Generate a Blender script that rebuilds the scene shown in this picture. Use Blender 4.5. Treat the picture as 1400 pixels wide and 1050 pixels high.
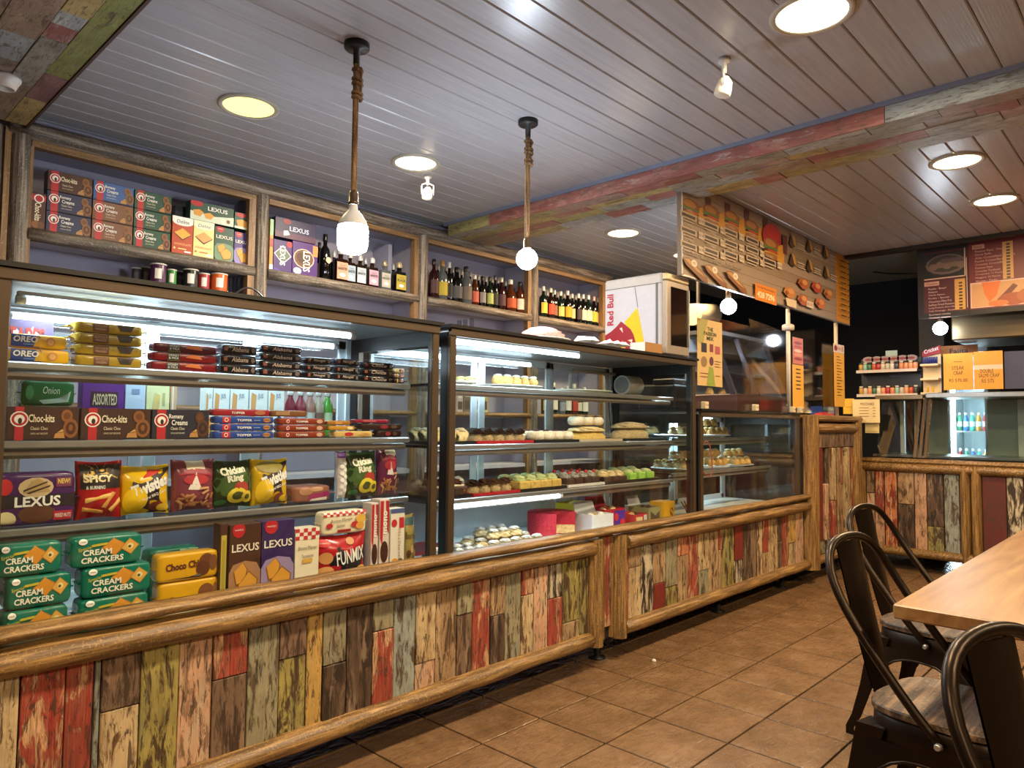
import bpy, bmesh, math, random
from zlib import crc32
from mathutils import Vector, Matrix
random.seed(7)
for o in list(bpy.data.objects): bpy.data.objects.remove(o)
SC = bpy.context.scene
COL = SC.collection
# ------------------------------------------------------------------ camera
H = 1.218
YAW, PIT, ROL, FPX = 0.759011556, 0.0539719025, 0.00977813943, 983.815
_f = Vector((math.cos(YAW)*math.cos(PIT), math.sin(YAW)*math.cos(PIT), math.sin(PIT)))
_r = _f.cross(Vector((0, 0, 1))).normalized()
_u = _r.cross(_f)
_r, _u = (math.cos(ROL)*_r + math.sin(ROL)*_u), (-math.sin(ROL)*_r + math.cos(ROL)*_u)
CAM = Vector((0, 0, H))
cd = bpy.data.cameras.new('camera')
cd.sensor_width = 36.0
cd.lens = FPX/1400*36
cd.clip_start = 0.05
co = bpy.data.objects.new('camera', cd)
COL.objects.link(co)
co.matrix_world = Matrix.Translation(CAM) @ Matrix(((_r.x, _u.x, -_f.x), (_r.y, _u.y, -_f.y), (_r.z, _u.z, -_f.z))).to_4x4()
SC.camera = co

def ray(x, y): return _r*((x-700)/FPX) - _u*((y-525)/FPX) + _f
def onX(x, y, X): d = ray(x, y); return CAM + d*(X/d.x)
def onY(x, y, Y): d = ray(x, y); return CAM + d*(Y/d.y)
def onZ(x, y, Z): d = ray(x, y); return CAM + d*((Z-H)/d.z)

# ------------------------------------------------------------------ world, exposure
w = bpy.data.worlds.new('world'); SC.world = w; w.use_nodes = True
w.node_tree.nodes['Background'].inputs[0].default_value = (0.75, 0.82, 1.0, 1)
w.node_tree.nodes['Background'].inputs[1].default_value = 0.0
SC.view_settings.view_transform = 'Standard'
SC.view_settings.look = 'None'
SC.view_settings.exposure = 0.85
SC.view_settings.gamma = 1.0
SC.view_settings.use_curve_mapping = False

WARM = (1.0, 0.76, 0.47)
CREAM = (1.0, 0.84, 0.62)
COOL = (0.66, 0.86, 1.0)
POWER = dict(downlight=24.0, tube=4.2)

def area_light(name, loc, size, energy, color, parent=None, shape='DISK', sy=None, rot=(0, 0, 0), spread=None):
    l = bpy.data.lights.new(name, 'AREA'); l.shape = shape; l.size = size
    if sy: l.size_y = sy
    l.energy = energy; l.color = color
    if spread: l.spread = spread
    o = bpy.data.objects.new(name, l); COL.objects.link(o); o.location = loc; o.rotation_euler = rot
    if parent: o.parent = parent
    return o
# ------------------------------------------------------------------ materials
def lin(h):
    h = h.lstrip('#')
    c = [int(h[i:i+2], 16)/255 for i in (0, 2, 4)]
    return tuple((x/12.92 if x <= 0.04045 else ((x+0.055)/1.055)**2.4) for x in c) + (1,)
MATS = {}
def newmat(name):
    m = bpy.data.materials.new(name); m.use_nodes = True
    nt = m.node_tree; b = nt.nodes['Principled BSDF']
    MATS[name] = m
    return m, nt, b
def N(nt, t, **kw):
    n = nt.nodes.new(t)
    for k, v in kw.items():
        if k.startswith('i_'): n.inputs[k[2:].replace('_', ' ')].default_value = v
        else: setattr(n, k, v)
    return n
def bump(nt, b, height, strength=0.3, dist=0.01):
    n = N(nt, 'ShaderNodeBump'); n.inputs['Strength'].default_value = strength; n.inputs['Distance'].default_value = dist
    nt.links.new(height, n.inputs['Height']); nt.links.new(n.outputs[0], b.inputs['Normal'])
def flat(hexc, rough=0.45, metal=0.0, spec=0.5, var=0.06):
    k = 'flat_%s_%g_%g' % (hexc, rough, metal)
    if k in MATS: return MATS[k]
    m, nt, b = newmat(k)
    c = lin(hexc)
    if var:
        tc = N(nt, 'ShaderNodeTexCoord'); no = N(nt, 'ShaderNodeTexNoise'); no.inputs['Scale'].default_value = 35
        nt.links.new(tc.outputs['Object'], no.inputs['Vector'])
        mx = N(nt, 'ShaderNodeMix', data_type='RGBA')
        mx.inputs[6].default_value = tuple(x*(1-var*1.5) for x in c[:3]) + (1,)
        mx.inputs[7].default_value = tuple(min(1, x*(1+var)) for x in c[:3]) + (1,)
        nt.links.new(no.outputs[0], mx.inputs[0]); nt.links.new(mx.outputs[2], b.inputs['Base Color'])
    else:
        b.inputs['Base Color'].default_value = c
    b.inputs['Roughness'].default_value = rough; b.inputs['Metallic'].default_value = metal
    b.inputs['Specular IOR Level'].default_value = spec
    return m
def emis(name, color, strength):
    if name in MATS: return MATS[name]
    m, nt, b = newmat(name)
    b.inputs['Base Color'].default_value = color + (1,)
    b.inputs['Emission Color'].default_value = color + (1,)
    b.inputs['Emission Strength'].default_value = strength
    return m
def coords(nt, scale, objrand=True):
    g = N(nt, 'ShaderNodeNewGeometry')
    oi = N(nt, 'ShaderNodeObjectInfo')
    mul = N(nt, 'ShaderNodeMath', operation='MULTIPLY'); mul.inputs[1].default_value = 37.0
    nt.links.new(oi.outputs['Random'], mul.inputs[0])
    ad = N(nt, 'ShaderNodeVectorMath', operation='ADD')
    nt.links.new(g.outputs['Position'], ad.inputs[0])
    if objrand: nt.links.new(mul.outputs[0], ad.inputs[1])
    mp = N(nt, 'ShaderNodeMapping'); mp.inputs['Scale'].default_value = scale
    nt.links.new(ad.outputs[0], mp.inputs[0])
    return mp.outputs[0]
def ramp(nt, fac, stops, interp='LINEAR'):
    r = N(nt, 'ShaderNodeValToRGB'); r.color_ramp.interpolation = interp
    e = r.color_ramp.elements
    e[0].position, e[0].color = stops[0]; e[1].position, e[1].color = stops[-1]
    for p, c in stops[1:-1]:
        x = e.new(p); x.color = c
    nt.links.new(fac, r.inputs[0])
    return r.outputs[0]
def noise(nt, vec, scale, detail=5, rough=0.6, dist=0.0):
    n = N(nt, 'ShaderNodeTexNoise'); n.inputs['Scale'].default_value = scale; n.inputs['Detail'].default_value = detail
    n.inputs['Roughness'].default_value = rough; n.inputs['Distortion'].default_value = dist
    nt.links.new(vec, n.inputs['Vector']); return n.outputs[0]
def mixc(nt, fac, a, b):
    mx = N(nt, 'ShaderNodeMix', data_type='RGBA')
    for i, v in ((0, fac), (6, a), (7, b)):
        if isinstance(v, (tuple, float, int)): mx.inputs[i].default_value = v
        else: nt.links.new(v, mx.inputs[i])
    return mx.outputs[2]
def painted(name, paint, under, second, axis, wear=0.5, rough=0.6, fine=1.0, chip='#3a2c22'):
    """flaking paint on weathered board, grain along axis"""
    if name in MATS: return MATS[name]
    m, nt, b = newmat(name)
    s = [26.0*fine]*3; s['xyz'.index(axis)] = 6.0*fine
    v = coords(nt, s)
    n1 = noise(nt, v, 1.0, 6, 0.65, 0.6)
    m1 = ramp(nt, n1, [(wear-0.04, (0, 0, 0, 1)), (wear+0.03, (1, 1, 1, 1))])
    s2 = [9.0*fine]*3; s2['xyz'.index(axis)] = 2.2*fine
    v2 = coords(nt, s2)
    n2 = noise(nt, v2, 1.0, 4, 0.6, 1.0)
    m2 = ramp(nt, n2, [(0.52, (0, 0, 0, 1)), (0.60, (1, 1, 1, 1))])
    s3 = [160.0]*3; s3['xyz'.index(axis)] = 9.0
    v3 = coords(nt, s3); n3 = noise(nt, v3, 1.0, 4, 0.7)
    under_c = mixc(nt, ramp(nt, n3, [(.32, (0, 0, 0, 1)), (.68, (1, 1, 1, 1))]), tuple(x*0.35 for x in lin(under)[:3])+(1,), tuple(min(1, x*1.5) for x in lin(under)[:3])+(1,))
    pc = mixc(nt, m2, lin(paint), lin(second))
    pc = mixc(nt, ramp(nt, n3, [(0.35, (0, 0, 0, 1)), (0.75, (0.35, 0.35, 0.35, 1))]), pc, lin(under))
    c = mixc(nt, m1, pc, under_c)
    s4 = [75.0*fine]*3; s4['xyz'.index(axis)] = 13.0*fine
    n4 = noise(nt, coords(nt, s4), 1.0, 6, 0.7, 0.8)
    c = mixc(nt, ramp(nt, n4, [(0.54, (0, 0, 0, 1)), (0.60, (0.85, 0.85, 0.85, 1))]), c, lin(chip))
    n5 = noise(nt, coords(nt, (5, 5, 5)), 1.0, 5, 0.7)
    c = mixc(nt, ramp(nt, n5, [(0.42, (0, 0, 0, 1)), (0.80, (0.6, 0.6, 0.6, 1))]), c, lin('#3a2c20'))
    nt.links.new(c, b.inputs['Base Color'])
    b.inputs['Roughness'].default_value = rough
    ad = N(nt, 'ShaderNodeMath', operation='SUBTRACT'); nt.links.new(n3, ad.inputs[0]); nt.links.new(m1, ad.inputs[1])
    bump(nt, b, ad.outputs[0], 0.5, 0.003)
    return m
def woodmat(name, a, bcol, axis, scale=1.0, rough=0.5, patch=0.5):
    if name in MATS: return MATS[name]
    m, nt, b = newmat(name)
    s = [70.0*scale]*3; s['xyz'.index(axis)] = 4.0*scale
    v = coords(nt, s); n1 = noise(nt, v, 1.0, 6, 0.7, 0.4)
    s2 = [8.0*scale]*3; s2['xyz'.index(axis)] = 1.5*scale
    v2 = coords(nt, s2); n2 = noise(nt, v2, 1.0, 3, 0.6)
    n6 = noise(nt, coords(nt, (130*scale, 130*scale, 130*scale)), 1.0, 3, 0.7)
    c = ramp(nt, n1, [(0.34, tuple(x*.55 for x in lin(a)[:3])+(1,)), (0.46, lin(a)), (0.66, lin(bcol))])
    c = mixc(nt, ramp(nt, n6, [(0.56, (0, 0, 0, 1)), (0.66, (0.45, 0.45, 0.45, 1))]), c, tuple(min(1, x*1.5) for x in lin(bcol)[:3])+(1,))
    c = mixc(nt, ramp(nt, n2, [(0.35, (0, 0, 0, 1)), (0.75, (patch, patch, patch, 1))]), c, tuple(x*0.45 for x in lin(a)[:3])+(1,))
    nt.links.new(c, b.inputs['Base Color']); b.inputs['Roughness'].default_value = rough
    bump(nt, b, n1, 0.35, 0.003)
    return m
def glassmat(name, tint=(1, 1, 1), refl=0.9, rough=0.02, ior=1.45):
    if name in MATS: return MATS[name]
    m = bpy.data.materials.new(name); m.use_nodes = True; MATS[name] = m
    nt = m.node_tree; nt.nodes.clear()
    out = N(nt, 'ShaderNodeOutputMaterial'); mx = N(nt, 'ShaderNodeMixShader')
    tr = N(nt, 'ShaderNodeBsdfTransparent'); gl = N(nt, 'ShaderNodeBsdfGlossy')
    tr.inputs[0].default_value = tint + (1,); gl.inputs[0].default_value = (refl, refl, refl, 1); gl.inputs['Roughness'].default_value = rough
    ge = N(nt, 'ShaderNodeNewGeometry'); dt = N(nt, 'ShaderNodeVectorMath', operation='DOT_PRODUCT')
    nt.links.new(ge.outputs['Normal'], dt.inputs[0]); nt.links.new(ge.outputs['Incoming'], dt.inputs[1])
    ab = N(nt, 'ShaderNodeMath', operation='ABSOLUTE'); nt.links.new(dt.outputs['Value'], ab.inputs[0])
    om = N(nt, 'ShaderNodeMath', operation='SUBTRACT'); om.inputs[0].default_value = 1.0; nt.links.new(ab.outputs[0], om.inputs[1])
    pw = N(nt, 'ShaderNodeMath', operation='POWER'); pw.inputs[1].default_value = 5.0; nt.links.new(om.outputs[0], pw.inputs[0])
    f0 = ((ior-1)/(ior+1))**2
    ma = N(nt, 'ShaderNodeMath', operation='MULTIPLY_ADD'); ma.inputs[1].default_value = 1-f0; ma.inputs[2].default_value = f0
    nt.links.new(pw.outputs[0], ma.inputs[0])
    nt.links.new(ma.outputs[0], mx.inputs[0]); nt.links.new(tr.outputs[0], mx.inputs[1]); nt.links.new(gl.outputs[0], mx.inputs[2])
    nt.links.new(mx.outputs[0], out.inputs[0])
    return m

# ------------------------------------------------------------------ mesh builder
class MB:
    def __init__(s): s.v = []; s.f = []; s.m = []; s.mats = []; s.sm = []
    def mi(s, mat):
        if mat not in s.mats: s.mats.append(mat)
        return s.mats.index(mat)
    def add(s, verts, faces, mat, smooth=False):
        o = len(s.v); i = s.mi(mat)
        s.v += [tuple(p) for p in verts]
        for f in faces:
            s.f.append([o+k for k in f]); s.m.append(i); s.sm.append(smooth)
    def box(s, x0, x1, y0, y1, z0, z1, mat):
        s.add([(x0, y0, z0), (x1, y0, z0), (x1, y1, z0), (x0, y1, z0), (x0, y0, z1), (x1, y0, z1), (x1, y1, z1), (x0, y1, z1)],
              [(0, 3, 2, 1), (4, 5, 6, 7), (0, 1, 5, 4), (1, 2, 6, 5), (2, 3, 7, 6), (3, 0, 4, 7)], mat)
    def cbox(s, x0, x1, y0, y1, z0, z1, c, mat, smooth=False):
        c = min(c, (x1-x0)*.49, (y1-y0)*.49, (z1-z0)*.49)
        bm = bmesh.new()
        for x, sx in ((x0, 1), (x1, -1)):
            for y, sy in ((y0, 1), (y1, -1)):
                for z, sz in ((z0, 1), (z1, -1)):
                    bm.verts.new((x+sx*c, y+sy*c, z)); bm.verts.new((x+sx*c, y, z+sz*c)); bm.verts.new((x, y+sy*c, z+sz*c))
        bmesh.ops.convex_hull(bm, input=bm.verts)
        bmesh.ops.dissolve_limit(bm, angle_limit=0.02, verts=bm.verts, edges=bm.edges)
        bm.verts.index_update()
        s.add([v.co[:] for v in bm.verts], [[v.index for v in f.verts] for f in bm.faces], mat, smooth)
        bm.free()
    def lathe(s, prof, n, mat, c=(0, 0, 0), sx=1.0, sy=1.0, smooth=True, cap=True, seg=None):
        """prof: (r,z[,mat]) list, bottom to top"""
        pts = [p[:2] for p in prof]
        vs = []
        for r, z in pts:
            for k in range(n):
                a = 2*math.pi*k/n
                vs.append((c[0]+r*math.cos(a)*sx, c[1]+r*math.sin(a)*sy, c[2]+z))
        for i in range(len(pts)-1):
            mm = prof[i][2] if len(prof[i]) > 2 else mat
            fs = [(i*n+k, i*n+(k+1) % n, (i+1)*n+(k+1) % n, (i+1)*n+k) for k in range(n)]
            used = vs[i*n:(i+2)*n]
            s.add(used, [(k, (k+1) % n, n+(k+1) % n, n+k) for k in range(n)], mm, smooth)
        if cap:
            s.add(vs[:n], [list(range(n))[::-1]], prof[0][2] if len(prof[0]) > 2 else mat)
            s.add(vs[-n:], [list(range(n))], prof[-2][2] if len(prof[-2]) > 2 else mat)
    def tube(s, pts, r, n, mat, close=True, rfun=None, flatten=None):
        pts = [Vector(p) for p in pts]
        rings = []
        t0 = (pts[1]-pts[0]).normalized()
        up = Vector((0, 0, 1)) if abs(t0.z) < 0.9 else Vector((0, 1, 0))
        a = t0.cross(up).normalized()
        for i, p in enumerate(pts):
            t = (pts[min(i+1, len(pts)-1)]-pts[max(i-1, 0)]).normalized()
            a = (a-t*a.dot(t)).normalized(); b = t.cross(a)
            rr = rfun(i/(len(pts)-1)) if rfun else r
            rings.append([p+(a*math.cos(2*math.pi*k/n)+b*math.sin(2*math.pi*k/n))*rr for k in range(n)])
        vs = [q for g in rings for q in g]
        fs = [(i*n+k, i*n+(k+1) % n, (i+1)*n+(k+1) % n, (i+1)*n+k) for i in range(len(pts)-1) for k in range(n)]
        s.add(vs, fs, mat, True)
        if close:
            s.add(rings[0], [list(range(n))[::-1]], mat); s.add(rings[-1], [list(range(n))], mat)
    def cyl(s, p0, p1, r, n, mat, r2=None):
        p0 = Vector(p0); p1 = Vector(p1)
        s.tube([p0, p1], r, n, mat, rfun=(lambda t: r+(r2-r)*t) if r2 is not None else None)
    def prism(s, poly, y0, y1, mat, axis='y'):
        n = len(poly)
        if axis == 'y': vs = [(x, y0, z) for x, z in poly]+[(x, y1, z) for x, z in poly]
        elif axis == 'x': vs = [(y0, a, b) for a, b in poly]+[(y1, a, b) for a, b in poly]
        else: vs = [(a, b, y0) for a, b in poly]+[(a, b, y1) for a, b in poly]
        s.add(vs, [list(range(n)), list(range(2*n-1, n-1, -1))]+[(k, n+k, n+(k+1) % n, (k+1) % n) for k in range(n)], mat)
    def mesh(s, name):
        me = bpy.data.meshes.new(name)
        me.from_pydata(s.v, [], s.f)
        for m in s.mats: me.materials.append(m)
        me.polygons.foreach_set('material_index', s.m)
        me.polygons.foreach_set('use_smooth', s.sm)
        bm = bmesh.new(); bm.from_mesh(me)
        bmesh.ops.remove_doubles(bm, verts=bm.verts, dist=1e-6)
        bmesh.ops.recalc_face_normals(bm, faces=bm.faces)
        bm.to_mesh(me); bm.free()
        return me
def obj(name, mb, parent=None, loc=(0, 0, 0), rot=(0, 0, 0), label=None, cat=None, group=None, kind=None):
    me = mb.mesh(name) if isinstance(mb, MB) else mb
    o = bpy.data.objects.new(name, me); COL.objects.link(o)
    o.location = loc; o.rotation_euler = rot
    if parent: o.parent = parent
    tag(o, label, cat, group, kind)
    return o
def tag(o, label=None, cat=None, group=None, kind=None):
    if label: o['label'] = label
    if cat: o['category'] = cat
    if group: o['group'] = group
    if kind: o['kind'] = kind
    return o
def empty(name, loc, label=None, cat=None, group=None, kind=None, rotz=0):
    o = bpy.data.objects.new(name, None); COL.objects.link(o); o.location = loc; o.rotation_euler = (0, 0, rotz)
    o.empty_display_size = 0.05
    return tag(o, label, cat, group, kind)
def copy_tree(o, parent=None, loc=None, rotz=None):
    c = o.copy(); COL.objects.link(c)
    c.parent = parent
    if loc is not None: c.location = loc
    if rotz is not None: c.rotation_euler = (c.rotation_euler[0], c.rotation_euler[1], rotz)
    for ch in list(o.children): copy_tree(ch, c)
    return c
def one_box(name, x0, x1, y0, y1, z0, z1, mat, parent=None, c=0.0, **kw):
    mb = MB()
    if c: mb.cbox(x0, x1, y0, y1, z0, z1, c, mat)
    else: mb.box(x0, x1, y0, y1, z0, z1, mat)
    return obj(name, mb, parent, **kw)

# ---- lettering
_TX = {}
def text_geo(s, bold=0.0, shear=0.0):
    k = (s, bold, shear)
    if k in _TX: return _TX[k]
    cu = bpy.data.curves.new('lettering', 'FONT'); cu.body = s; cu.resolution_u = 2; cu.offset = bold; cu.shear = shear
    cu.space_line = 0.8
    o = bpy.data.objects.new('tmp_text', cu)
    me = o.to_mesh()
    vs = [v.co[:2] for v in me.vertices]; fs = [list(p.vertices) for p in me.polygons]
    o.to_mesh_clear(); bpy.data.objects.remove(o); bpy.data.curves.remove(cu)
    if not vs: vs = [(0, 0)]
    x0 = min(v[0] for v in vs); x1 = max(v[0] for v in vs); y0 = min(v[1] for v in vs); y1 = max(v[1] for v in vs)
    w_ = max(1e-6, x1-x0); h_ = max(1e-6, y1-y0)
    vs = [((a-x0)/w_-.5, (b-y0)/h_-.5) for a, b in vs]
    _TX[k] = (vs, fs, w_/h_)
    return _TX[k]
def ell(cx, cy, rx, ry=None, n=14, a0=0, a1=2*math.pi):
    ry = rx if ry is None else ry
    return [(cx+rx*math.cos(a0+(a1-a0)*k/n), cy+ry*math.sin(a0+(a1-a0)*k/n)) for k in range(n)]
def decor(parent, items, surf, flatsurf=True, eps=0.0007, aspect=1.0, clip=True):
    """items in (u,v) units passed to surf(u,v,off) -> Vector. aspect = width/height of the face, for round discs and rotated text"""
    pm = MB(); tm = MB(); lay = 0
    for it in items:
        lay += 1; off = eps*(1+0.35*lay)
        k = it[0]
        if k == 'rect':
            _, u0, v0, u1, v1, c = it; n = 1 if flatsurf else 8
            vs = [surf(u0+(u1-u0)*i/n, v0+(v1-v0)*j/n, off) for j in range(n+1) for i in range(n+1)]
            fs = [(j*(n+1)+i, j*(n+1)+i+1, (j+1)*(n+1)+i+1, (j+1)*(n+1)+i) for j in range(n) for i in range(n)]
            pm.add(vs, fs, flat(c), not flatsurf)
        elif k in ('disc', 'ell', 'poly'):
            if k == 'disc': _, u, v, r, c = it; pts = ell(u, v, r/aspect, r)
            elif k == 'ell': _, u, v, ru, rv, c = it; pts = ell(u, v, ru, rv)
            else: _, pts, c = it
            if clip: pts = [(min(1, max(0, a)), min(1, max(0, b))) for a, b in pts]
            if flatsurf:
                pm.add([surf(a, b, off) for a, b in pts], [list(range(len(pts)))], flat(c))
            else:
                cu_ = sum(p[0] for p in pts)/len(pts); cv_ = sum(p[1] for p in pts)/len(pts); n = len(pts)
                vs = [surf(cu_, cv_, off)]
                for q in (.4, .7, 1.0): vs += [surf(cu_+(a-cu_)*q, cv_+(b-cv_)*q, off) for a, b in pts]
                fs = [(0, 1+i, 1+(i+1) % n) for i in range(n)]
                for g in (0, 1): fs += [(1+g*n+i, 1+(g+1)*n+i, 1+(g+1)*n+(i+1) % n, 1+g*n+(i+1) % n) for i in range(n)]
                pm.add(vs, fs, flat(c), True)
        elif k == 'text':
            _, s, u, v, wd, ht, c = it[:7]
            bold = it[7] if len(it) > 7 else 0.012; rot = it[8] if len(it) > 8 else 0; sh = it[9] if len(it) > 9 else 0
            vs, fs, asp = text_geo(s, bold, sh)
            ca, sa = math.cos(rot), math.sin(rot)
            out = []
            for a, b in vs:
                if abs(rot) > 1.2: a *= wd; b *= ht*aspect      # sideways text: width is a share of the face height
                else: a *= wd*aspect; b *= ht        # true-proportion units (height of the face = 1)
                a, b = a*ca-b*sa, a*sa+b*ca
                out.append(surf(u+a/aspect, v+b, off+eps))
            tm.add(out, fs, flat(c))
    if pm.f: obj('front_print', pm, parent)
    if tm.f: obj('lettering', tm, parent)

# ================================================================== SETTING
ZC = 2.72
YP = 2.20      # front plane of the counter boards
XF = 6.80      # front plane of the far counter
TS = 0.3332
m_dark = flat('#0b0b0c', 0.7); m_black = flat('#141414', 0.5)

def tilemat():
    m, nt, b = newmat('floor_tile')
    v = coords(nt, (6, 6, 6)); n = noise(nt, v, 1.0, 6, 0.65)
    v2 = coords(nt, (45, 45, 45)); n2 = noise(nt, v2, 1.0, 4, 0.7)
    c = ramp(nt, n, [(0.25, lin('#60492f')), (0.55, lin('#7e6145')), (0.8, lin('#94785a'))])
    c = mixc(nt, ramp(nt, n2, [(0.4, (0, 0, 0, 1)), (0.8, (0.4, 0.4, 0.4, 1))]), c, lin('#3a281c'))
    nt.links.new(c, b.inputs['Base Color'])
    r = ramp(nt, n2, [(0.3, (0.16, 0.16, 0.16, 1)), (0.8, (0.36, 0.36, 0.36, 1))]); nt.links.new(r, b.inputs['Roughness'])
    v3 = coords(nt, (9, 26, 9)); n3 = noise(nt, v3, 1.0, 4, 0.55, 1.2)
    bump(nt, b, n3, 0.5, 0.014)
    return m
M_TILE = tilemat()
M_GROUT = flat('#0b0806', 0.95)
mb = MB(); mb.box(-3.2, 10.5, -4.2, 5.3, -0.12, -0.008, M_GROUT)
floor = obj('floor', mb, kind='structure')
mb = MB(); g = 0.0042
mb.cbox(g, TS-g, g, TS-g, -0.02, 0.0, 0.0016, M_TILE); tile_me = mb.mesh('tile')
OX, OY = 1.96707, 2.00337
for i in range(-6, 15):
    for j in range(-11, 2):
        t = bpy.data.objects.new('tile', tile_me); COL.objects.link(t); t.parent = floor
        t.location = (OX+i*TS, OY+(j)*TS, random.uniform(-0.0006, 0.0))
for k, (x0, x1, y0, y1) in enumerate([(-3.2, OX-6*TS, -4.2, 5.3), (OX+15*TS, 10.5, -4.2, 5.3), (OX-6*TS, OX+15*TS, -4.2, OY-11*TS), (OX-6*TS, OX+15*TS, OY+2*TS, 5.3)]):
    one_box('floor_field', x0, x1, y0, y1, -0.02, -0.001, M_TILE, floor)

# ---- ceiling
def ceilmat(name, a, b_, rough):
    m, nt, b = newmat(name)
    v = coords(nt, (3, 60, 60)); n = noise(nt, v, 1.0, 3, 0.6)
    c = ramp(nt, n, [(0.3, lin(a)), (0.7, lin(b_))]); nt.links.new(c, b.inputs['Base Color'])
    b.inputs['Roughness'].default_value = rough
    g_ = N(nt, 'ShaderNodeNewGeometry'); wv = N(nt, 'ShaderNodeTexWave', wave_type='BANDS', bands_direction='Y')
    wv.inputs['Scale'].default_value = 26.0
    nt.links.new(g_.outputs['Position'], wv.inputs['Vector'])
    bump(nt, b, wv.outputs[1], 0.12, 0.002)
    return m
M_CEIL = ceilmat('ceiling_panel_white', '#9fa0a4', '#aaabae', 0.27)
M_GAP = flat('#5a5450', 0.7)
mb = MB(); mb.box(-3.2, 6.62, -4.2, 5.0, ZC+0.012, ZC+0.12, M_GAP)
ceiling = obj('ceiling', mb, kind='structure')
PW = 0.125
def ceil_run(x0, x1, mat, ylo=-1.8, yhi=4.95):
    mb = MB(); L = x1-x0
    prof = [(0.0015, 0.012), (0.0015, 0.005), (0.006, 0.0), (PW-0.006, 0.0), (PW-0.0015, 0.005), (PW-0.0015, 0.012)]
    mb.prism([(y, z) for y, z in prof], 0, L, mat, axis='x')
    me = mb.mesh('ceiling_plank')
    k = math.floor((ylo-1.29)/PW)
    while 1.29+k*PW < yhi:
        o = bpy.data.objects.new('ceiling_plank', me); COL.objects.link(o); o.parent = ceiling
        o.location = (x0, 1.29+k*PW, ZC); k += 1
ceil_run(0.84, 3.56, M_CEIL)
ceil_run(3.98, 6.60, M_CEIL)
one_box('ceiling_field', -3.2, 0.5, -4.2, 5.0, ZC+0.002, ZC+0.012, M_CEIL, ceiling)
one_box('ceiling_field', 0.84, 6.6, -4.2, -1.84, ZC+0.002, ZC+0.012, M_CEIL, ceiling)
mb = MB(); mb.box(6.62, 10.5, -4.2, 5.0, 3.02, 3.12, flat('#a9ab9c', 0.6))
obj('ceiling_kitchen', mb, kind='structure')
one_box('trim_3', 6.56, 6.64, -4.2, 2.2, ZC-0.03, 3.05, flat('#2b2724', 0.6), kind='structure')

# ---- walls
def wallmat(name, hexc, rough=0.7):
    m, nt, b = newmat(name); v = coords(nt, (4, 4, 4), False); n = noise(nt, v, 1.0, 4, 0.6)
    c = lin(hexc); nt.links.new(mixc(nt, n, tuple(x*.85 for x in c[:3])+(1,), c), b.inputs['Base Color']); b.inputs['Roughness'].default_value = rough
    return m
M_LILAC = wallmat('wall_lilac', '#a9a4b4'); M_CREAMW = wallmat('wall_cream', '#8a745c'); M_NAVY = wallmat('wall_navy', '#161a24')
YW = 4.46
one_box('wall_back', -3.2, 5.75, YW, YW+.1, 0, ZC+.1, M_LILAC, kind='structure')
one_box('wall_kitchen', 5.75, 10.5, YW+.4, YW+.5, 0, 3.1, M_NAVY, kind='structure')
one_box('wall_right', 9.6, 9.7, -4.2, 4.9, 0, 3.1, M_NAVY, kind='structure')
one_box('wall_left', -3.2, -3.1, -4.2, 4.5, 0, ZC+.1, M_CREAMW, kind='structure')
one_box('wall_front', -3.2, 9.6, -4.2, -4.1, 0, 3.1, M_CREAMW, kind='structure')

# ---- beams clad with painted boards
def beam_paint(code, axis='y'):
    t = {'R': ('#96504a', '#b89a8e', '#ae766c'), 'O': ('#a39c62', '#7d7054', '#b3a872'), 'Y': ('#bca868', '#8c7a58', '#c8b67c'),
         'L': ('#a3adaf', '#85827a', '#bcc4c2'), 'T': ('#a08b74', '#73634f', '#b39d82'), 'B': ('#8a7a6a', '#665748', '#9c8a7a'),
         'G': ('#a0a294', '#7c7666', '#b0b2a4'), 'P': ('#a98c82', '#7c6a62', '#bca094'), 'D': ('#7d585c', '#63524c', '#936f6c'), 'V': ('#8a964e', '#6e6644', '#9ea664')}[code]
    return painted('beam_paint_%s_%s' % (code, axis), t[0], t[1], t[2], axis, wear=0.60, rough=0.38, fine=1.3, chip='#6a5a4a')
def beam(name, x0, x1, z0, rows, label_rows, yend):
    core = one_box(name, x0+.008, x1-.008, -4.1, yend, z0+.008, ZC+.02, flat('#4a3d33', .8), kind='structure')
    return core
def lay_row(parent, y_hi, x0, x1, z, seq, rng, lens=(0.25, 0.85), ylo=-1.6, z_bot=None):
    y = y_hi; i = 0
    while y > ylo:
        L = rng.uniform(*lens) if not seq or i >= len(seq) or len(seq[i]) < 2 else seq[i][1]
        c = seq[i][0] if seq and i < len(seq) else rng.choice('ROYLTBGPOTGB')
        pr = rng.uniform(0.0, 0.006)
        mb = MB(); mb.cbox(x0+.001, x1-.001, y-L+.001, y-.001, z-pr, z+.012, .0015, beam_paint(c)); obj('beam_board', mb, parent)
        y -= L; i += 1
rng = random.Random(11)
BZ = 2.625
trim1 = beam('trim_1', 3.55, 4.00, BZ, None, None, 4.05)
lay_row(trim1, 4.04, 3.555, 3.66, BZ, [('G', .5), ('O', .5), ('P', .55), ('R', .5), ('G', .5), ('L', .4), ('G', .3), ('T', .35), ('B', .5), ('O', .35), ('R', .2), ('O', .5)], rng)
lay_row(trim1, 4.04, 3.66, 3.75, BZ, [('O', .42), ('Y', .5), ('R', .3), ('Y', .6), ('G', .3), ('P', .4), ('Y', .2), ('G', .45), ('T', .2), ('R', .16), ('B', .5), ('Y', .6)], rng)
lay_row(trim1, 4.04, 3.75, 3.86, BZ, [('B', .3), ('R', .55), ('O', .4), ('G', .35), ('R', .2), ('L', .5), ('T', .3), ('R', .55), ('G', .3), ('P', .45), ('R', .25), ('B', .5)], rng)
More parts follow.
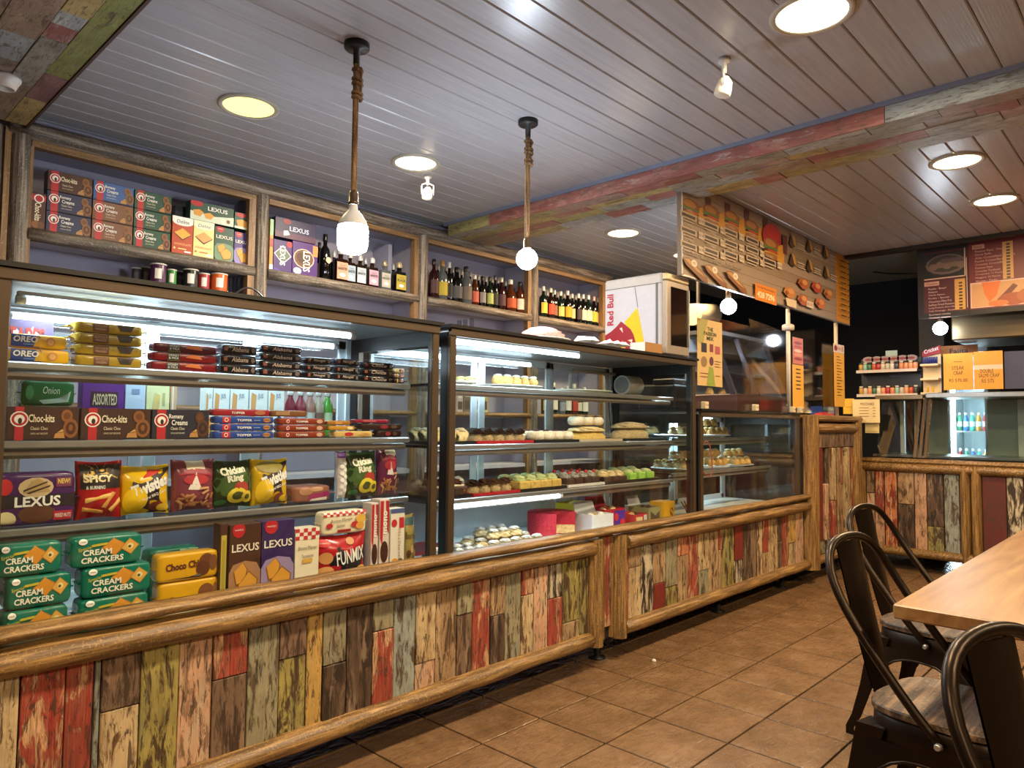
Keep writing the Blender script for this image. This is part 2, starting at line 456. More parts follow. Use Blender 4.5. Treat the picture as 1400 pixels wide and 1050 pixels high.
lay_row(trim1, 4.04, 3.86, 3.995, BZ, [('T', .45), ('O', .35), ('L', .4), ('R', .3), ('L', .45), ('Y', .3), ('R', .15), ('O', .6), ('G', .55), ('Y', .2), ('R', .16), ('B', .4)], rng)
y = 4.04
for c, L in [('O', .44), ('R', 2.6), ('L', 1.9), ('R', .7)]:
    mb = MB(); mb.cbox(3.542, 3.556, y-L+.001, y-.001, BZ-.004, ZC-.021, .0015, beam_paint(c)); obj('beam_board', mb, trim1); y -= L
mb = MB(); mb.box(3.53, 3.56, -4.1, 4.08, ZC-.021, ZC+.004, flat('#7d8496', .5)); obj('cornice', mb, trim1)
trim2 = beam('trim_2', 0.40, 0.85, BZ, None, None, 4.05)
lay_row(trim2, 4.04, .755, .845, BZ, [('Y', .36), ('D', .32), ('V', .95), ('G', .4), ('R', .3)], rng)
lay_row(trim2, 4.04, .665, .755, BZ, [('T', .5), ('G', .5), ('R', .13), ('L', .12), ('Y', .3), ('L', .4), ('B', .5)], rng)
lay_row(trim2, 4.04, .535, .665, BZ, [('O', .3), ('B', .4), ('L', .25), ('T', .6), ('B', .5)], rng)
lay_row(trim2, 4.04, .405, .535, BZ, [('Y', .5), ('T', .7)], rng)
mb = MB(); mb.box(.846, .857, -4.1, 4.08, BZ-.006, ZC, flat('#4d3b32', .6)); obj('edge_strip', mb, trim2)
# ================================================================== COUNTERS
PAINT = {'C': ('#cbb48a', '#6b4c34', '#b89d72', .57), 'R': ('#8e1d19', '#c29a74', '#7a1a17', .56), 'B': ('#7d6450', '#453226', '#927860', .55), 'D': ('#5c4636', '#2c2019', '#8a7560', .53),
         'G': ('#9c9678', '#5a4a3a', '#8b8a78', .57), 'O': ('#a79a55', '#4a3826', '#8c8a5a', .54), 'P': ('#cca283', '#8a6a52', '#c2a88c', .57), 'Y': ('#bf9c56', '#7a5430', '#c4a66a', .59),
         'T': ('#a88a66', '#5c452f', '#bda17a', .58), 'W': ('#cfc4a8', '#2f231c', '#b9ad90', .50), 'N': ('#c98458', '#8a3524', '#d8b48c', .55), 'E': ('#7a2219', '#3a1a14', '#6a1d16', .70),
         'L': ('#9aa39c', '#55473a', '#8a8f86', .56), 'K': ('#5a1f18', '#4a1814', '#63231b', .8)}
def cpaint(c, axis='z'):
    p, u_, s_, wr = PAINT[c]
    return painted('board_paint_%s' % c, p, u_, s_, axis, wear=wr)
M_LOG = {a: woodmat('log_wood_'+a, '#6e5230', '#b89259', a, 1.1, 0.42, 0.5) for a in 'xyz'}
def half_log_x(mb, x0, x1, yc, zc, ry, rz, mat, n=10, wob=0.0022, seed=0):
    r_ = random.Random(seed); k = max(2, int((x1-x0)/.12)); rings = []
    for i in range(k+1):
        x = x0+(x1-x0)*i/k; s_ = 1+r_.uniform(-1, 1)*wob/rz
        rings.append([(x, yc-ry*s_*math.cos(a), zc+rz*s_*math.sin(a)) for a in [math.pi*(-0.5+j/n) for j in range(n+1)]])
    vs = [p for g_ in rings for p in g_]; n1 = n+1
    mb.add(vs, [(i*n1+j, i*n1+j+1, (i+1)*n1+j+1, (i+1)*n1+j) for i in range(k) for j in range(n)], mat, True)
    mb.add(vs, [(i*n1, (i+1)*n1, (i+1)*n1+n, i*n1+n) for i in range(k)], mat)
    mb.add(rings[0], [list(range(n1))], mat); mb.add(rings[-1], [list(range(n1))], mat)
def half_log_z(mb, xc, yc, z0, z1, rx, ry, mat, n=8, tilt=None):
    pts = [(xc+rx*math.cos(math.pi*j/n), -ry*math.sin(math.pi*j/n)) for j in range(n+1)]
    poly = [(px, yc+py) for px, py in pts]
    mb.prism(poly, z0, z1, mat, axis='z')
def boards(parent, specs, z0, z1, ypl=YP, rng=random.Random(3), bmax=.012):
    for x0, x1, top, bot, fr in specs:
        X0 = onY(x0, 800, ypl).x; X1 = onY(x1, 800, ypl).x
        zs = z1-(z1-z0)*fr if bot else z0
        for c, a, b_ in ([(top, zs, z1)] + ([(bot, z0, zs)] if bot else [])):
            pr = rng.uniform(0, .007)
            mb = MB(); mb.cbox(X0+.0018, X1-.0018, ypl-pr, ypl+bmax, a+.0015, b_-.0015, .002, cpaint(c)); obj('board', mb, parent)
def fl(p): return (p[0], p[1], p[2], p[3] if len(p) > 3 else None, p[4] if len(p) > 4 else 1)
ZB0, ZB1 = 0.185, 0.58
def xp(x, y=800, Y=YP): return onY(x, y, Y).x
# -- long counter, left run
ctr = empty('counter', (2.0, 2.5, 0), 'long service counter clad in flaking red, green and cream boards below the biscuit case', 'counter')
def cpart(name, mb, par=None):
    o = obj(name, mb, par or ctr); p = (par or ctr).location
    o.location = (-p[0], -p[1], -p[2]); return o
XA, XBp = 0.05, xp(845)
mb = MB(); mb.box(XA, xp(850), YP+.012, 2.90, .13, .60, flat('#1a1411', .8)); cpart('carcass', mb)
lowrail = MB(); half_log_x(lowrail, XA, xp(806), YP+.012, .157, .055, .038, M_LOG['x'], seed=1); cpart('bottom_log', lowrail)
mb = MB(); half_log_x(mb, XA, xp(806), YP+.012, .601, .065, .042, M_LOG['x'], seed=2); cpart('top_log', mb)
left_specs = [(-60, -30, 'T'), (-30, 0, 'G', 'B', .5), (0, 33, 'C'), (34, 95, 'R', 'O', .74), (95, 134, 'R'), (134, 143, 'L'), (143, 196, 'B', 'C', .42), (196, 248, 'O'), (248, 294, 'P'),
    (294, 341, 'R', 'B', .40), (341, 384, 'G'), (384, 421, 'B', 'O', .37), (421, 443, 'Y'), (443, 475, 'G', 'D', .52), (475, 510, 'D'), (510, 539, 'G', 'R', .33), (539, 569, 'L'), (569, 596, 'C', 'P', .74),
    (596, 625, 'T'), (625, 646, 'G', 'B', .37), (646, 670, 'R'), (670, 690, 'T', 'D', .47), (690, 712, 'G'), (712, 729, 'R', 'C', .33), (729, 748, 'P'), (748, 768, 'W', 'R', .45), (768, 791, 'O', 'T', .78), (791, 803, 'O')]
rb = random.Random(5)
for sp in left_specs:
    x0, x1, top, bot, fr = fl(sp); X0, X1 = xp(x0), xp(x1)
    zs = ZB1-(ZB1-ZB0)*fr if bot else ZB0
    for c, a, b_ in ([(top, zs, ZB1)] + ([(bot, ZB0, zs)] if bot else [])):
        mb = MB(); mb.cbox(X0+.0018, X1-.0018, YP-rb.uniform(0, .007), YP+.013, a+.0015, b_-.0015, .002, cpaint(c)); cpart('board', mb)
for a, b_ in ((803, 818), (837, 850)):
    mb = MB(); half_log_z(mb, (xp(a)+xp(b_))/2, YP+.012, .122, .643, (xp(b_)-xp(a))/2, .068, M_LOG['z']); cpart('post', mb)
mb = MB(); mb.cbox(xp(819), xp(825), YP-.01, YP+.013, .13, .648, .003, M_LOG['z']); cpart('board', mb)
mb = MB(); mb.cbox(xp(825), xp(834), YP-.004, YP+.013, .19, .648, .002, cpaint('R')); cpart('board', mb)
mb = MB(); mb.cbox(xp(834), xp(837), YP-.01, YP+.013, .13, .648, .003, M_LOG['z']); cpart('board', mb)
for X in (.2, 3.09):
    mb = MB(); mb.lathe([(.045, 0), (.045, .006), (.018, .012), (.018, .13)], 12, m_black, (X, 2.30, 0)); cpart('foot', mb)
# continuous ledge log on top of the counter
mb = MB(); half_log_x(mb, XA, 5.62, YP+.004, .671, .052, .0225, M_LOG['x'], seed=9)
ledge = obj('ledge_log', mb, label='long rounded wooden ledge log running below the glass of the display cases', cat='ledge')
# -- counter right run
ctr2 = empty('counter', (4.6, 2.5, 0), 'service counter section of narrow multicoloured boards below the savoury case', 'counter')
mb = MB(); mb.box(xp(850)+.002, 5.60, YP+.012, 2.90, .13, .60, flat('#1a1411', .8)); cpart('carcass', mb, ctr2)
mb = MB(); half_log_x(mb, xp(851), 5.62, YP+.012, .157, .055, .038, M_LOG['x'], seed=21); cpart('bottom_log', mb, ctr2)
mb = MB(); half_log_x(mb, xp(851), 5.62, YP+.012, .601, .065, .042, M_LOG['x'], seed=22); cpart('top_log', mb, ctr2)
right_specs = [(851, 859, 'R'), (859, 877, 'T', 'C', .32), (877, 893, 'W'), (893, 910, 'T', 'E', .63), (910, 926, 'G', 'O', .72), (926, 941, 'N', 'T', .32), (941, 954, 'R'), (954, 969, 'C', 'G', .62), (969, 982, 'T'), (982, 987, 'R', 'T', .38),
    (987, 1004, 'O'), (1004, 1015, 'E', 'W', .62), (1015, 1026, 'D'), (1026, 1035, 'B'), (1035, 1043, 'C'), (1043, 1051, 'R', 'C', .62), (1051, 1063, 'C'), (1063, 1070, 'D', 'B', .5), (1070, 1078, 'R'), (1078, 1088, 'Y', 'C', .58), (1088, 1098.5, 'P')]
for sp in right_specs:
    x0, x1, top, bot, fr = fl(sp); X0, X1 = xp(x0), xp(x1)
    zs = ZB1-(ZB1-ZB0)*fr if bot else ZB0
    for c, a, b_ in ([(top, zs, ZB1)] + ([(bot, ZB0, zs)] if bot else [])):
        mb = MB(); mb.cbox(X0+.0025, X1-.0025, YP-rb.uniform(0, .007), YP+.013, a+.0015, b_-.0015, .002, cpaint(c)); cpart('board', mb, ctr2)
for X in (4.4, 5.4):
    mb = MB(); mb.lathe([(.045, 0), (.045, .006), (.018, .012), (.018, .13)], 12, m_black, (X, 2.30, 0)); cpart('foot', mb, ctr2)
# -- tall end pillar
ctr3 = empty('counter_pillar', (6.2, 2.5, 0), 'tall boxed end pillar of the counter with narrow flaking boards in a log frame', 'counter')
PX0, PX1, PZ = 5.63, 6.82, 1.30
mb = MB(); mb.box(PX0+.01, PX1-.01, YP+.012, 2.86, .12, PZ-.02, flat('#3a2a1d', .8)); cpart('carcass', mb, ctr3)
mb = MB(); half_log_z(mb, PX0+.075, YP+.012, .11, PZ, .085, .085, M_LOG['z']); cpart('post', mb, ctr3)
mb = MB(); half_log_z(mb, PX1-.06, YP+.012, .11, PZ-.03, .06, .07, M_LOG['z']); cpart('post', mb, ctr3)
mb = MB(); half_log_x(mb, PX0+.12, PX1-.05, YP+.012, PZ-.10, .06, .045, M_LOG['x'], seed=31); cpart('top_log', mb, ctr3)
mb = MB(); half_log_x(mb, PX0+.15, PX1-.05, YP+.012, .157, .055, .038, M_LOG['x'], seed=32); cpart('bottom_log', mb, ctr3)
mb = MB(); mb.cbox(PX0+.05, PX1+.01, YP-.05, 2.88, PZ-.045, PZ+.005, .015, M_LOG['x']); cpart('cap', mb, ctr3)
mb = MB(); mb.cbox(PX0+.16, PX1-.12, YP-.012, YP+.013, PZ-.26, PZ-.14, .004, cpaint('B', 'z')); cpart('board', mb, ctr3)
mb = MB(); mb.cbox(PX0+.16, PX1-.12, YP-.006, YP+.013, .195, .30, .004, cpaint('G', 'z')); cpart('board', mb, ctr3)
xs = PX0+.16; cols = ['G', 'E', 'P', 'D', 'C', 'B', 'T', 'R', 'C', 'D', 'N']; wd = (PX1-.12-xs)/len(cols)
for i, c in enumerate(cols):
    pr = .03 if i in (2, 4, 8) else rb.uniform(.0, .015); top = PZ-.262 if i != 2 else PZ-.55
    a = xs+i*wd
    if i in (4, 7, 9):
        zs = .30+rb.uniform(.2, .5)
        mb = MB(); mb.cbox(a+.004, a+wd-.004, YP-pr, YP+.013, .302, zs-.002, .006, cpaint('R' if i == 4 else 'T')); cpart('board', mb, ctr3)
        mb = MB(); mb.cbox(a+.004, a+wd-.004, YP-pr, YP+.013, zs, top, .006, cpaint(c)); cpart('board', mb, ctr3)
    else:
        mb = MB(); mb.cbox(a+.004, a+wd-.004, YP-pr, YP+.013, .302, top, .006, cpaint(c)); cpart('board', mb, ctr3)
for X in (5.75, 6.6):
    mb = MB(); mb.lathe([(.045, 0), (.045, .006), (.018, .012), (.018, .12)], 12, m_black, (X, 2.34, 0)); cpart('foot', mb, ctr3)
# -- far counter, facing the room: built along local x then turned
FZ = 0.955
def far_y(x): return onX(x, 690, XF).y
fc = empty('counter', (XF, 2.16, 0), 'far counter with wide flaking boards and double log frame below the glass food case', 'counter', rotz=-math.pi/2)
def fpart(name, mb): return obj(name, mb, fc)
L0 = 0.0; LEN = 4.6
mb = MB(); mb.box(0, LEN, .012, .75, .13, FZ-.02, flat('#241a14', .8)); fpart('carcass', mb)
mb = MB(); half_log_x(mb, 0, LEN, .012, .157, .055, .038, M_LOG['x'], seed=41); fpart('bottom_log', mb)
mb = MB(); half_log_x(mb, 0, LEN, .012, FZ-.085, .06, .042, M_LOG['x'], seed=42); fpart('top_log', mb)
mb = MB(); half_log_x(mb, 0, LEN, .035, FZ-.034, .07, .026, M_LOG['x'], seed=43); fpart('ledge_log', mb)
def fx(x): return 2.16-far_y(x)
c4 = lambda v: 1080+v/4.375
far_specs = [(460, 510, 'B', 'P', .3), (510, 565, 'R', 'P', .55), (568, 642, 'N'), (645, 745, 'T', 'D', .42), (745, 820, 'P'), (820, 920, 'D', 'O', .68), (922, 1015, 'L')]
mb = MB(); half_log_z(mb, fx(c4(432)), .012, .12, FZ-.05, fx(c4(458))-fx(c4(432)), .06, M_LOG['z']); fpart('post', mb)
for sp in far_specs:
    x0, x1, top, bot, fr = fl(sp); X0, X1 = fx(c4(x0)), fx(c4(x1)); z0, z1 = ZB0, FZ-.125
    zs = z1-(z1-z0)*fr if bot else z0
    for c, a, b_ in ([(top, zs, z1)] + ([(bot, z0, zs)] if bot else [])):
        mb = MB(); mb.cbox(X0+.003, X1-.003, -rb.uniform(0, .008), .013, a+.002, b_-.002, .003, cpaint(c)); fpart('board', mb)
for a, b_ in ((1018, 1080), (1084, 1148)):
    A, B_ = fx(c4(a)), fx(c4(b_)); mb = MB(); half_log_z(mb, (A+B_)/2, .012, .12, FZ-.05, (B_-A)/2, .06, M_LOG['z']); fpart('post', mb)
X = fx(c4(1150)); seq = ['K', 'W', 'E', 'T', 'G', 'R', 'C', 'B', 'P', 'D', 'O', 'T', 'R', 'C']; i = 0
while X < LEN-.2:
    wd = [.165, .11, .10, .13][i % 4]; c = seq[i % len(seq)]
    mb = MB(); mb.cbox(X+.003, X+wd-.003, -rb.uniform(0, .008), .013, ZB0, FZ-.127, .003, cpaint(c)); fpart('board', mb); X += wd; i += 1
# ================================================================== WALL SHELF
M_GREYLOG = {a: woodmat('grey_log_'+a, '#5a5048', '#a89a8a', a, 0.8, 0.55, 0.45) for a in 'xyz'}
M_PINE = {a: woodmat('pine_'+a, '#7d5d3a', '#a5825a', a, 0.7, 0.5, 0.35) for a in 'xyz'}
M_WHITEBRD = flat('#b8b6c0', 0.6)
YS = 4.10; SZ = 2.155; SL = 1.93; SL2 = 1.30
shelf = empty('wall_shelf', (3.2, 4.3, 0), 'grey log framed wall shelf unit above the counter holding biscuits and bottles', 'shelf')
def spart(name, mb):
    o = obj(name, mb, shelf); o.location = (-3.2, -4.3, 0); return o
posts = [(0.845, .85, .897), (2.098, 2.012, 2.054), (3.37, 3.247, 3.322), (4.61, 4.50, 4.545), (5.68, 5.6, 5.64)]
for i, (xc, a, b_) in enumerate(posts):
    mb = MB(); half_log_z(mb, xc, YS+.03, 0, 2.60, .043, .045, M_GREYLOG['z']); spart('post', mb)
    if i == 0: mb = MB(); mb.box(.872, .897, YS+.012, YS+.06, 0, 2.555, M_PINE['z'])
    else: mb = MB(); mb.box(xc-.085, xc-.043, YS+.012, YS+.06, 0, 2.555, M_PINE['z'])
    spart('jamb', mb)
    mb = MB(); mb.box(xc-.02, xc+.02, YS+.06, YW-.005, 0, 2.60, M_LILAC); spart('side_panel', mb)
mb = MB(); mb.box(.775, .80, YS+.0, YS+.06, 0, 2.62, M_PINE['z']); spart('jamb', mb)
mb = MB(); half_log_z(mb, .74, YS+.03, 0, 2.62, .03, .045, M_GREYLOG['z']); spart('post', mb)
mb = MB(); half_log_x(mb, .79, 5.72, YS+.03, 2.632, .05, .046, M_GREYLOG['x'], seed=51); spart('top_log', mb)
for i in range(4):
    x0 = posts[i][0]+.043; x1 = posts[i+1][0]-.043
    mb = MB(); mb.box(x0, x1, YS+.012, YS+.06, 2.555, 2.588, M_PINE['x']); spart('head_rail', mb)
    mb = MB(); half_log_x(mb, x0, x1, YS+.03, SZ-.034, .035, .034, M_GREYLOG['x'], seed=60+i); spart('shelf_edge', mb)
    for z in (SZ, SL, SL2, .88):
        mb = MB(); mb.box(x0, x1, YS+.03, YW-.005, z-.03, z, M_WHITEBRD); spart('shelf_board', mb)
    mb = MB(); half_log_x(mb, x0, x1, YS+.03, SL2-.02, .03, .02, M_PINE['x'], seed=70+i); spart('shelf_edge', mb)
mb = MB(); mb.box(.8, 5.7, YS+.06, YW-.005, 2.60, 2.62, M_LILAC); spart('top_panel', mb)
mb = MB(); mb.box(3.16, 3.19, YS+.16, YW-.01, SZ+.002, 2.52, flat('#9a9ab0', .6)); spart('cable_duct', mb)
# painted filler between the shelf head and the ceiling
one_box('trim_4', -3.1, 5.75, YS+.10, YW, 2.63, ZC+.01, M_LILAC, kind='structure')

# ================================================================== LIGHTS
AMBER = (1.0, .68, .36)
def downlight(X, Y, hexc, strength, energy, color, label, r=.14, off=''):
    t = empty('downlight'+off, (X, Y, ZC), label, 'light', 'round ceiling panel lights')
    mb = MB(); mb.lathe([(r, 0), (r, -.006), (r-.006, -.010), (r-.022, -.010), (r-.024, -.004)], 40, flat('#b0a898', .4), cap=False); obj('trim_ring', mb, t)
    mb = MB(); mb.lathe([(r-.023, -.003), (r-.023, -.005)], 40, emis('panel_glow_'+hexc, lin(hexc)[:3], strength)); obj('diffuser'+off, mb, t)
    area_light('downlight_lamp'+off, (0, 0, -.012), 2*(r-.025), energy, color, t)
    return t
downlight(1.568, 3.242, '#fff08a', 1.0, POWER['downlight']*.12, (1, .86, .45), 'round yellow tinted ceiling light near the biscuit shelf')
downlight(2.578, 3.233, '#fff8e0', 3.0, POWER['downlight'], CREAM, 'round white ceiling light beside the small spot over the bottle shelf')
downlight(2.59, 0.969, '#fff2c8', 3.0, POWER['downlight'], CREAM, 'round cream ceiling light above the dining area before the painted beam', .147)
downlight(4.644, 3.217, '#ffe9bf', 4.0, POWER['downlight'], AMBER, 'round warm ceiling light behind the beam over the bottle shelf')
downlight(4.615, 0.932, '#ffe9c0', 4.0, POWER['downlight'], AMBER, 'round warm ceiling light just beyond the painted beam')
downlight(5.576, 0.915, '#ffe9c0', 4.0, POWER['downlight'], AMBER, 'round warm ceiling light farthest from the painted beam')
downlight(5.62, 3.21, '#ffe9c0', 4.0, POWER['downlight'], AMBER, 'round warm ceiling light half hidden by the burger menu board')
# the same grid of lamps (rows 2.29 m apart, pairs 1 m apart) goes on over the seating area out of the picture
for tg, X, Y, lb in (('counter_side', 1.57, .95, 'round warm ceiling light above the aisle before the biscuit case'), ('table_side', 2.58, -1.34, 'round warm ceiling light over the seats behind the dining table'), ('table_row', 1.57, -1.34, 'round warm ceiling light over the seats near the painted beam corner'),
                     ('beam_side', 4.61, -1.34, 'round warm ceiling light over the seats beyond the painted beam'), ('entrance_side', -.6, .95, 'round warm ceiling light over the aisle by the side wall'), ('entrance_row', -.6, -1.34, 'round warm ceiling light over the seats by the side wall')):
    downlight(X, Y, '#ffe9c0', 4.0, POWER['downlight'], WARM, lb, off='_%s_offscreen' % tg)

def rope(mb, p0, p1, r, mat, turns=30):
    p0 = Vector(p0); p1 = Vector(p1); n = turns*6
    for s_ in range(3):
        pts = []
        for i in range(n+1):
            t_ = i/n; a = 2*math.pi*(turns*t_+s_/3)
            pts.append(p0.lerp(p1, t_)+Vector((math.cos(a), math.sin(a), 0))*r*.52)
        mb.tube(pts, r*.58, 5, mat)
M_ROPE = woodmat('rope_fibre', '#5a4430', '#a8875e', 'z', 2.0, 0.9, 0.3)
M_BRASS = flat('#6b5a48', 0.35, 0.8)
def pendant(px, py, kind, label):
    p = onZ(px, py, ZC); t = empty('pendant_lamp', (p.x, p.y, ZC), label, 'lamp', None)
    z_rope = onY(px, 262 if kind == 'capsule' else 326, p.y).z-ZC
    mb = MB(); mb.lathe([(.05, 0), (.05, -.02), (.046, -.024), (.014, -.024), (.013, -.085)], 24, m_black); obj('ceiling_rose', mb, t)
    mb = MB(); rope(mb, (0, 0, -.07), (0, 0, z_rope), .0125, M_ROPE, 34); obj('rope', mb, t)
    mb = MB()
    for k in range(5):
        z = -.10-k*.028
        mb.tube([(math.cos(a)*.017+.006, math.sin(a)*.017, z-.012*a/6.28-(.01 if k % 2 else 0)) for a in [6.6*i/14 for i in range(15)]], .008, 5, M_ROPE)
    mb.cyl((.018, .004, -.09), (.02, .008, -.22), .012, 7, M_ROPE); obj('rope_knot', mb, t)
    z = z_rope
    mb = MB(); mb.lathe([(.008, z+.004), (.016, z-.006), (.019, z-.012), (.019, z-.045), (.022, z-.047), (.022, z-.055), (.015, z-.058)], 20, M_BRASS); obj('lamp_holder', mb, t)
    if kind == 'capsule':
        b0 = z-.058
        mb = MB(); mb.lathe([(.016, b0), (.018, b0-.02), (.032, b0-.035), (.052, b0-.062), (.058, b0-.085)][::-1], 28, flat('#c8ccd4', .35), cap=False); obj('bulb_housing', mb, t)
        mb = MB(); mb.lathe([(.058, b0-.085), (.060, b0-.10), (.060, b0-.155), (.054, b0-.178), (.035, b0-.190), (.004, b0-.193)][::-1], 28, emis('bulb_cool', (.76, .87, 1.0), 115.0), cap=True); obj('bulb_glass', mb, t)
    else:
        b0 = z-.055; r = onY(px+14, 355, p.y).x-onY(px, 355, p.y).x; r = .052
        mb = MB(); mb.lathe([(r*math.sin(a), b0-r*.95-r*math.cos(a)) for a in [math.pi*(.02+.90*i/14) for i in range(15)]], 28, emis('bulb_cool', (.76, .87, 1.0), 115.0)); obj('bulb_glass', mb, t)
pendant(488, 60, 'capsule', 'rope pendant lamp with large capsule shaped white bulb')
pendant(722, 165, 'globe', 'rope pendant lamp with small round globe bulb')

def spotlight(px, py, tilt, rz, label, s=1.0):
    p = onZ(px, py, ZC); t = empty('ceiling_spotlight', (p.x, p.y, ZC), label, 'spotlight', rotz=rz)
    wm = flat('#b9b4ac', .45)
    mb = MB(); mb.lathe([(.030*s, 0), (.030*s, -.018*s), (.022*s, -.026*s), (.012*s, -.028*s), (.012*s, -.07*s), (.008*s, -.075*s)], 18, wm); obj('base', mb, t)
    mb = MB()
    for k in (-1, 1): mb.tube([(k*.012*s, 0, -.06*s), (k*.045*s, 0, -.075*s), (k*.045*s, 0, -.15*s)], .004*s, 6, wm)
    obj('yoke', mb, t)
    mb = MB(); mb.lathe([(.012*s, .045*s), (.034*s, .02*s), (.040*s, -.02*s), (.040*s, -.045*s), (.034*s, -.05*s), (.004*s, -.05*s)][::-1], 20, flat('#cfc6b6', .4)); h = obj('lamp_head', mb, t, loc=(0, 0, -.135*s), rot=(tilt, 0, 0))
    return t
spotlight(990, 80, .25, .4, 'white adjustable spotlight with wire yoke on the ceiling near the painted beam', .85)
spotlight(585, 240, .5, -.5, 'small white spotlight just behind the white round ceiling light', .8)
p = onZ(8, 104, BZ)
t = empty('beam_spotlight', (p.x, p.y, BZ-.004), 'white recessed spotlight on the painted beam over the shelf corner', 'spotlight')
mb = MB(); mb.lathe([(.055, 0), (.055, -.012), (.045, -.028), (.036, -.05), (.030, -.052), (.026, -.03), (.004, -.028)], 24, flat('#d4d0ca', .4)); obj('bezel', mb, t)

# ================================================================== DISPLAY CASES
M_BRONZE = flat('#5a4c3e', 0.36, 0.55); M_BLK = flat('#0d0d10', 0.35); M_ALU = flat('#a9a8a4', 0.32, 0.75); M_WFRAME = flat('#d8dfe4', .45)
M_DECK = flat('#cfd6da', .45); M_STEEL = flat('#9a9690', .28, .9)
M_GLASS = glassmat('case_glass', (.965, .985, .985), .9); M_GLASSB = glassmat('rear_glass', (.80, .88, .90), .8); M_SHELFG = glassmat('shelf_glass', (.84, .90, .90), .8, .08)
M_TUBE = emis('tube_glow', (.78, .92, 1.0), 6.0)
YB = 2.86; CZ0 = .612
def display_case(X0, X1, ZT, shelves, tubes, name, label, sx0=None, sx1=None, back_mull=(), shelf_front=2.355, power=1.0):
    t = empty('display_case', ((X0+X1)/2, 2.55, CZ0), label, 'display case')
    ox, oy, oz = t.location
    def P(n, mb, par=None):
        o = obj(n, mb, par or t)
        if par is None: o.location = (-ox, -oy, -oz)
        return o
    mb = MB(); mb.box(X0-.012, X1+.012, YP-.002, YB+.01, ZT-.014, ZT, M_BLK); P('top_panel', mb)
    mb = MB(); mb.box(X0, X1, YP+.012, YB, ZT-.03, ZT-.0145, flat('#8a8e90', .35)); P('inner_roof', mb)
    mb = MB(); mb.cbox(X0, X1, YP+.007, YP+.03, ZT-.047, ZT-.0145, .003, M_BRONZE); P('top_rail', mb)
    for a in (X0, X1-.034):
        mb = MB(); mb.cbox(a, a+.034, YP+.0135, YP+.034, CZ0, ZT-.045, .003, M_BRONZE); P('front_post', mb)
    for a in (X0, X1-.03):
        mb = MB(); mb.box(a, a+.03, YB-.03, YB, CZ0, ZT-.03, M_WFRAME); P('rear_post', mb)
    for a in (X0+.001, X1-.007):
        mb = MB(); mb.box(a, a+.006, YP+.035, YB-.03, CZ0+.01, ZT-.031, M_GLASS); P('side_glass', mb)
        mb = MB(); mb.box(a-.001, a+.008, YP+.034, YP+.075, CZ0, ZT-.03, M_BLK); mb.box(a-.001, a+.008, YB-.08, YB-.03, CZ0, ZT-.03, M_BLK); mb.box(a-.001, a+.008, YP+.075, YB-.08, ZT-.09, ZT-.03, M_BLK); P('side_frame', mb)
    mb = MB(); mb.box(X0+.034, X1-.034, YP+.016, YP+.022, CZ0, ZT-.045, M_GLASS); P('front_glass', mb)
    mb = MB(); mb.box(X0+.002, X1-.002, YP+.024, YB-.001, CZ0-.001, CZ0+.012, M_DECK); P('deck', mb)
    for z in shelves:
        a = (sx0 if sx0 is not None else X0+.02); b_ = (sx1 if sx1 is not None else X1-.045)
        mb = MB(); mb.box(a, b_, shelf_front+.002, YB-.05, z-.012, z, M_SHELFG); s_ = P('shelf', mb)
        mb = MB(); mb.cbox(a-.004, b_+.004, shelf_front-.012, shelf_front+.004, z-.020, z+.002, .004, M_ALU); mb.cbox(a, b_, shelf_front+.002, shelf_front+.03, z-.048, z-.019, .010, flat('#8a7f74', .35, .5)); obj('shelf_edge', mb, s_)
    for (a, b_, y, z) in tubes:
        dim = .45 if z < 1.0 else 1.0
        mb = MB(); mb.cyl((a, y, z), (b_, y, z), .010, 12, M_TUBE)
        for e, q in ((a, .02), (b_, -.02)): mb.cyl((e-q*.2, y, z), (e+q, y, z), .0125, 12, flat('#d8dde0', .4))
        mb.box(a, b_, y-.012, y+.012, z+.013, z+.024, flat('#cfd4d6', .4)); P('light_tube', mb)
        area_light('tube_lamp', ((a+b_)/2, y, z-.014), (b_-a)*.96, POWER['tube']*power*dim*(b_-a), COOL, shape='RECTANGLE', sy=.02)
    # sliding rear doors: white frames with panes
    n = len(back_mull)-1
    for i in range(n):
        a, b_ = back_mull[i], back_mull[i+1]; yy = YB-.028 if i % 2 else YB-.014
        mb = MB()
        for q in (a, b_-.045): mb.cbox(q, q+.045, yy-.007, yy+.007, CZ0+.012, ZT-.035, .003, M_WFRAME)
        mb.box(a, b_, yy-.007, yy+.007, CZ0+.012, CZ0+.05, M_WFRAME); mb.box(a, b_, yy-.007, yy+.007, ZT-.075, ZT-.035, M_WFRAME)
        d = P('rear_door', mb)
        mb = MB(); mb.box(a+.045, b_-.045, yy-.002, yy+.002, CZ0+.05, ZT-.075, M_GLASSB); obj('pane', mb, d)
    return t
C1 = (.414, 1.905, 1.622); C2 = (1.965, 3.972, 1.622); C3 = (4.03, 5.56, 1.316)
S1 = (1.372, 1.153, .913); S2 = (1.384, 1.118, .882); S3 = (1.128, .905)
display_case(*C1, S1, [(.50, 1.62, 2.40, 1.552), (.55, 1.8, 2.80, 1.552)], 'case', 'tall glass display case packed with biscuit packets and crisp bags', back_mull=(.46, 1.0, 1.42, 1.88))
display_case(*C2, S2, [(2.02, 2.95, 2.31, 1.566), (2.02, 3.10, 2.78, 1.552), (2.06, 2.86, 2.36, .85)], 'case', 'glass display case of cakes and pastries on trays', back_mull=(1.99, 2.72, 3.32, 3.94), power=.75)
mb = MB(); mb.box(1.995, 3.30, YB-.06, YB-.045, CZ0+.0125, .862, flat('#d4dce2', .45)); cc2 = [o for o in bpy.data.objects if o.name.startswith('display_case')][-1]
kp = obj('rear_kick_panel', mb, cc2); kp.location = -cc2.location
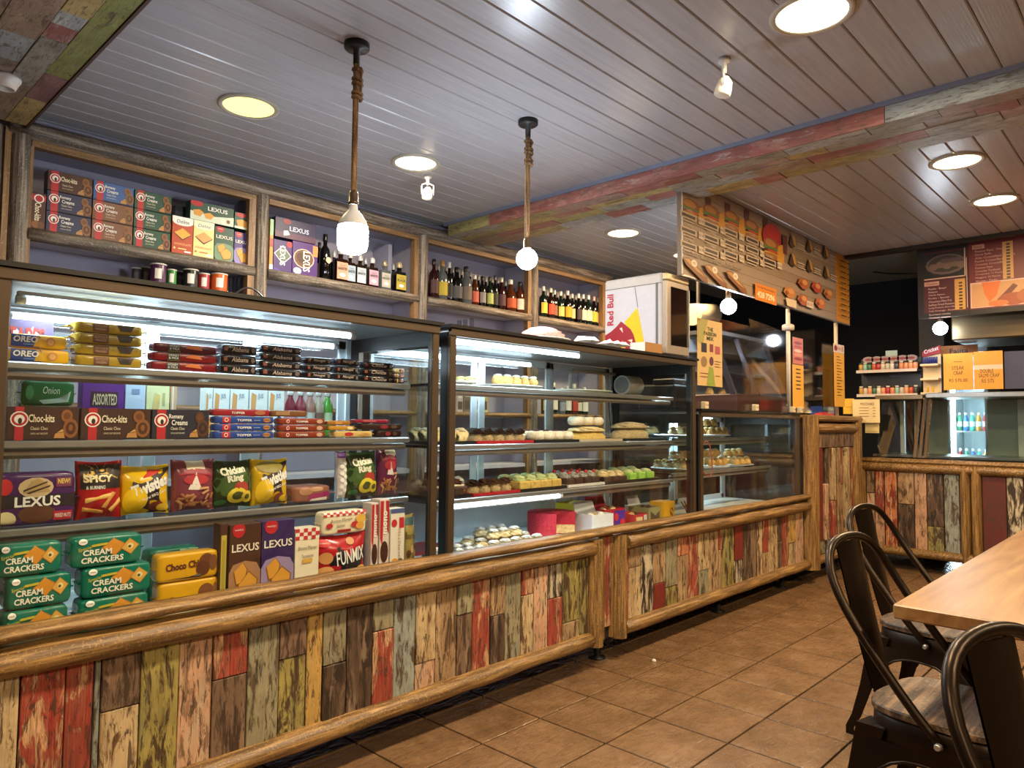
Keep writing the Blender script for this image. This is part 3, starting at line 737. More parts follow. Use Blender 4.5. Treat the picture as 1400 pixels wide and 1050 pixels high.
display_case(*C3, S3, [(4.10, 5.2, 2.75, 1.262)], 'case', 'low glass display case with plates of savoury snacks beside the tall pillar', back_mull=(4.06, 4.75, 5.52), shelf_front=2.43, power=1.6)
# ================================================================== PACKAGED GOODS
def flat_surf(w_, h_, yf): return lambda u, v, off: Vector(((u-.5)*w_, yf-off, v*h_))
def carton(name, label, cat, X0, X1, Z0, Z1, Yf, depth, base, items, group=None, rotz=0.0, tilt=0.0, c=.0012):
    w_, h_ = X1-X0-.0015, Z1-Z0-.001
    mb = MB(); mb.cbox(-w_/2, w_/2, -depth/2, depth/2, 0, h_, c, flat(base))
    o = obj(name, mb, None, loc=((X0+X1)/2, Yf+depth/2, Z0), rot=(tilt, 0, rotz), label=label, cat=cat, group=group)
    decor(o, items, flat_surf(w_, h_, -depth/2), True, aspect=w_/h_)
    return o
def packet(name, label, cat, X0, X1, Z0, Z1, Yf, depth, base, items, group=None, rotz=0.0, fin=.006, shine=.25, roll=0.0, smooth=True):
    """wrapped roll or slab of biscuits: soft rounded body, crimped fins on both ends"""
    w_, h_ = X1-X0-.001, Z1-Z0-.001
    m = flat(base, shine, 0.0)
    b = w_/2-fin; n = 8
    mb = MB(); rings = []
    r_ = random.Random(crc32(label.encode()) & 255)
    xs = [-b, -b+.006, -b+.016]+[-b*.5, 0, b*.5]+[b-.016, b-.006, b]
    sc = [.72, .93, .99, 1.0, .99, 1.0, .99, .93, .72]
    e = 8.0; K = 28
    for x, s_ in zip(xs, sc):
        ring = []
        for k in range(K):
            a = 2*math.pi*k/K; ca, sa = math.cos(a), math.sin(a)
            yy = math.copysign(abs(ca)**(2/e), ca)*depth/2*s_; zz = math.copysign(abs(sa)**(2/e), sa)*h_/2*s_
            ring.append((x+r_.uniform(-.0006, .0006), yy, h_/2+zz))
        rings += ring
    mb.add(rings, [(i*K+k, i*K+(k+1) % K, (i+1)*K+(k+1) % K, (i+1)*K+k) for i in range(len(xs)-1) for k in range(K)], m, True)
    for sgn in (-1, 1):
        xb = sgn*b; vs = []; L = 9
        for j in range(L):
            t_ = j/(L-1)-.5
            vs += [(xb, t_*depth*.55, h_/2+(t_*h_*.1)), (xb+sgn*(fin*.6), t_*depth*.9, h_/2+.002*math.sin(j*2)), (xb+sgn*(fin if j % 2 else fin*.8), t_*depth*.95, h_/2+.003*math.sin(j*2.1))]
        mb.add(vs, [(j*3+q, (j+1)*3+q, (j+1)*3+q+1, j*3+q+1) for j in range(L-1) for q in (0, 1)], m)
        ring0 = rings[:K] if sgn < 0 else rings[-K:]
        mb.add(list(ring0), [list(range(K))], m)
    o = obj(name, mb, None, loc=((X0+X1)/2, Yf+depth/2, Z0), rot=(0, roll, rotz), label=label, cat=cat, group=group)
    def surf(u, v, off):
        x = (u-.5)*2*(b-.004); z = v-.5
        k_ = (1-min(1, abs(z)*2)**e)**(1/e) if abs(z) < .4999 else 0
        return Vector((x, -depth/2*max(k_, .3)*.995-off-.0004, h_/2+z*h_*.96))
    decor(o, items, surf, False, eps=.0006, aspect=2*b/h_)
    return o
def bag(name, label, cat, X0, X1, Z0, Z1, Yf, depth, base, items, group=None, rotz=0.0, lean=0.0, shine=.22, tiltx=0.06, seal=.05, wob=.0015):
    """upright pillow bag with crimped seals at top and bottom"""
    w_, h_ = X1-X0, Z1-Z0
    m = flat(base, shine); nu, nv = 16, 18
    r_ = random.Random(crc32(label.encode()) & 1023); ph = [r_.uniform(0, 6.28) for _ in range(4)]
    def half(u):                      # silhouette: waist in slightly at the middle
        return 1.0
    def bul(u, v):
        a = max(0, 1-abs(2*u-1)**2.6); c = max(0.0, min(1, (v-seal*.5)/(.28)))**.6*max(0.0, min(1, (1-seal*.5-v)/(.28)))**.6
        return a**.62*c*(1+.05*math.sin(9*u+ph[0])*math.sin(7*v+ph[1]))+.03*math.sin(21*u+ph[2])*math.sin(15*v+ph[3])*a
    def pos(u, v, sgn):
        px = (u-.5)*w_*(1-.05*math.sin(math.pi*v)**2)
        zz = v*h_+.006*math.sin(math.pi*u)*(1 if v < .5 else -1)*(abs(v-.5)*2)**4
        return Vector((px, -sgn*depth/2*bul(u, v), zz))
    mb = MB()
    for sgn in (1, -1):
        vs = [pos(i/nu, j/nv, sgn) for j in range(nv+1) for i in range(nu+1)]
        mb.add(vs, [(j*(nu+1)+i, j*(nu+1)+i+1, (j+1)*(nu+1)+i+1, (j+1)*(nu+1)+i) for j in range(nv) for i in range(nu)], m, True)
    o = obj(name, mb, None, loc=((X0+X1)/2, Yf+depth/2, Z0), rot=(-tiltx, lean, rotz), label=label, cat=cat, group=group)
    def surf(u, v, off):
        p_ = pos(min(1, max(0, u)), min(1, max(0, v)), 1); p_.y -= off+.0008; return p_
    decor(o, items, surf, False, eps=.0009, aspect=w_/h_)
    return o
def XR(x0, x1, y, Y): return onY(x0, y, Y).x, onY(x1, y, Y).x
def ZR(x, y, Y): return onY(x, y, Y).z

CRM = '#f0e3c4'; WHT = '#f2f0ea'; RED = '#b81f2a'
def cookies(u0, hi=True, dark='#4a2516', mid='#8a5428'):
    return [('ell', u0+.04, .74, .085, .20, mid), ('ell', u0+.04, .74, .05, .11, '#6b3c1c'), ('ell', u0+.10, .36, .11, .30, mid), ('ell', u0+.10, .36, .075, .20, dark), ('ell', u0+.10, .38, .03, .10, mid),
            ('poly', [(u0-.14, .06), (u0-.12, .2), (u0, .24), (u0+.02, .06)], '#b9854a'), ('poly', [(u0-.1, .22), (u0-.02, .34), (u0, .26)], '#c89a5c')]
def bk_items(name, sub, stripe=(.10, .22), lines=1, ck=('#4a2516', '#8a5428'), cu=.78, red=RED):
    it = [('rect', 0, .015, 1, .06, '#2a1a18'), ('rect', stripe[0], 0, stripe[1], 1, red), ('disc', (stripe[0]+stripe[1])/2+.0, .63, .235, WHT), ('disc', (stripe[0]+stripe[1])/2, .63, .20, red), ('disc', (stripe[0]+stripe[1])/2, .63, .135, WHT), ('ell', (stripe[0]+stripe[1])/2+.008, .58, .028, .09, '#2a1a1a')]
    it += cookies(cu, True, *ck)
    if lines == 1: it += [('text', name, .46, .66, .36, .24, CRM, .02)]
    else:
        a, b_ = name.split('\n'); it += [('text', a, .40, .75, .25, .19, WHT, .02), ('text', b_, .46, .56, .28, .18, WHT, .02)]
    it += [('text', sub, .43, .36, .24, .10, CRM, .0), ('text', 'CHOC OAT BISCUITS', .43, .20, .24, .05, CRM, 0)]
    return it
def lexus_front(main, glow, c1='#d89a3a', name='LEXUS', sub=None, burst=RED, tcol='#e8e0d4'):
    return [('poly', ell(.5, .25, .75, .28, 12), glow), ('ell', .28, .93, .20, .10, burst), ('text', "munchy's", .28, .93, .26, .035, WHT, .0), ('text', name, .5, .70, .86, .10, tcol, .02),
            ('poly', [(.14, .40), (.42, .52), (.58, .42), (.50, .24), (.22, .22)], '#8a5a24'), ('poly', [(.16, .41), (.42, .51), (.55, .42), (.48, .26), (.24, .25)], c1),
            ('poly', [(.28, .22), (.62, .40), (.92, .28), (.86, .08), (.48, .03)], '#8a5a24'), ('poly', [(.31, .23), (.62, .38), (.88, .28), (.83, .11), (.49, .06)], c1)]
BOX = 'biscuit_box'
# ---- wall shelf, first bay
def wall_box(px0, px1, ytop, Zb, Zt, base, items, label, depth=.07, Yf=YS+.045, name=BOX, rotz=0.0, group=None):
    x0, x1 = XR(px0, px1, ytop, Yf); return carton(name, label, 'box', x0, x1, Zb, Zt, Yf, depth, base, items, group, rotz)
hA = (2.474-SZ-.006)/3
NAV = '#23264e'; BRN = '#5c2f22'
stackA = [(64, 126, 'navy', [('Romany\nCreams', NAV, 'bottom'), ('Romany\nCreams', NAV, 'middle'), ('Choc-kits', '#4a2018', 'top')]),
          (127, 183, 'brown', [('Romany\nCreams', '#7a4a34', 'bottom'), ('Romany\nCreams', '#7a4a34', 'middle'), ('Romany\nCreams', '#2f5aa0', 'top')]),
          (184, 235, 'green', [('Romany\nCreams', '#1f4a38', 'bottom'), ('Romany\nCreams', '#1f4a38', 'middle'), ('Romany\nCreams', '#1f4a38', 'top')])]
cname = {NAV: 'navy blue', '#4a2018': 'dark brown', '#7a4a34': 'light brown', '#2f5aa0': 'bright blue', '#1f4a38': 'dark green'}
for (a, b_, nm, lst) in stackA:
    for k, (txt, base, lv) in enumerate(lst):
        wall_box(a, b_, 270, SZ+.002+k*hA, SZ+.002+(k+1)*hA-.001, base, bk_items(txt, 'Classic Choc', (.08, .24), 2 if '\n' in txt else 1, cu=.80),
                 '%s biscuit box with red stripe, %s of the %s stack on the wall shelf' % (cname[base], lv, nm))
x0, x1 = XR(41, 63, 280, YS+.045)
carton(BOX, 'brown biscuit box standing on end beside the stacked boxes on the wall shelf', 'box', x0, x1, SZ+.002, SZ+.185, YS+.045, .07, '#4a2018',
       [('rect', 0, .78, 1, .94, RED), ('disc', .55, .84, .12, WHT), ('disc', .55, .84, .09, RED), ('text', 'Choc-kits', .5, .47, .5, .42, CRM, .02, -math.pi/2), ('ell', .4, .12, .3, .1, '#8a5428'), ('ell', .72, .12, .22, .1, '#6b3c1c')])
hB = .215
def deli(base, top, tcol, word, ck):
    return [('poly', [(0, 1), (1, 1), (1, .86)]+[(1-.5*(1-math.cos(math.pi*k/8))*1.0, .86-.10*math.sin(math.pi*k/8)) for k in range(1, 8)]+[(0, .86)], top), ('text', 'Delite', .5, .87, .6, .09, '#3a3a5a' if top == WHT else '#6a6a8a', .0, 0, .2),
            ('poly', [(.06, .54), (.5, .70), (.94, .54), (.5, .36)], '#5a2a14'), ('poly', [(.1, .55), (.5, .70), (.9, .55), (.5, .40)], ck), ('text', word, .5, .26, .8, .055, tcol, 0), ('disc', .12, .14, .03, tcol), ('rect', .3, .12, .7, .15, tcol), ('rect', .6, .05, .92, .09, WHT)]
def wboxpx(a, b_, Zb, Zt, base, it, label, **k): return wall_box(a, b_, 320, Zb, Zt, base, it, label, **k)
wboxpx(235, 264, SZ+.002, SZ+hB, '#b8441f', deli('#b8441f', WHT, '#f0d080', 'CHOCOLATE', '#e0a83c'), 'orange wafer box with white label top on the wall shelf')
wboxpx(264.5, 293, SZ+.002, SZ+hB, '#e8d890', deli('#e8d890', '#f2eecc', '#c86a4a', 'HAZELNUT', '#d8a05c'), 'pale yellow wafer box on the wall shelf')
lx = lambda glow: lexus_front('#1d4a34', glow)
wboxpx(293.5, 320, SZ+.002, SZ+hB-.01, '#1d4a38', lexus_front('', '#6a8a6a'), 'green upright cracker box on the wall shelf')
wboxpx(320.5, 342, SZ+.002, SZ+hB-.02, '#3a2a6e', lexus_front('', '#8a7ab8'), 'violet upright cracker box at the end of the wall shelf bay')
lexus_h = [('poly', [(0, 0), (1, 0), (1, .5), (.55, .35), (0, .45)], '#cfd8c4'), ('ell', .14, .88, .14, .16, RED), ('text', 'LEXUS', .62, .72, .46, .22, WHT, .02), ('poly', [(.06, .5), (.2, .58), (.3, .45), (.22, .2), (.08, .25)], '#d89a3a'), ('poly', [(.3, .4), (.44, .5), (.54, .36), (.46, .14), (.34, .18)], '#d89a3a'), ('disc', .75, .2, .12, '#f0ead8'), ('disc', .87, .22, .1, '#7a4a24')]
wboxpx(259, 319, SZ+hB+.001, SZ+hB+.112, '#1d4a38', lexus_h, 'green cracker box lying across the upright wafer boxes')
wboxpx(320, 342, SZ+hB+.001, SZ+hB+.10, '#1d4a38', [('ell', .4, .85, .35, .14, RED), ('poly', [(.1, .5), (.5, .6), (.9, .45), (.7, .1), (.2, .15)], '#d89a3a'), ('rect', 0, 0, 1, .14, '#cfd8c4')], 'small green cracker box end showing over the violet box')
wboxpx(238, 256, SZ+.24, SZ+.31, '#1c2030', [('rect', .05, .1, .95, .5, '#3a3f50')], 'dark box lying in the shadow behind the wafer boxes', Yf=YS+.16, depth=.10)
# ---- wall shelf second bay: violet cartons
wboxpx(369, 374, SZ+.002, SZ+.32, '#d08a3a', [('rect', 0, .45, 1, .62, '#9a3020'), ('rect', 0, .68, 1, 1, '#8ab88a'), ('rect', 0, 0, 1, .1, WHT)], 'narrow orange box edge beside the violet cartons')
dia = [('poly', [(.02, .55), (.5, .85), (.98, .52), (.5, .22)], '#c8c0d4'), ('poly', [(.08, .55), (.5, .80), (.92, .52), (.5, .27)], '#5a6a58'), ('poly', [(.05, .1), (.5, 0), (0, 0)], '#4a3aa0')]
wboxpx(374.5, 400, SZ+.002, SZ+.20, '#3c1f66', dia+[('disc', .85, .9, .1, RED), ('text', 'LEXUS', .48, .5, .62, .3, WHT, .02, -math.pi/2)], 'violet carton on its side with a white diamond on the wall shelf')
wboxpx(400.5, 435, SZ+.002, SZ+.215, '#4a2470', [('ell', .45, .5, .42, .30, '#c9b8a0'), ('ell', .45, .5, .38, .27, '#6a4634'), ('ell', .42, .52, .26, .18, '#4a2e22'), ('rect', .8, .62, 1, .95, '#e08a4a'), ('ell', .2, .1, .16, .1, '#cfe0e8'), ('text', 'LEXUS', .55, .42, .62, .28, WHT, .02, -math.pi/2)], 'violet carton with a round cookie picture on the wall shelf')
wboxpx(376, 432, SZ+.218, SZ+.345, '#261d48', [('rect', 0, 0, 1, .30, '#54304a'), ('ell', .28, .85, .1, .14, '#8a2030'), ('text', 'LEXUS', .58, .52, .48, .24, '#cfd4e8', .02), ('poly', [(.2, .1), (.35, .2), (.3, .4), (.2, .35)], WHT)], 'dark violet carton lying on top of the violet cartons')

# ---- biscuit case, top shelf
Y1 = 2.375
def zt(x, y, Y=Y1): return ZR(x, y, Y)
g1 = None
# golden cookie rolls
oreo = [('rect', 0, .04, .52, .96, '#1e3f86'), ('poly', [(.40, .1), (.62, .1), (.5, .9), (.44, .95)], '#e8b020'), ('text', 'OREO', .26, .62, .44, .46, WHT, .03, 0, .1), ('ell', .72, .5, .09, .34, '#c8853a'), ('ell', .72, .5, .06, .22, '#e0a860'), ('rect', .22, .2, .42, .28, '#6a90d0')]
x0, x1 = XR(8, 97, 480, Y1); h = .040
packet('biscuit_packet', 'blue and yellow cookie roll lying directly on the top glass case shelf', 'packet', x0, x1+.004, S1[0]+.003, S1[0]+.003+h, Y1, .05, '#e3ae1c', oreo)
packet('biscuit_packet', 'blue and yellow cookie roll lying on top of another cookie roll', 'packet', x0, x1-.004, S1[0]+.004+h, S1[0]+.004+2*h, Y1+.002, .05, '#e3ae1c', oreo)
x0, x1 = XR(8, 74, 450, Y1+.07)
carton(BOX, 'dusky violet box with large red lettering standing behind the cookie rolls', 'box', x0, x1, S1[0]+.003, zt(40, 437, Y1+.07), Y1+.07, .06, '#5a5070', [('poly', [(.0, .55), (.2, .8), (.35, .6), (.55, .85), (.75, .6), (.8, .3), (.0, .3)], '#cfc8d8'), ('text', 'TAPES', .42, .62, .78, .42, '#9a3a34', .03)])
gold = [('rect', .24, .02, .48, .98, '#6a3b34'), ('text', 'CHOCOLATE', .36, .68, .20, .24, '#c8a878', .0), ('text', 'FINGERS', .36, .36, .16, .22, '#c8a878', .0), ('poly', [(.60, .95), (.88, .95), (.82, .3), (.66, .3)], '#2c2018')]
x0, x1 = XR(96, 203, 480, Y1); h = .0335
for k in range(4):
    packet('biscuit_packet', 'gold foil biscuit packet with brown label, %s of the gold stack' % ['lowest', 'second', 'third', 'topmost'][k], 'packet', x0-.002*k, x1+(.002 if k == 3 else 0), S1[0]+.003+k*h, S1[0]+.0025+(k+1)*h, Y1+.002*k, .06, '#a88a2c', gold, shine=.18, fin=.016, group='gold foil biscuit packets')
redp = [('rect', .20, .05, .40, .95, '#15121a'), ('text', 'HONEY', .30, .68, .16, .26, WHT, .0), ('text', '& MILK', .30, .36, .16, .26, WHT, .0), ('rect', .20, .02, .40, .12, '#8a8a3a'), ('poly', ell(.62, .35, .14, .5, 10, 0, math.pi), '#d8702c')]
x0, x1 = XR(205, 299, 490, Y1); h = .030
for k in range(3):
    packet('biscuit_packet', 'dark red biscuit packet with black label, %s of the red stack' % ['lowest', 'middle', 'topmost'][k], 'packet', x0+.003*k, x1+.002, S1[0]+.003+k*h, S1[0]+.0025+(k+1)*h, Y1+.001*k, .055, '#7d1420' if k < 2 else '#5c1428', redp, shine=.2, group='red biscuit packets')
def blackp(txt): return [('text', txt, .5, .5, .5, .5, '#d8c0b0', .0, 0, .25), ('rect', .02, .3, .12, .7, '#8a4030'), ('ell', .9, .5, .06, .3, '#6a5a58')]
for gi, (a, b_, n, ytop, txt, nm) in enumerate([(301, 354, 3, 471, 'Alabama', 'of the black stack beside the red packets'), (355, 415, 4, 472, 'Alabama', 'of the tallest black stack'), (417, 456, 3, 488, 'Nougat', 'of the plain black stack'), (458, 494, 3, 490, 'Nougat', 'of the black stack past the plain one'), (495, 541, 3, 495, 'Choco', 'of the black stack under the floral packets')]):
    x0, x1 = XR(a, b_, 500, Y1); top = zt((a+b_)/2, ytop); h = (top-S1[0]-.003)/n
    for k in range(n):
        packet('biscuit_packet', 'glossy black biscuit packet, %s %s' % ((['lowest', 'second', 'topmost'] if n == 3 else ['lowest', 'second', 'third', 'topmost'])[k], nm), 'packet', x0, x1, S1[0]+.003+k*h, S1[0]+.0025+(k+1)*h, Y1+.002*(k % 2), .055, '#14121a', blackp(txt), shine=.16, group='black biscuit packets')
for k, (base, z0, r_) in enumerate([('#3a2a2a', .003, .0), ('#8a6a5a', .022, .12), ('#c8b890', .044, .16)]):
    x0, x1 = XR(533, 572, 505, Y1-.03)
    packet('biscuit_packet', ['dark', 'brown', 'cream floral'][k]+' biscuit packet poking past the end of the top case shelf', 'packet', 1.772, 1.862, S1[0]+.003+k*.021, S1[0]+.0235+k*.021, Y1-.026, .07, base, [('rect', .0, .1, .12, .9, '#d8b830'), ('ell', .6, .5, .2, .3, '#b89aa0'), ('ell', .35, .5, .1, .3, '#6a4a3a')], roll=0, fin=.02)

# ---- biscuit case, second shelf
Y2 = 2.372
zs = S1[1]+.003
hk = zt(55, 556, Y2)-zs
ckb = bk_items('Choc-kits', 'Classic Choc'); rmy = bk_items('Romany\nCreams', 'Classic Choc', (.08, .23), 2, ('#2a1712', '#54301f'))
for (a, b_, base, it, lab) in [(9, 108, '#3d2119', ckb, 'dark brown biscuit box with red stripe at the left post of the glass case'), (110, 206, '#3d2119', ckb, 'dark brown biscuit box with red stripe between two boxes in the glass case'), (207.5, 286, '#1d1f33', rmy, 'navy biscuit box with red stripe in the glass case beside stacked wafer rolls')]:
    x0, x1 = XR(a, b_, 580, Y2); carton(BOX, lab, 'box', x0, x1, zs, zs+hk, Y2, .07, base, it)
tp = [('rect', .10, .05, .24, .95, RED), ('disc', .17, .5, .3, WHT), ('disc', .17, .5, .22, RED), ('text', 'TOPPER', .48, .46, .26, .34, WHT, .02), ('rect', .64, .42, .76, .5, '#9ab0d8'), ('ell', .88, .5, .07, .34, '#b07a48'), ('rect', .82, .42, .94, .56, '#7a4a28')]
h = .0255
x0, x1 = XR(291, 377, 585, Y2)
for k in range(3): packet('biscuit_packet', 'blue wafer roll packet, %s of three' % ['lowest', 'middle', 'topmost'][k], 'packet', x0, x1, zs+k*h, zs+(k+1)*h-.0005, Y2, .045, '#24489a', tp, group='blue wafer rolls')
packet('biscuit_packet', 'red wafer roll packet lying across the blue rolls', 'packet', x0-.005, x1-.012, zs+3*h, zs+4*h-.001, Y2+.006, .045, '#9c2432', [('text', 'TOPPER', .42, .46, .24, .34, WHT, .02), ('ell', .82, .5, .1, .34, '#b06a48')])
x0, x1 = XR(379, 447, 585, Y2)
for k in range(3): packet('biscuit_packet', 'rust brown wafer roll packet, %s of three' % ['lowest', 'middle', 'topmost'][k], 'packet', x0, x1, zs+k*h*.95, zs+(k+1)*h*.95-.0005, Y2, .045, '#8a3420', [tp[1], tp[2], ('text', 'TOPPER', .48, .46, .28, .34, WHT, .02), ('ell', .88, .5, .07, .34, '#c8a088')], group='rust wafer rolls')
x0, x1 = XR(366, 424, 560, Y2); packet('biscuit_packet', 'tan wafer roll packet lying on the rust rolls', 'packet', x0+.012, x1, zs+3*h+.0003, zs+4*h-.002, Y2+.008, .045, '#7a5030', [('rect', .1, .2, .5, .8, '#a07a50')])
for (a, b_, z0, z1, base, lab, it) in [(456, 512, 0, .026, '#cfae6a', 'cream biscuit packet with red oval lying flat on the case shelf', [('ell', .35, .5, .12, .3, RED), ('poly', [(.6, .3), (.8, .75), (.95, .4), (.75, .15)], '#b98a48')]), (448, 488, .027, .046, '#c08a30', 'golden biscuit packet above the cream packet', [('ell', .8, .5, .12, .35, '#e8d8b0')]), (446, 482, .047, .066, '#a8702c', 'amber biscuit packet topmost above the golden packet', [('rect', .3, .2, .6, .8, '#c89048')]),
                                       (515, 557, 0, .028, '#2c1a18', 'dark chocolate biscuit packet at the end of the case shelf', [('ell', .4, .5, .12, .34, '#8a2430'), ('ell', .7, .5, .1, .3, '#5a3a2a')]), (492, 552, .029, .055, '#33201c', 'dark chocolate biscuit packet stacked over two packets', [('ell', .55, .5, .1, .36, '#8a2430'), ('ell', .8, .5, .08, .3, '#6a4a38')]), (484, 534, .056, .072, '#8c1c34', 'crimson biscuit packet topmost at the end of the case shelf', [('rect', .2, .3, .6, .7, '#b04a5a')])]:
    x0, x1 = XR(a, b_, 590, Y2); packet('biscuit_packet', lab, 'packet', x0, min(x1, 1.852), zs+z0, zs+z1-.0005, Y2, .05, base, it)
# second shelf, back row
Y2b = 2.60
def bk(a, b_, yt, base, it, lab, name='biscuit_box', depth=.05, cat='box', Y=Y2b):
    x0, x1 = XR(a, b_, 545, Y); return carton(name, lab, cat, x0, x1, zs, ZR((a+b_)/2, yt, Y), Y, depth, base, it)
grn = [('text', 'Onion', .55, .62, .34, .3, '#dfe8c0', .0, 0, .2), ('poly', [(.3, .2), (.7, .3), (.95, .6), (.9, .15), (.4, .05)], '#cfd8b8'), ('ell', .12, .5, .08, .3, '#3f8a48')]
for k in range(2):
    x0, x1 = XR(26, 105, 545, Y2b); hh = (ZR(60, 519, Y2b)-zs)/2-.01
    packet('biscuit_packet', 'green cracker packet, %s of the pair behind the brown boxes' % ['lower', 'upper'][k], 'packet', x0, x1, zs+.02*0+k*hh+.02, zs+.02+(k+1)*hh-.001, Y2b, .06, '#2c6a34', grn, group='green cracker packets')
x0, x1 = XR(24, 107, 545, Y2b); carton(BOX, 'plain box lying under the green cracker packets', 'box', x0, x1, zs, zs+.0195, Y2b, .07, '#4a4a3c', [('rect', .1, .2, .9, .8, '#5c5c4a')])
bk(112, 170, 521, '#6a2f86', [('poly', [(.1, .0), (.9, 0), (.95, .35), (.6, .45), (.2, .3)], '#a86a4a'), ('rect', .2, .55, .85, .82, '#4a2a3a'), ('text', 'ASSORTED', .53, .68, .58, .2, '#e8d0a0', .02), ('ell', .3, .22, .14, .14, '#e0b888'), ('ell', .6, .25, .14, .12, '#9a5a3a'), ('ell', .8, .18, .14, .12, '#3a2018')], 'violet assorted biscuit bag standing behind the brown boxes', 'biscuit_bag')
bk(171, 199, 524, '#c9d4e6', [('ell', .5, .25, .36, .2, '#d8b870'), ('ell', .62, .36, .2, .16, '#e8d090'), ('rect', .3, .8, .7, .9, '#8a9ab8')], 'pale blue biscuit box standing behind the brown boxes')
bk(200, 232, 526, '#ece2a8', [('poly', [(.15, .1), (.9, .1), (.95, .35), (.2, .4)], '#e0b868'), ('poly', [(.2, .4), (.35, .85), (.6, .8), (.5, .4)], '#e8c478'), ('rect', .7, .6, .8, .85, '#c8b878')], 'pale yellow biscuit box standing behind the brown boxes')
bk(233, 242, 527, '#d8a878', [('rect', .2, 0, .5, 1, '#e8d8c8')], 'slim orange biscuit box behind the navy box')
fruits = ['#e8902c', '#3a3f6a', '#ec8a24', '#d8b040', '#3a3f6a']
jn = ['orange slice', 'dark berry', 'whole orange', 'pineapple', 'black grape']
for k, (a, b_) in enumerate([(281, 291), (291.5, 314), (315, 340), (341, 366), (367, 389)]):
    bk(a, b_, 530, '#e6e2da', [('poly', [(0, 0), (.25, 0), (.38, .85), (.12, .9)], '#d89a5c'), ('ell', .68, .22, .28, .2, fruits[k]), ('ell', .85, .12, .16, .12, '#5a8a3a'), ('text', 'JUS', .6, .82, .3, .12, '#33406a', .0)], 'white juice carton printed with %s behind the wafer rolls' % jn[k], 'juice_carton', cat='carton', Y=2.62)
def drink(X, Y, z, s, base, lab, col, grp=None):
    t = empty('drink_bottle', (X, Y, z), lab, 'bottle', grp)
    mb = MB(); mb.lathe([(.024*s, 0), (.028*s, .004), (.029*s, .05*s), (.025*s, .09*s), (.029*s, .12*s), (.027*s, .155*s), (.013*s, .19*s), (.012*s, .2*s)], 16, flat(base, .2)); obj('bottle_body', mb, t)
    mb = MB(); mb.lathe([(.0296*s, .055*s), (.0262*s, .09*s), (.0296*s, .118*s)], 16, flat(col, .4), cap=False); obj('label_band', mb, t)
    mb = MB(); mb.lathe([(.015*s, .2*s), (.015*s, .225*s), (.013*s, .228*s)], 14, flat(WHT, .4)); obj('cap', mb, t)
for k, (px, base, col, nm) in enumerate([(397, '#7a1f30', '#d8a0a8', 'crimson'), (411, '#8a2f3a', '#c8c0c8', 'rose'), (424, '#a8786a', '#d8d0c0', 'blush'), (436, '#b8a890', '#8a6a5a', 'beige'), (448, '#5aa03a', '#d8e8b8', 'lime green')]):
    p_ = onY(px, 545, 2.66); drink(p_.x, 2.66, zs, .82, base, nm+' drink bottle standing behind the rust wafer rolls', col)

# ---- biscuit case, third shelf: bags
zs = S1[2]+.003; Y3 = 2.385
x0, x1 = XR(6, 110, 690, Y3)
packet('biscuit_packet', 'large violet chocolate cookie packet standing on the third case shelf', 'packet', x0-.03, x1, zs, zt(55, 645, Y3), Y3, .07, '#45205c',
    [('rect', 0, .34, 1, .58, '#1d1420'), ('ell', .47, .72, .24, .20, '#cdb48a'), ('ell', .50, .2, .26, .18, '#5c3420'), ('poly', [(.30, .62), (.40, .85), (.5, .9), (.62, .8), (.66, .62)], '#b89a68'), ('poly', [(.3, .68), (.62, .84), (.62, .81), (.3, .64)], '#3a2018'), ('poly', [(.34, .62), (.66, .76), (.66, .73), (.38, .6)], '#3a2018'), ('text', 'LEXUS', .5, .45, .62, .20, WHT, .03), ('ell', .06, .75, .10, .16, RED), ('rect', .74, .72, .96, .9, '#7a3a5a'), ('text', 'NEW!', .85, .83, .17, .10, '#f0d060', .02), ('rect', .72, .06, .98, .24, '#a82030'), ('text', 'MIXED NUTS', .85, .15, .22, .08, WHT, 0), ('ell', .08, .12, .14, .16, '#d8cc9a')], fin=.014)
hot = [('rect', .06, .52, .94, .94, '#23181a'), ('poly', [(.12, .76), (.2, .95), (.3, .78), (.4, .96), (.5, .8), (.62, .96), (.7, .78), (.85, .93), (.85, .68), (.12, .68)], '#e0b850'), ('text', 'HOT', .5, .84, .55, .13, '#1a1214', .04), ('text', 'SPICY', .42, .69, .62, .13, '#f0e0b0', .05), ('text', '& BURNING', .36, .54, .4, .06, WHT, .02),
       ('poly', [(.15, .36), (.7, .44), (.72, .37), (.16, .28)], '#e8b860'), ('poly', [(.12, .22), (.55, .14), (.56, .08), (.12, .15)], '#e0a850'), ('poly', [(.5, .2), (.72, .46), (.82, .44), (.6, .18)], '#d89a48'), ('poly', [(.66, .15), (.92, .36), (.95, .28), (.74, .1)], '#e8b860')]
x0, x1 = XR(107, 172, 680, Y3-.008); bag('snack_bag', 'red and black spicy crisp bag beside the violet cookie packet', 'bag', x0, x1, zs, zt(134, 630, Y3), Y3-.008, .075, '#b01c24', hot)
tw = [('poly', [(.34, .02), (.95, .02), (.98, .95), (.66, .88), (.22, .66), (.20, .40)], '#2c1a1c'), ('poly', [(.40, .72), (.55, .92), (.8, .88), (.62, .78)], '#c8301c'), ('text', 'Twisties', .56, .58, .74, .24, WHT, .05, .35, .1), ('text', 'Natural BBQ Curry', .62, .38, .6, .07, WHT, .01, .35), ('ell', .70, .16, .16, .10, '#8a3a24'), ('ell', .84, .13, .14, .08, '#f0c830'), ('ell', .28, .3, .22, .26, '#f2c81c')]
x0, x1 = XR(165, 238, 680, Y3); bag('snack_bag', 'yellow and brown twisted snack bag beside the red crisp bag', 'bag', x0, x1, zs, zt(200, 636, Y3), Y3, .085, '#e3b81a', tw)
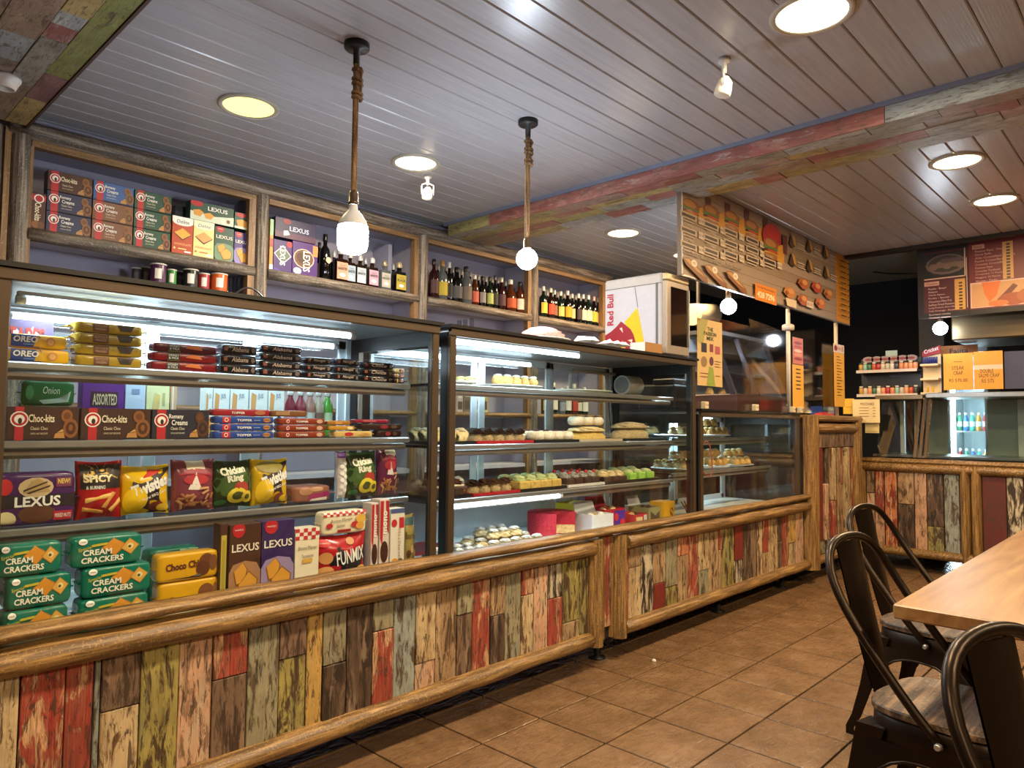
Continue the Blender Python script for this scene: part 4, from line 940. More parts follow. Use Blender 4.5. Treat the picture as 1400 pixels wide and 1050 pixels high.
sev = [('rect', .3, .80, .72, .99, '#d8c8b0'), ('poly', ell(.5, .62, .40, .20, 12, 0, math.pi), '#9a2438'), ('ell', .5, .60, .30, .10, '#b8303c'), ('poly', [(.3, .42), (.5, .75), (.62, .40)], '#e8e0d8')]
rr = random.Random(4)
for k in range(26):
    u_, v_, a_ = rr.uniform(.14, .86), rr.uniform(.08, .45), rr.uniform(0, 3.1); L = .11
    sev.append(('poly', [(u_-L*math.cos(a_)-.03*math.sin(a_), v_-L*.5*math.sin(a_)+.02*math.cos(a_)), (u_+L*math.cos(a_)-.03*math.sin(a_), v_+L*.5*math.sin(a_)+.02*math.cos(a_)), (u_+L*math.cos(a_)+.03*math.sin(a_), v_+L*.5*math.sin(a_)-.02*math.cos(a_)), (u_-L*math.cos(a_)+.03*math.sin(a_), v_-L*.5*math.sin(a_)-.02*math.cos(a_))], rr.choice(['#c08458', '#a86a40', '#d09a6c', '#b07450'])))
x0, x1 = XR(239, 299, 670, Y3); bag('snack_bag', 'clear bag of brown fried sticks with magenta edges beside a yellow bag', 'bag', x0, x1, zs, zt(268, 628, Y3), Y3, .07, '#7c3a4a', sev)
chk = [('ell', .5, .5, .5, .3, '#3c5a24'), ('text', 'Chicken', .45, .78, .62, .17, '#e8e8d0', .05, .15), ('text', 'Ring', .5, .60, .42, .18, '#e8e8d0', .05, .15), ('ell', .66, .42, .2, .13, '#a8382c'), ('ell', .56, .25, .26, .17, '#e0cc3c'), ('ell', .56, .25, .14, .09, '#3c4a1c'), ('ell', .82, .22, .16, .13, '#d8c030'), ('ell', .82, .22, .08, .06, '#3c4a1c'), ('ell', .18, .12, .14, .06, '#2a6a3a')]
x0, x1 = XR(300, 350, 665, Y3); bag('snack_bag', 'dark green ring snack bag between the fried sticks and a yellow bag', 'bag', x0-.012, x1, zs, zt(322, 629, Y3), Y3, .075, '#22391a', chk)
x0, x1 = XR(349, 400, 660, Y3-.006); bag('snack_bag', 'yellow and brown twisted snack bag beside the flat lying bag', 'bag', x0, x1, zs, zt(372, 627, Y3), Y3-.006, .075, '#d8b018', [tw[0]]+[('ell', .45, .82, .35, .14, '#8a7a20')]+tw[2:])
# lying bag
x0, x1 = XR(392, 462, 670, Y3)
packet('snack_bag', 'clear bag of brown sticks lying flat on the third case shelf', 'bag', x0, x1, zs, zs+.062, Y3, .13, '#8a5a48', [('poly', [(.35, .15), (.98, .35), (.95, .65), (.4, .5)], '#8c1c5a'), ('poly', [(.4, .05), (.9, .1), (.9, .3), (.45, .2)], '#d8d0cc'), ('ell', .3, .7, .2, .25, '#a8785a'), ('ell', .6, .8, .2, .15, '#b88a68')], fin=.03)
x0, x1 = XR(464, 478, 650, Y3+.02); bag('snack_bag', 'slim clear bag of white sweets with violet top', 'bag', x0, x1, zs, zt(471, 616, Y3), Y3+.02, .04, '#d8d0d4', [('rect', .05, .84, .95, .98, '#7a3a9a')]+[('ell', .35+.3*(k % 2), .1+.07*k, .2, .045, '#f4f2ee') for k in range(10)])
x0, x1 = XR(479, 521, 650, Y3); bag('snack_bag', 'dark green ring snack bag near the right side glass', 'bag', x0, x1, zs, zt(500, 617, Y3), Y3, .07, '#22391a', chk)
x0, x1 = XR(522, 562, 645, Y3); bag('snack_bag', 'clear bag of brown fried sticks against the right side glass', 'bag', x0, min(x1, 1.858), zs, zt(542, 609, Y3), Y3, .07, '#6c2a50', [('ell', .6, .86, .3, .10, '#d8d0c0')]+sev[1:])

# ---- biscuit case, deck
zs = CZ0+.0135; Y4 = 2.262
cc = [('ell', .74, .62, .0, .0, '#e09a3a')]
cracker = [('poly', [(.40, .62), (.58, .96), (.78, .66), (.60, .30)], '#b87424'), ('poly', [(.42, .62), (.58, .93), (.75, .66), (.60, .34)], '#d8922f'), ('poly', [(.68, .55), (.82, .88), (.97, .62), (.84, .30)], '#b88434'), ('poly', [(.70, .55), (.82, .85), (.95, .62), (.84, .33)], '#e0ac50'), ('ell', .83, .6, .05, .1, '#f0e0a0'), ('ell', .82, .58, .025, .05, '#5a4a20'),
           ('text', 'CREAM', .34, .50, .42, .20, '#eef0e2', .03), ('text', 'CRACKERS', .42, .24, .62, .20, '#eef0e2', .03), ('text', 'Special', .16, .64, .2, .14, '#d8c83c', .0, .2, .2), ('poly', [(.26, .76), (.48, .80), (.48, .72), (.26, .68)], '#c8b83c'), ('ell', .13, .88, .065, .10, WHT), ('text', 'UVA', .13, .88, .08, .05, '#5a2a4a', .0)]
hC = .087
for ci, (a, b_, n, yo) in enumerate([(-8, 92, 3, 0), (104, 206, 3, .002)]):
    x0, x1 = XR(a, b_, 800, Y4)
    for k in range(n):
        dx = [.012, .018, -.008][k] if ci == 0 else [.004, .008, -.02][k]
        packet('cracker_packet', 'teal cream cracker packet, %s of the stack %s' % (['lowest', 'middle', 'topmost'][k], ['against the left case post', 'next to the yellow cookie packets'][ci]), 'packet', x0+dx, x1+dx, zs+k*hC, zs+(k+1)*hC-.0005, Y4+yo, .075, '#147562', cracker, shine=.22, group='teal cracker packets')
x0, x1 = XR(200, 276, 770, 2.46); packet('cracker_packet', 'teal cracker packet lying behind the yellow cookie packets', 'packet', x0, x1, zs, zt(240, 748, 2.46), 2.46, .075, '#147562', [('ell', .7, .7, .12, .2, '#d8922f'), ('rect', .6, .85, .98, .97, '#cfe0a0')])
choc = [('text', 'Choco Chip', .42, .52, .62, .36, '#5a2418', .04, .05), ('ell', .80, .62, .13, .30, '#6a3820'), ('ell', .74, .36, .12, .28, '#5a2c18'), ('ell', .92, .55, .07, .3, '#7a4a2c'), ('poly', [(.05, .1), (.5, .1), (.75, .2), (.7, .05)], '#2c1a12')]
x0, x1 = XR(214, 303, 800, Y4+.02)
packet('cookie_packet', 'yellow cookie packet, lower of the two beside the cracker boxes', 'packet', x0, x1, zs, zs+.095, Y4+.02, .06, '#dba518', [('ell', .78, .55, .14, .30, '#7a4a2c'), ('ell', .94, .55, .05, .3, '#8a5a34'), ('ell', .2, .4, .06, .15, '#8a3a20')])
packet('cookie_packet', 'yellow cookie packet with glossy wrapper, upper of the two beside the cracker boxes', 'packet', x0-.006, x1-.006, zs+.0955, zs+.182, Y4+.018, .06, '#dba518', choc)
def lexbox(a, b_, ytop, base, glow, lab, side='#c8b84a', Yd=Y4+.004, dpt=.06):
    x0, x1 = XR(a, b_, 760, Yd); o = carton(BOX, lab, 'box', x0, x1, zs, zt((a+b_)/2, ytop, Yd), Yd, dpt, base, lexus_front(base, glow)); return o
o = lexbox(313, 356.5, 716, '#45261a', '#a87a58', 'brown sandwich cracker box with orange red badge on the case deck')
lexbox(357, 402, 711, '#33205a', '#9a88b0', 'violet sandwich cracker box with red badge on the case deck')
x0, x1 = XR(300, 311, 760, Y4+.01)
carton(BOX, 'yellow striped cracker box seen edge on beside the brown cracker box', 'box', x0, x1, zs, zt(305, 716, Y4+.01), Y4+.01, .05, '#4a2a1c', [('rect', .15, .05, .85, .86, '#c0b048'), ('rect', .3, .1, .7, .8, '#a89838')])
def ging(u0, v0, u1, v1, nx, ny):
    return [('rect', u0, v0, u1, v1, '#f0e6da')]+[('rect', u0+(u1-u0)*i/nx, v0+(v1-v0)*j/ny, u0+(u1-u0)*(i+1)/nx, v0+(v1-v0)*(j+1)/ny, '#c0323a') for i in range(nx) for j in range(ny) if (i+j) % 2 == 0]
x0, x1 = XR(403, 436, 760, Y4+.006)
carton(BOX, 'cream tartlet box with red gingham top on the case deck', 'box', x0, x1, zs, zt(420, 722, Y4), Y4+.006, .06, '#eadfc4', ging(0, .82, 1, 1, 6, 3)+[('text', 'Bonne Maman', .5, .69, .78, .06, '#4a3a34', .0, 0, .2), ('text', 'Tartelettes', .5, .56, .5, .05, '#4a3a34', .0, 0, .2), ('rect', .3, .45, .7, .52, '#d8a850'), ('ell', .4, .06, .3, .12, '#d89a2c'), ('ell', .75, .14, .1, .06, '#5a8a3a')])
x0, x1 = XR(437, 506, 750, Y4); hF = zt(470, 731, Y4)
bag('biscuit_bag', 'red and black mixed biscuit bag under a gingham packet', 'bag', x0, x1, zs, hF, Y4, .07, '#b01c28', [('poly', [(.28, .12), (.98, .14), (.98, .76), (.35, .76), (.2, .45)], '#15141c'), ('text', 'FUNMIX', .62, .56, .60, .28, '#f0f0ee', .015, .12), ('ell', .14, .56, .12, .12, '#d0925a'), ('ell', .14, .30, .14, .1, '#d8a060'), ('ell', .84, .26, .12, .08, '#e0a848'), ('ell', .62, .86, .08, .08, '#c88a58'), ('ell', .12, .86, .12, .08, '#d83038'), ('text', "munchy's", .14, .86, .2, .05, WHT, 0)], tiltx=0)
x0, x1 = XR(439, 503, 720, Y4+.01)
packet('biscuit_packet', 'cream sable biscuit packet with red gingham top lying on the red bag', 'packet', x0, x1, hF+.001, zt(470, 698, Y4+.01), Y4+.01, .06, '#e8dcc0', ging(.0, .80, 1, 1, 14, 2)+[('text', 'Bonne Maman', .40, .62, .5, .14, '#4a3a34', .0, .05, .2), ('text', 'Sables', .38, .38, .2, .14, '#4a3a34', .0, .05, .2), ('ell', .12, .40, .08, .12, '#b82a38'), ('ell', .72, .38, .09, .14, '#b82a38'), ('ell', .86, .62, .12, .2, '#e0b04a'), ('ell', .84, .3, .1, .16, '#d89c40'), ('rect', .3, .08, .62, .2, '#9a2028')])
for k, (a, b_, yt, lab) in enumerate([(507, 517, 688, 'white and red slim biscuit sleeve, first beside the gingham packet'), (518.5, 532, 683, 'white and red slim biscuit sleeve with cookie picture next to the white box')]):
    x0, x1 = XR(a, b_, 740, Y4+.012)
    carton('biscuit_sleeve', lab, 'box', x0, x1, zs, zt(a, yt, Y4+.012), Y4+.012, .06, '#d8c8c0', [('poly', [(.05, .98), (.4, .98), (.3, .4), (.05, .5)], RED), ('poly', [(.6, .98), (.95, .98), (.95, .55), (.75, .6)], '#a82030'), ('ell', .5, .32, .4, .14, '#3a1c18'), ('text', 'mono', .55, .7, .3, .4, WHT, .02, math.pi/2), ('ell', .4, .08, .35, .06, '#8a2030')])
x0, x1 = XR(533.5, 553, 740, Y4+.012)
carton(BOX, 'white biscuit box with blue top edge beside the yellow bag', 'box', x0, x1, zs, zt(543, 695, Y4+.012), Y4+.012, .055, '#e4dcd0', [('rect', 0, .93, 1, 1, '#4a5a8a'), ('rect', .6, .70, .95, .86, '#c02a34'), ('ell', .25, .78, .2, .06, '#c02a34'), ('text', 'GAUFRETTES', .62, .45, .5, .16, '#b08a58', .0, math.pi/2), ('ell', .3, .15, .28, .1, '#e09a3c'), ('ell', .7, .14, .25, .1, '#6a3a20')])
x0, x1 = XR(556, 584, 735, Y4+.01)
bag('biscuit_bag', 'olive yellow bag of round nutty bites against the right side glass', 'bag', x0, min(x1, 1.86), zs, zt(570, 702, Y4+.01), Y4+.01, .05, '#9a8a50', [('rect', .1, .80, .9, .94, '#3a5a54'), ('text', 'Bouchées', .5, .62, .8, .12, '#4a3a20', .0)]+[('ell', u_, v_, .13, .07, c_) for u_, v_, c_ in [(.25, .3, '#5a3a2a'), (.5, .38, '#c89a60'), (.75, .3, '#b88850'), (.4, .16, '#d0a468'), (.65, .14, '#c09050'), (.85, .42, '#6a4430')]])
# ================================================================== BOTTLES ON THE WALL SHELF
GL = {'dark': '#0a0908', 'amber': '#4a220a', 'green': '#0d1e12', 'clear': '#55595b', 'brown': '#1e0e07', 'red': '#280a0d', 'gold': '#6a4414'}
def bottle(X, Y, Z, h, r, glass, labc, capc, shape, label, txt=None, tcol='#2a2018', group='liquor bottles on the wall shelf', sq=False):
    t = empty('liquor_bottle', (X, Y, Z), label, 'bottle', group)
    n = 4 if sq else 14
    if shape == 'wine': pr = [(r*.9, 0), (r, .006), (r, h*.60), (r*.8, h*.68), (r*.36, h*.76), (r*.33, h*.99), (r*.37, h)]; lz = (.14, .48)
    elif shape == 'whisky': pr = [(r*.92, 0), (r, .006), (r, h*.58), (r*.86, h*.66), (r*.42, h*.74), (r*.38, h*.93), (r*.4, h)]; lz = (.12, .46)
    elif shape == 'flask': pr = [(r*.95, 0), (r, .005), (r*1.02, h*.64), (r*.8, h*.70), (r*.36, h*.72), (r*.36, h*.80), (r*.38, h*.82)]; lz = (.10, .60)
    else: pr = [(r*.85, 0), (r, .006), (r*1.05, h*.4), (r*.9, h*.58), (r*.4, h*.72), (r*.34, h*.95), (r*.36, h)]; lz = (.12, .42)
    if sq:
        mb = MB(); c = r*1.0
        mb.cbox(-c, c, -c*.6, c*.6, 0, h*.66, .006, flat(GL[glass], .1)); mb.lathe([(r*.40, h*.655), (r*.36, h*.68), (r*.36, h*.80)], 12, flat(GL[glass], .1))
        obj('bottle_body', mb, t)
        if labc: mb = MB(); mb.cbox(-c*.94, c*.94, -c*.6-.0012, -c*.6-.0001, h*.08, h*.56, .0004, flat(labc, .6)); lb = obj('label', mb, t)
        if txt: decor(lb, [('text', txt, .5, .62, .82, .17, tcol, .02), ('text', 'PREMIUM', .5, .80, .5, .06, tcol, .0), ('ell', .5, .25, .26, .11, WHT)], lambda u, v, off: Vector(((u-.5)*2*c*.94, -c*.6-.0012-off, h*.08+v*h*.48)), True, aspect=2*c*.94/(h*.48))
        mb = MB(); mb.lathe([(r*.48, h*.79), (r*.5, h*.80), (r*.5, h*.90), (r*.44, h*.96), (r*.25, h*.99), (r*.1, h)], 12, flat(capc, .25, .3)); obj('stopper', mb, t)
    else:
        mb = MB(); mb.lathe(pr, n, flat(GL[glass], .08)); obj('bottle_body', mb, t)
        if labc:
            mb = MB(); a0, a1 = math.radians(195), math.radians(345); k = 8; rr_ = r*1.035 if shape not in ('round',) else r*1.07
            vs = [(rr_*math.cos(a0+(a1-a0)*i/k), rr_*math.sin(a0+(a1-a0)*i/k), z) for z in (h*lz[0], h*lz[1]) for i in range(k+1)]
            mb.add(vs, [(i, i+1, k+2+i, k+1+i) for i in range(k)], flat(labc, .6), True); obj('label', mb, t)
        mb = MB(); top = pr[-1][1]; mb.lathe([(r*.40, top*.86), (r*.42, top*.87), (r*.42, top*1.0), (r*.36, top*1.012)], 12, flat(capc, .3, .2)); obj('cap', mb, t)
    return t
def bpx(px, ytop, glass, labc, capc, shape, label, wpx, Y=YS+.10, Z=SZ, **k):
    p_ = onY(px, ytop, Y); r = (onY(px+wpx/2, ytop, Y).x-onY(px-wpx/2, ytop, Y).x)/2*.88
    return bottle(p_.x, Y, Z+.001, p_.z-Z-.002, r, glass, labc, capc, shape, label, **k)
# second bay
bpx(445, 321, 'dark', None, '#111111', 'wine', 'tall black wine bottle with a paper tag beside the violet cartons', 15)
bpx(437, 332, 'dark', '#caa878', '#1a1a1a', 'wine', 'dark wine bottle half hidden behind the violet cartons', 11, Y=YS+.22)
t = obj('bottle_tag', (lambda m: (m.lathe([(.020, 0), (.020, .003)], 18, flat('#d8b8a0', .6)), m)[1])(MB()), None, loc=(onY(449, 355, YS+.045).x, YS+.045, SZ+.13), rot=(math.pi/2, 0, 0), label='round pinkish paper tag hanging on the tall black bottle', cat='tag')
for k, (px, yt, labc, nm, w_) in enumerate([(466, 338, '#c99a80', 'orange pink', 18), (479, 344, '#9fb0c0', 'pale blue', 13), (492.5, 348, '#b4bccb', 'silver blue', 14.5), (509, 351.5, '#c8a0b4', 'lilac pink', 15)]):
    bpx(px, yt, 'brown', labc, '#c8c8cc', 'flask', 'square spirit bottle with %s label and glass ball stopper' % nm, w_, Y=YS+.075, sq=True, txt='BANISTER', group='square spirit bottles')
bpx(526, 356, 'clear', '#b8b4a8', '#a8987c', 'flask', 'square spirit bottle with black and white patterned label', 14, Y=YS+.075, sq=True, txt='NOSY', group='square spirit bottles')
bpx(546, 358, 'dark', '#b8a43c', '#b0a080', 'flask', 'square spirit bottle with yellow and black label at the end of the bay', 16, Y=YS+.075, sq=True, txt='BLACK', tcol='#1a1a1a', group='square spirit bottles')
for px, yt in ((457, 342), (500, 352), (538, 360)):
    bpx(px, yt, 'dark', None, '#c0c0c4', 'flask', 'dark spirit bottle in the second row behind the square bottles', 11, Y=YS+.22, sq=True, group='second row square bottles')
# third bay
third = [(593.5, 355, 'red', '#4a2a28', '#20141c', 'wine', 12, 'deep red'), (605, 357, 'clear', '#b8a42c', '#8a6a3a', 'whisky', 13, 'clear with yellow'), (614.5, 359, 'dark', '#1c1c1c', '#c8c8c8', 'whisky', 9, 'black narrow'), (624.5, 366, 'dark', '#4a4a4c', '#1a1a1a', 'whisky', 14, 'black squat'), (637.5, 365, 'clear', '#6a5c50', '#26221e', 'whisky', 14, 'smoky clear'),
         (649, 376, 'amber', '#c05a48', '#c8c4c0', 'whisky', 10, 'coral label'), (659.5, 378, 'dark', '#8a8480', '#141414', 'wine', 9, 'grey label'), (669.5, 379, 'green', '#a8b060', '#2a2a28', 'wine', 9, 'pale green label'), (677, 377, 'dark', '#2a2a24', '#3a3a3a', 'wine', 7.5, 'black slender'), (685.5, 380, 'red', '#4a2028', '#b8b4b0', 'wine', 10.5, 'wine red'),
         (698, 383, 'amber', '#b04a1c', '#e0dcd8', 'round', 13, 'amber round'), (711, 386, 'amber', '#d8cfc0', '#1c1c1c', 'whisky', 11, 'amber cream label'), (719, 384, 'brown', '#6a3a20', '#1c1412', 'wine', 8, 'brown')]
for px, yt, g_, lc, cc_, sh, w_, nm in third:
    bpx(px, yt, g_, lc, cc_, sh, '%s liquor bottle in the shelf bay beneath the globe pendant lamp' % nm, w_)
for px, yt in ((599, 362), (610, 364), (619, 366), (631, 369), (643, 372), (654, 377), (664, 379), (673, 380), (681, 381), (691, 385), (704, 388), (714, 389)):
    bpx(px, yt, 'dark', None, '#8a8a8a', 'wine', 'dark liquor bottle in the second row beneath the globe pendant lamp', 8, Y=YS+.24, group='second row liquor bottles')
# fourth bay
fourth = [(743, 392, 'green', '#d8c048', '#e8e4dc', 'wine', 8.5, 'yellow label, cream cap'), (753, 394.5, 'brown', '#c8482c', '#e0d8c0', 'wine', 8.5, 'orange red label'), (758.5, 397, 'dark', '#8a5a3a', '#c8c8c8', 'wine', 6, 'brown label, silver cap'), (766.5, 399, 'green', '#d0c468', '#e8e4dc', 'wine', 8, 'pale yellow label'), (776, 398, 'dark', '#d8a018', '#e8dcdc', 'wine', 8.5, 'strong yellow label'), (782.5, 402, 'dark', '#c8b888', '#d8d8d8', 'wine', 6, 'beige label'),
          (791, 402, 'dark', '#3a2c28', '#e8e8e8', 'wine', 7, 'dark label, white cap'), (797.5, 403, 'dark', '#d8ccc0', '#e8e8e8', 'wine', 7, 'off white label'), (804.5, 404, 'green', '#d8c8b0', '#e8e8e8', 'wine', 8, 'cream label'), (812, 406, 'dark', '#d8b030', '#d8a8a0', 'wine', 7, 'golden label, pink cap'), (818.5, 408, 'green', '#d8d0c0', '#e0d8d0', 'wine', 7, 'ivory label'), (824.5, 410, 'dark', '#cfc8b8', '#d8d0c8', 'wine', 6, 'chalk label')]
for px, yt, g_, lc, cc_, sh, w_, nm in fourth:
    bpx(px, yt, g_, lc, cc_, sh, 'dark wine bottle with %s in the bay beside the drinks cooler' % nm, w_, Y=YS+.09)
for px, yt in ((748, 399), (756, 400), (762, 401), (771, 402), (779, 403), (787, 404), (794, 406), (801, 407), (808, 408), (815, 410)):
    bpx(px, yt, 'dark', '#b8a890', '#a8a8a8', 'wine', 'dark wine bottle in the second row beside the drinks cooler', 7, Y=YS+.24, group='second row wine bottles')
# lower wall shelf seen through the cake case
lowb = [(727, '#d8d4c0', 'clear'), (745, '#c8b048', 'amber'), (757, '#d8d0c0', 'green'), (768, '#8a90a0', 'clear'), (776, '#d8d4cc', 'dark'), (785, '#a83a2c', 'amber'), (791, '#c8c0b0', 'dark'), (799, '#d8d8d0', 'green')]
for k, (px, lc, g_) in enumerate(lowb):
    p_ = onY(px, 560, YS+.10); bottle(p_.x, YS+.10, SL2+.001, .24+.02*(k % 3), .036, g_, lc, '#d8d0c0', 'whisky' if k % 2 else 'wine', 'liquor bottle with %s label on the lower wall shelf behind the cake case' % {'#d8d4c0': 'bone', '#c8b048': 'mustard', '#d8d0c0': 'sand', '#8a90a0': 'slate', '#d8d4cc': 'white', '#a83a2c': 'red', '#c8c0b0': 'stone', '#d8d8d0': 'pale grey'}[lc])
for k, (a, b_, base) in enumerate([(625, 633, '#b8a8a0'), (634, 645, '#7a6a60'), (646, 654, '#b8a868'), (655, 667, '#c0b070')]):
    x0, x1 = XR(a, b_, 560, YS+.06); carton('wrapped_box', '%s box on the lower wall shelf behind the cake case' % ['pinkish', 'dusky brown', 'mustard yellow', 'straw yellow'][k], 'box', x0, x1, SL2+.001, SL2+.20-.02*(k == 0), YS+.06, .08, base, [('rect', .1, .1, .9, .45, '#5c4c40'), ('rect', .2, .6, .8, .8, '#d8d0b0')])
# cans and cups on the ledge above the biscuit case
def can(px, ytop, w_, base, label, Y=YS+.06, lid=True, band='#e8e0d8'):
    p_ = onY(px, ytop, Y); r = (onY(px+w_/2, ytop, Y).x-onY(px-w_/2, ytop, Y).x)/2; h = p_.z-SL-.002
    t = empty('snack_can', (p_.x, Y, SL+.001), label, 'can', 'snack cans on the wall ledge')
    mb = MB(); mb.lathe([(r*.97, 0), (r, .003), (r, h*.93), (r*.97, h*.95)], 22, flat(base, .3)); obj('tube', mb, t)
    mb = MB(); mb.lathe([(r*1.04, h*.945), (r*1.05, h*.95), (r*1.05, h*.99), (r*.98, h)], 22, flat('#cfc8c0', .35)); obj('lid', mb, t)
    a0, a1 = math.radians(225), math.radians(275); k = 6
    mb = MB(); vs = [(r*1.012*math.cos(a0+(a1-a0)*i/k), r*1.012*math.sin(a0+(a1-a0)*i/k), z) for z in (h*.42, h*.80) for i in range(k+1)]
    mb.add(vs, [(i, i+1, k+2+i, k+1+i) for i in range(k)], flat(band, .5), True); obj('label_patch', mb, t)
for px, yt, w_, base, nm in [(217, 361, 21, '#4a2248', 'dark violet'), (235, 368.5, 13, '#2f7a34', 'green'), (261, 368.5, 20, '#16161a', 'black'), (279, 374, 15, '#9c2c30', 'red'), (300, 374.5, 21, '#c8581c', 'orange')]:
    can(px, yt, w_, base, '%s snack can on the ledge above the biscuit case' % nm)
for px, yt in ((187, 366), (200, 365), (246, 371)):
    can(px, yt, 13, '#3a3638', 'dark grey snack can in the second row on the ledge', Y=YS+.2, band='#5a5458')
def glass_cup(X, Y, Z, h, r, label, group):
    mb = MB(); mb.lathe([(r*.8, 0), (r, h), (r*.93, h), (r*.74, .006), (.001, .006)], 16, glassmat('cup_glass', (.85, .88, .9), .9), cap=False)
    obj('drinking_glass', mb, None, loc=(X, Y, Z), label=label, cat='glass', group=group)
for k, (px, yt) in enumerate([(311, 377), (317, 376), (327, 380), (333, 379), (338, 383)]):
    p_ = onY(px, yt, YS+.07+.03*(k % 2)); glass_cup(p_.x, YS+.07+.03*(k % 2), SL+.001, p_.z-SL, .017, 'clear drinking glass on the ledge above the biscuit case', 'glasses on the ledge')
for k, (px, yt) in enumerate([(628, 438), (636, 437), (645, 435)]):
    p_ = onY(px, yt, YS+.07); glass_cup(p_.x, YS+.07, SL+.001, p_.z-SL, .02, 'clear glass on the ledge above the gap between the two tall cases', 'glasses above the case gap')

# ================================================================== CAKE CASE CONTENTS
m_red = '#a51c26'; m_blk = '#17171a'
def tray(x0, x1, z, y0, y1, base, label, group=None):
    mb = MB(); m = flat(base, .35); d = .008; e = .012
    mb.box(x0+e, x1-e, y0+e, y1-e, 0, .004, m)
    for (a, b_, c, d_) in ((x0, x1, y0, y0+e), (x0, x1, y1-e, y1), (x0, x0+e, y0+e, y1-e), (x1-e, x1, y0+e, y1-e)): mb.box(a, b_, c, d_, 0, .013, m)
    o = obj('cake_tray', mb, None, loc=(0, 0, z), label=label, cat='tray', group=group)
    cx, cy = (x0+x1)/2, (y0+y1)/2
    for v in o.data.vertices: v.co.x -= cx; v.co.y -= cy
    o.location = (cx, cy, z); return o
def blob(r, h, mat, seed, sx=1, sy=1, bumps=5, amp=.18, n=16, k=8, mb=None, c=(0, 0, 0)):
    amp *= 1.45
    r_ = random.Random(seed); ph = r_.uniform(0, 6); mb = mb or MB(); vs = []
    for j in range(k+1):
        t_ = j/k; a = t_*math.pi/2
        for i in range(n):
            th = 2*math.pi*i/n; q = 1+amp*math.sin(bumps*th+ph+2*j)*(.4+.6*math.sin(a))+r_.uniform(-.5, .5)*amp*.4
            vs.append((c[0]+r*math.cos(a)*q*math.cos(th)*sx, c[1]+r*math.cos(a)*q*math.sin(th)*sy, c[2]+h*math.sin(a)*(1+r_.uniform(-.1, .1)*amp*2)))
    mb.add(vs, [(j*n+i, j*n+(i+1) % n, (j+1)*n+(i+1) % n, (j+1)*n+i) for j in range(k) for i in range(n)]+[list(range(n))[::-1]], mat, True)
    return mb
def cakemat(name, a, b_, sc=60):
    if name in MATS: return MATS[name]
    m, nt, b = newmat(name); v = coords(nt, (sc, sc, sc)); n = noise(nt, v, 1.0, 5, .7)
    nt.links.new(ramp(nt, n, [(.35, lin(a)), (.65, lin(b_))]), b.inputs['Base Color']); b.inputs['Roughness'].default_value = .75; bump(nt, b, n, .6, .006); return m
MC = dict(cream=cakemat('icing_cream', '#cfc0a0', '#e8dcc4'), choc=cakemat('icing_choc', '#1c0f0a', '#4a2a1a'), green=cakemat('icing_green', '#a8b870', '#cfd8a8'), lime=cakemat('icing_lime', '#7ab838', '#a8d860'), yel=cakemat('sponge', '#b89440', '#d8bc6c'), nut=cakemat('crumb_nut', '#8a7048', '#cdb98a', 120), redv=cakemat('red_crumb', '#9a1426', '#d02c42', 140), straw=cakemat('berry', '#a81828', '#c83a40'), white=cakemat('meringue', '#d8d4c4', '#f2eee4'), bw=cakemat('choc_chip_white', '#3a302a', '#d8d4cc', 200), gold=cakemat('pastry_gold', '#b8863c', '#e0bc74', 50), pale=cakemat('pastry_pale', '#c8a868', '#ecdcae', 60), darkred=cakemat('dark_berry', '#2a0a12', '#5c1420'), pink=cakemat('pink_shell', '#d09a80', '#e0b49c'), lemon=cakemat('lemon_shell', '#c8c060', '#e0d888'))
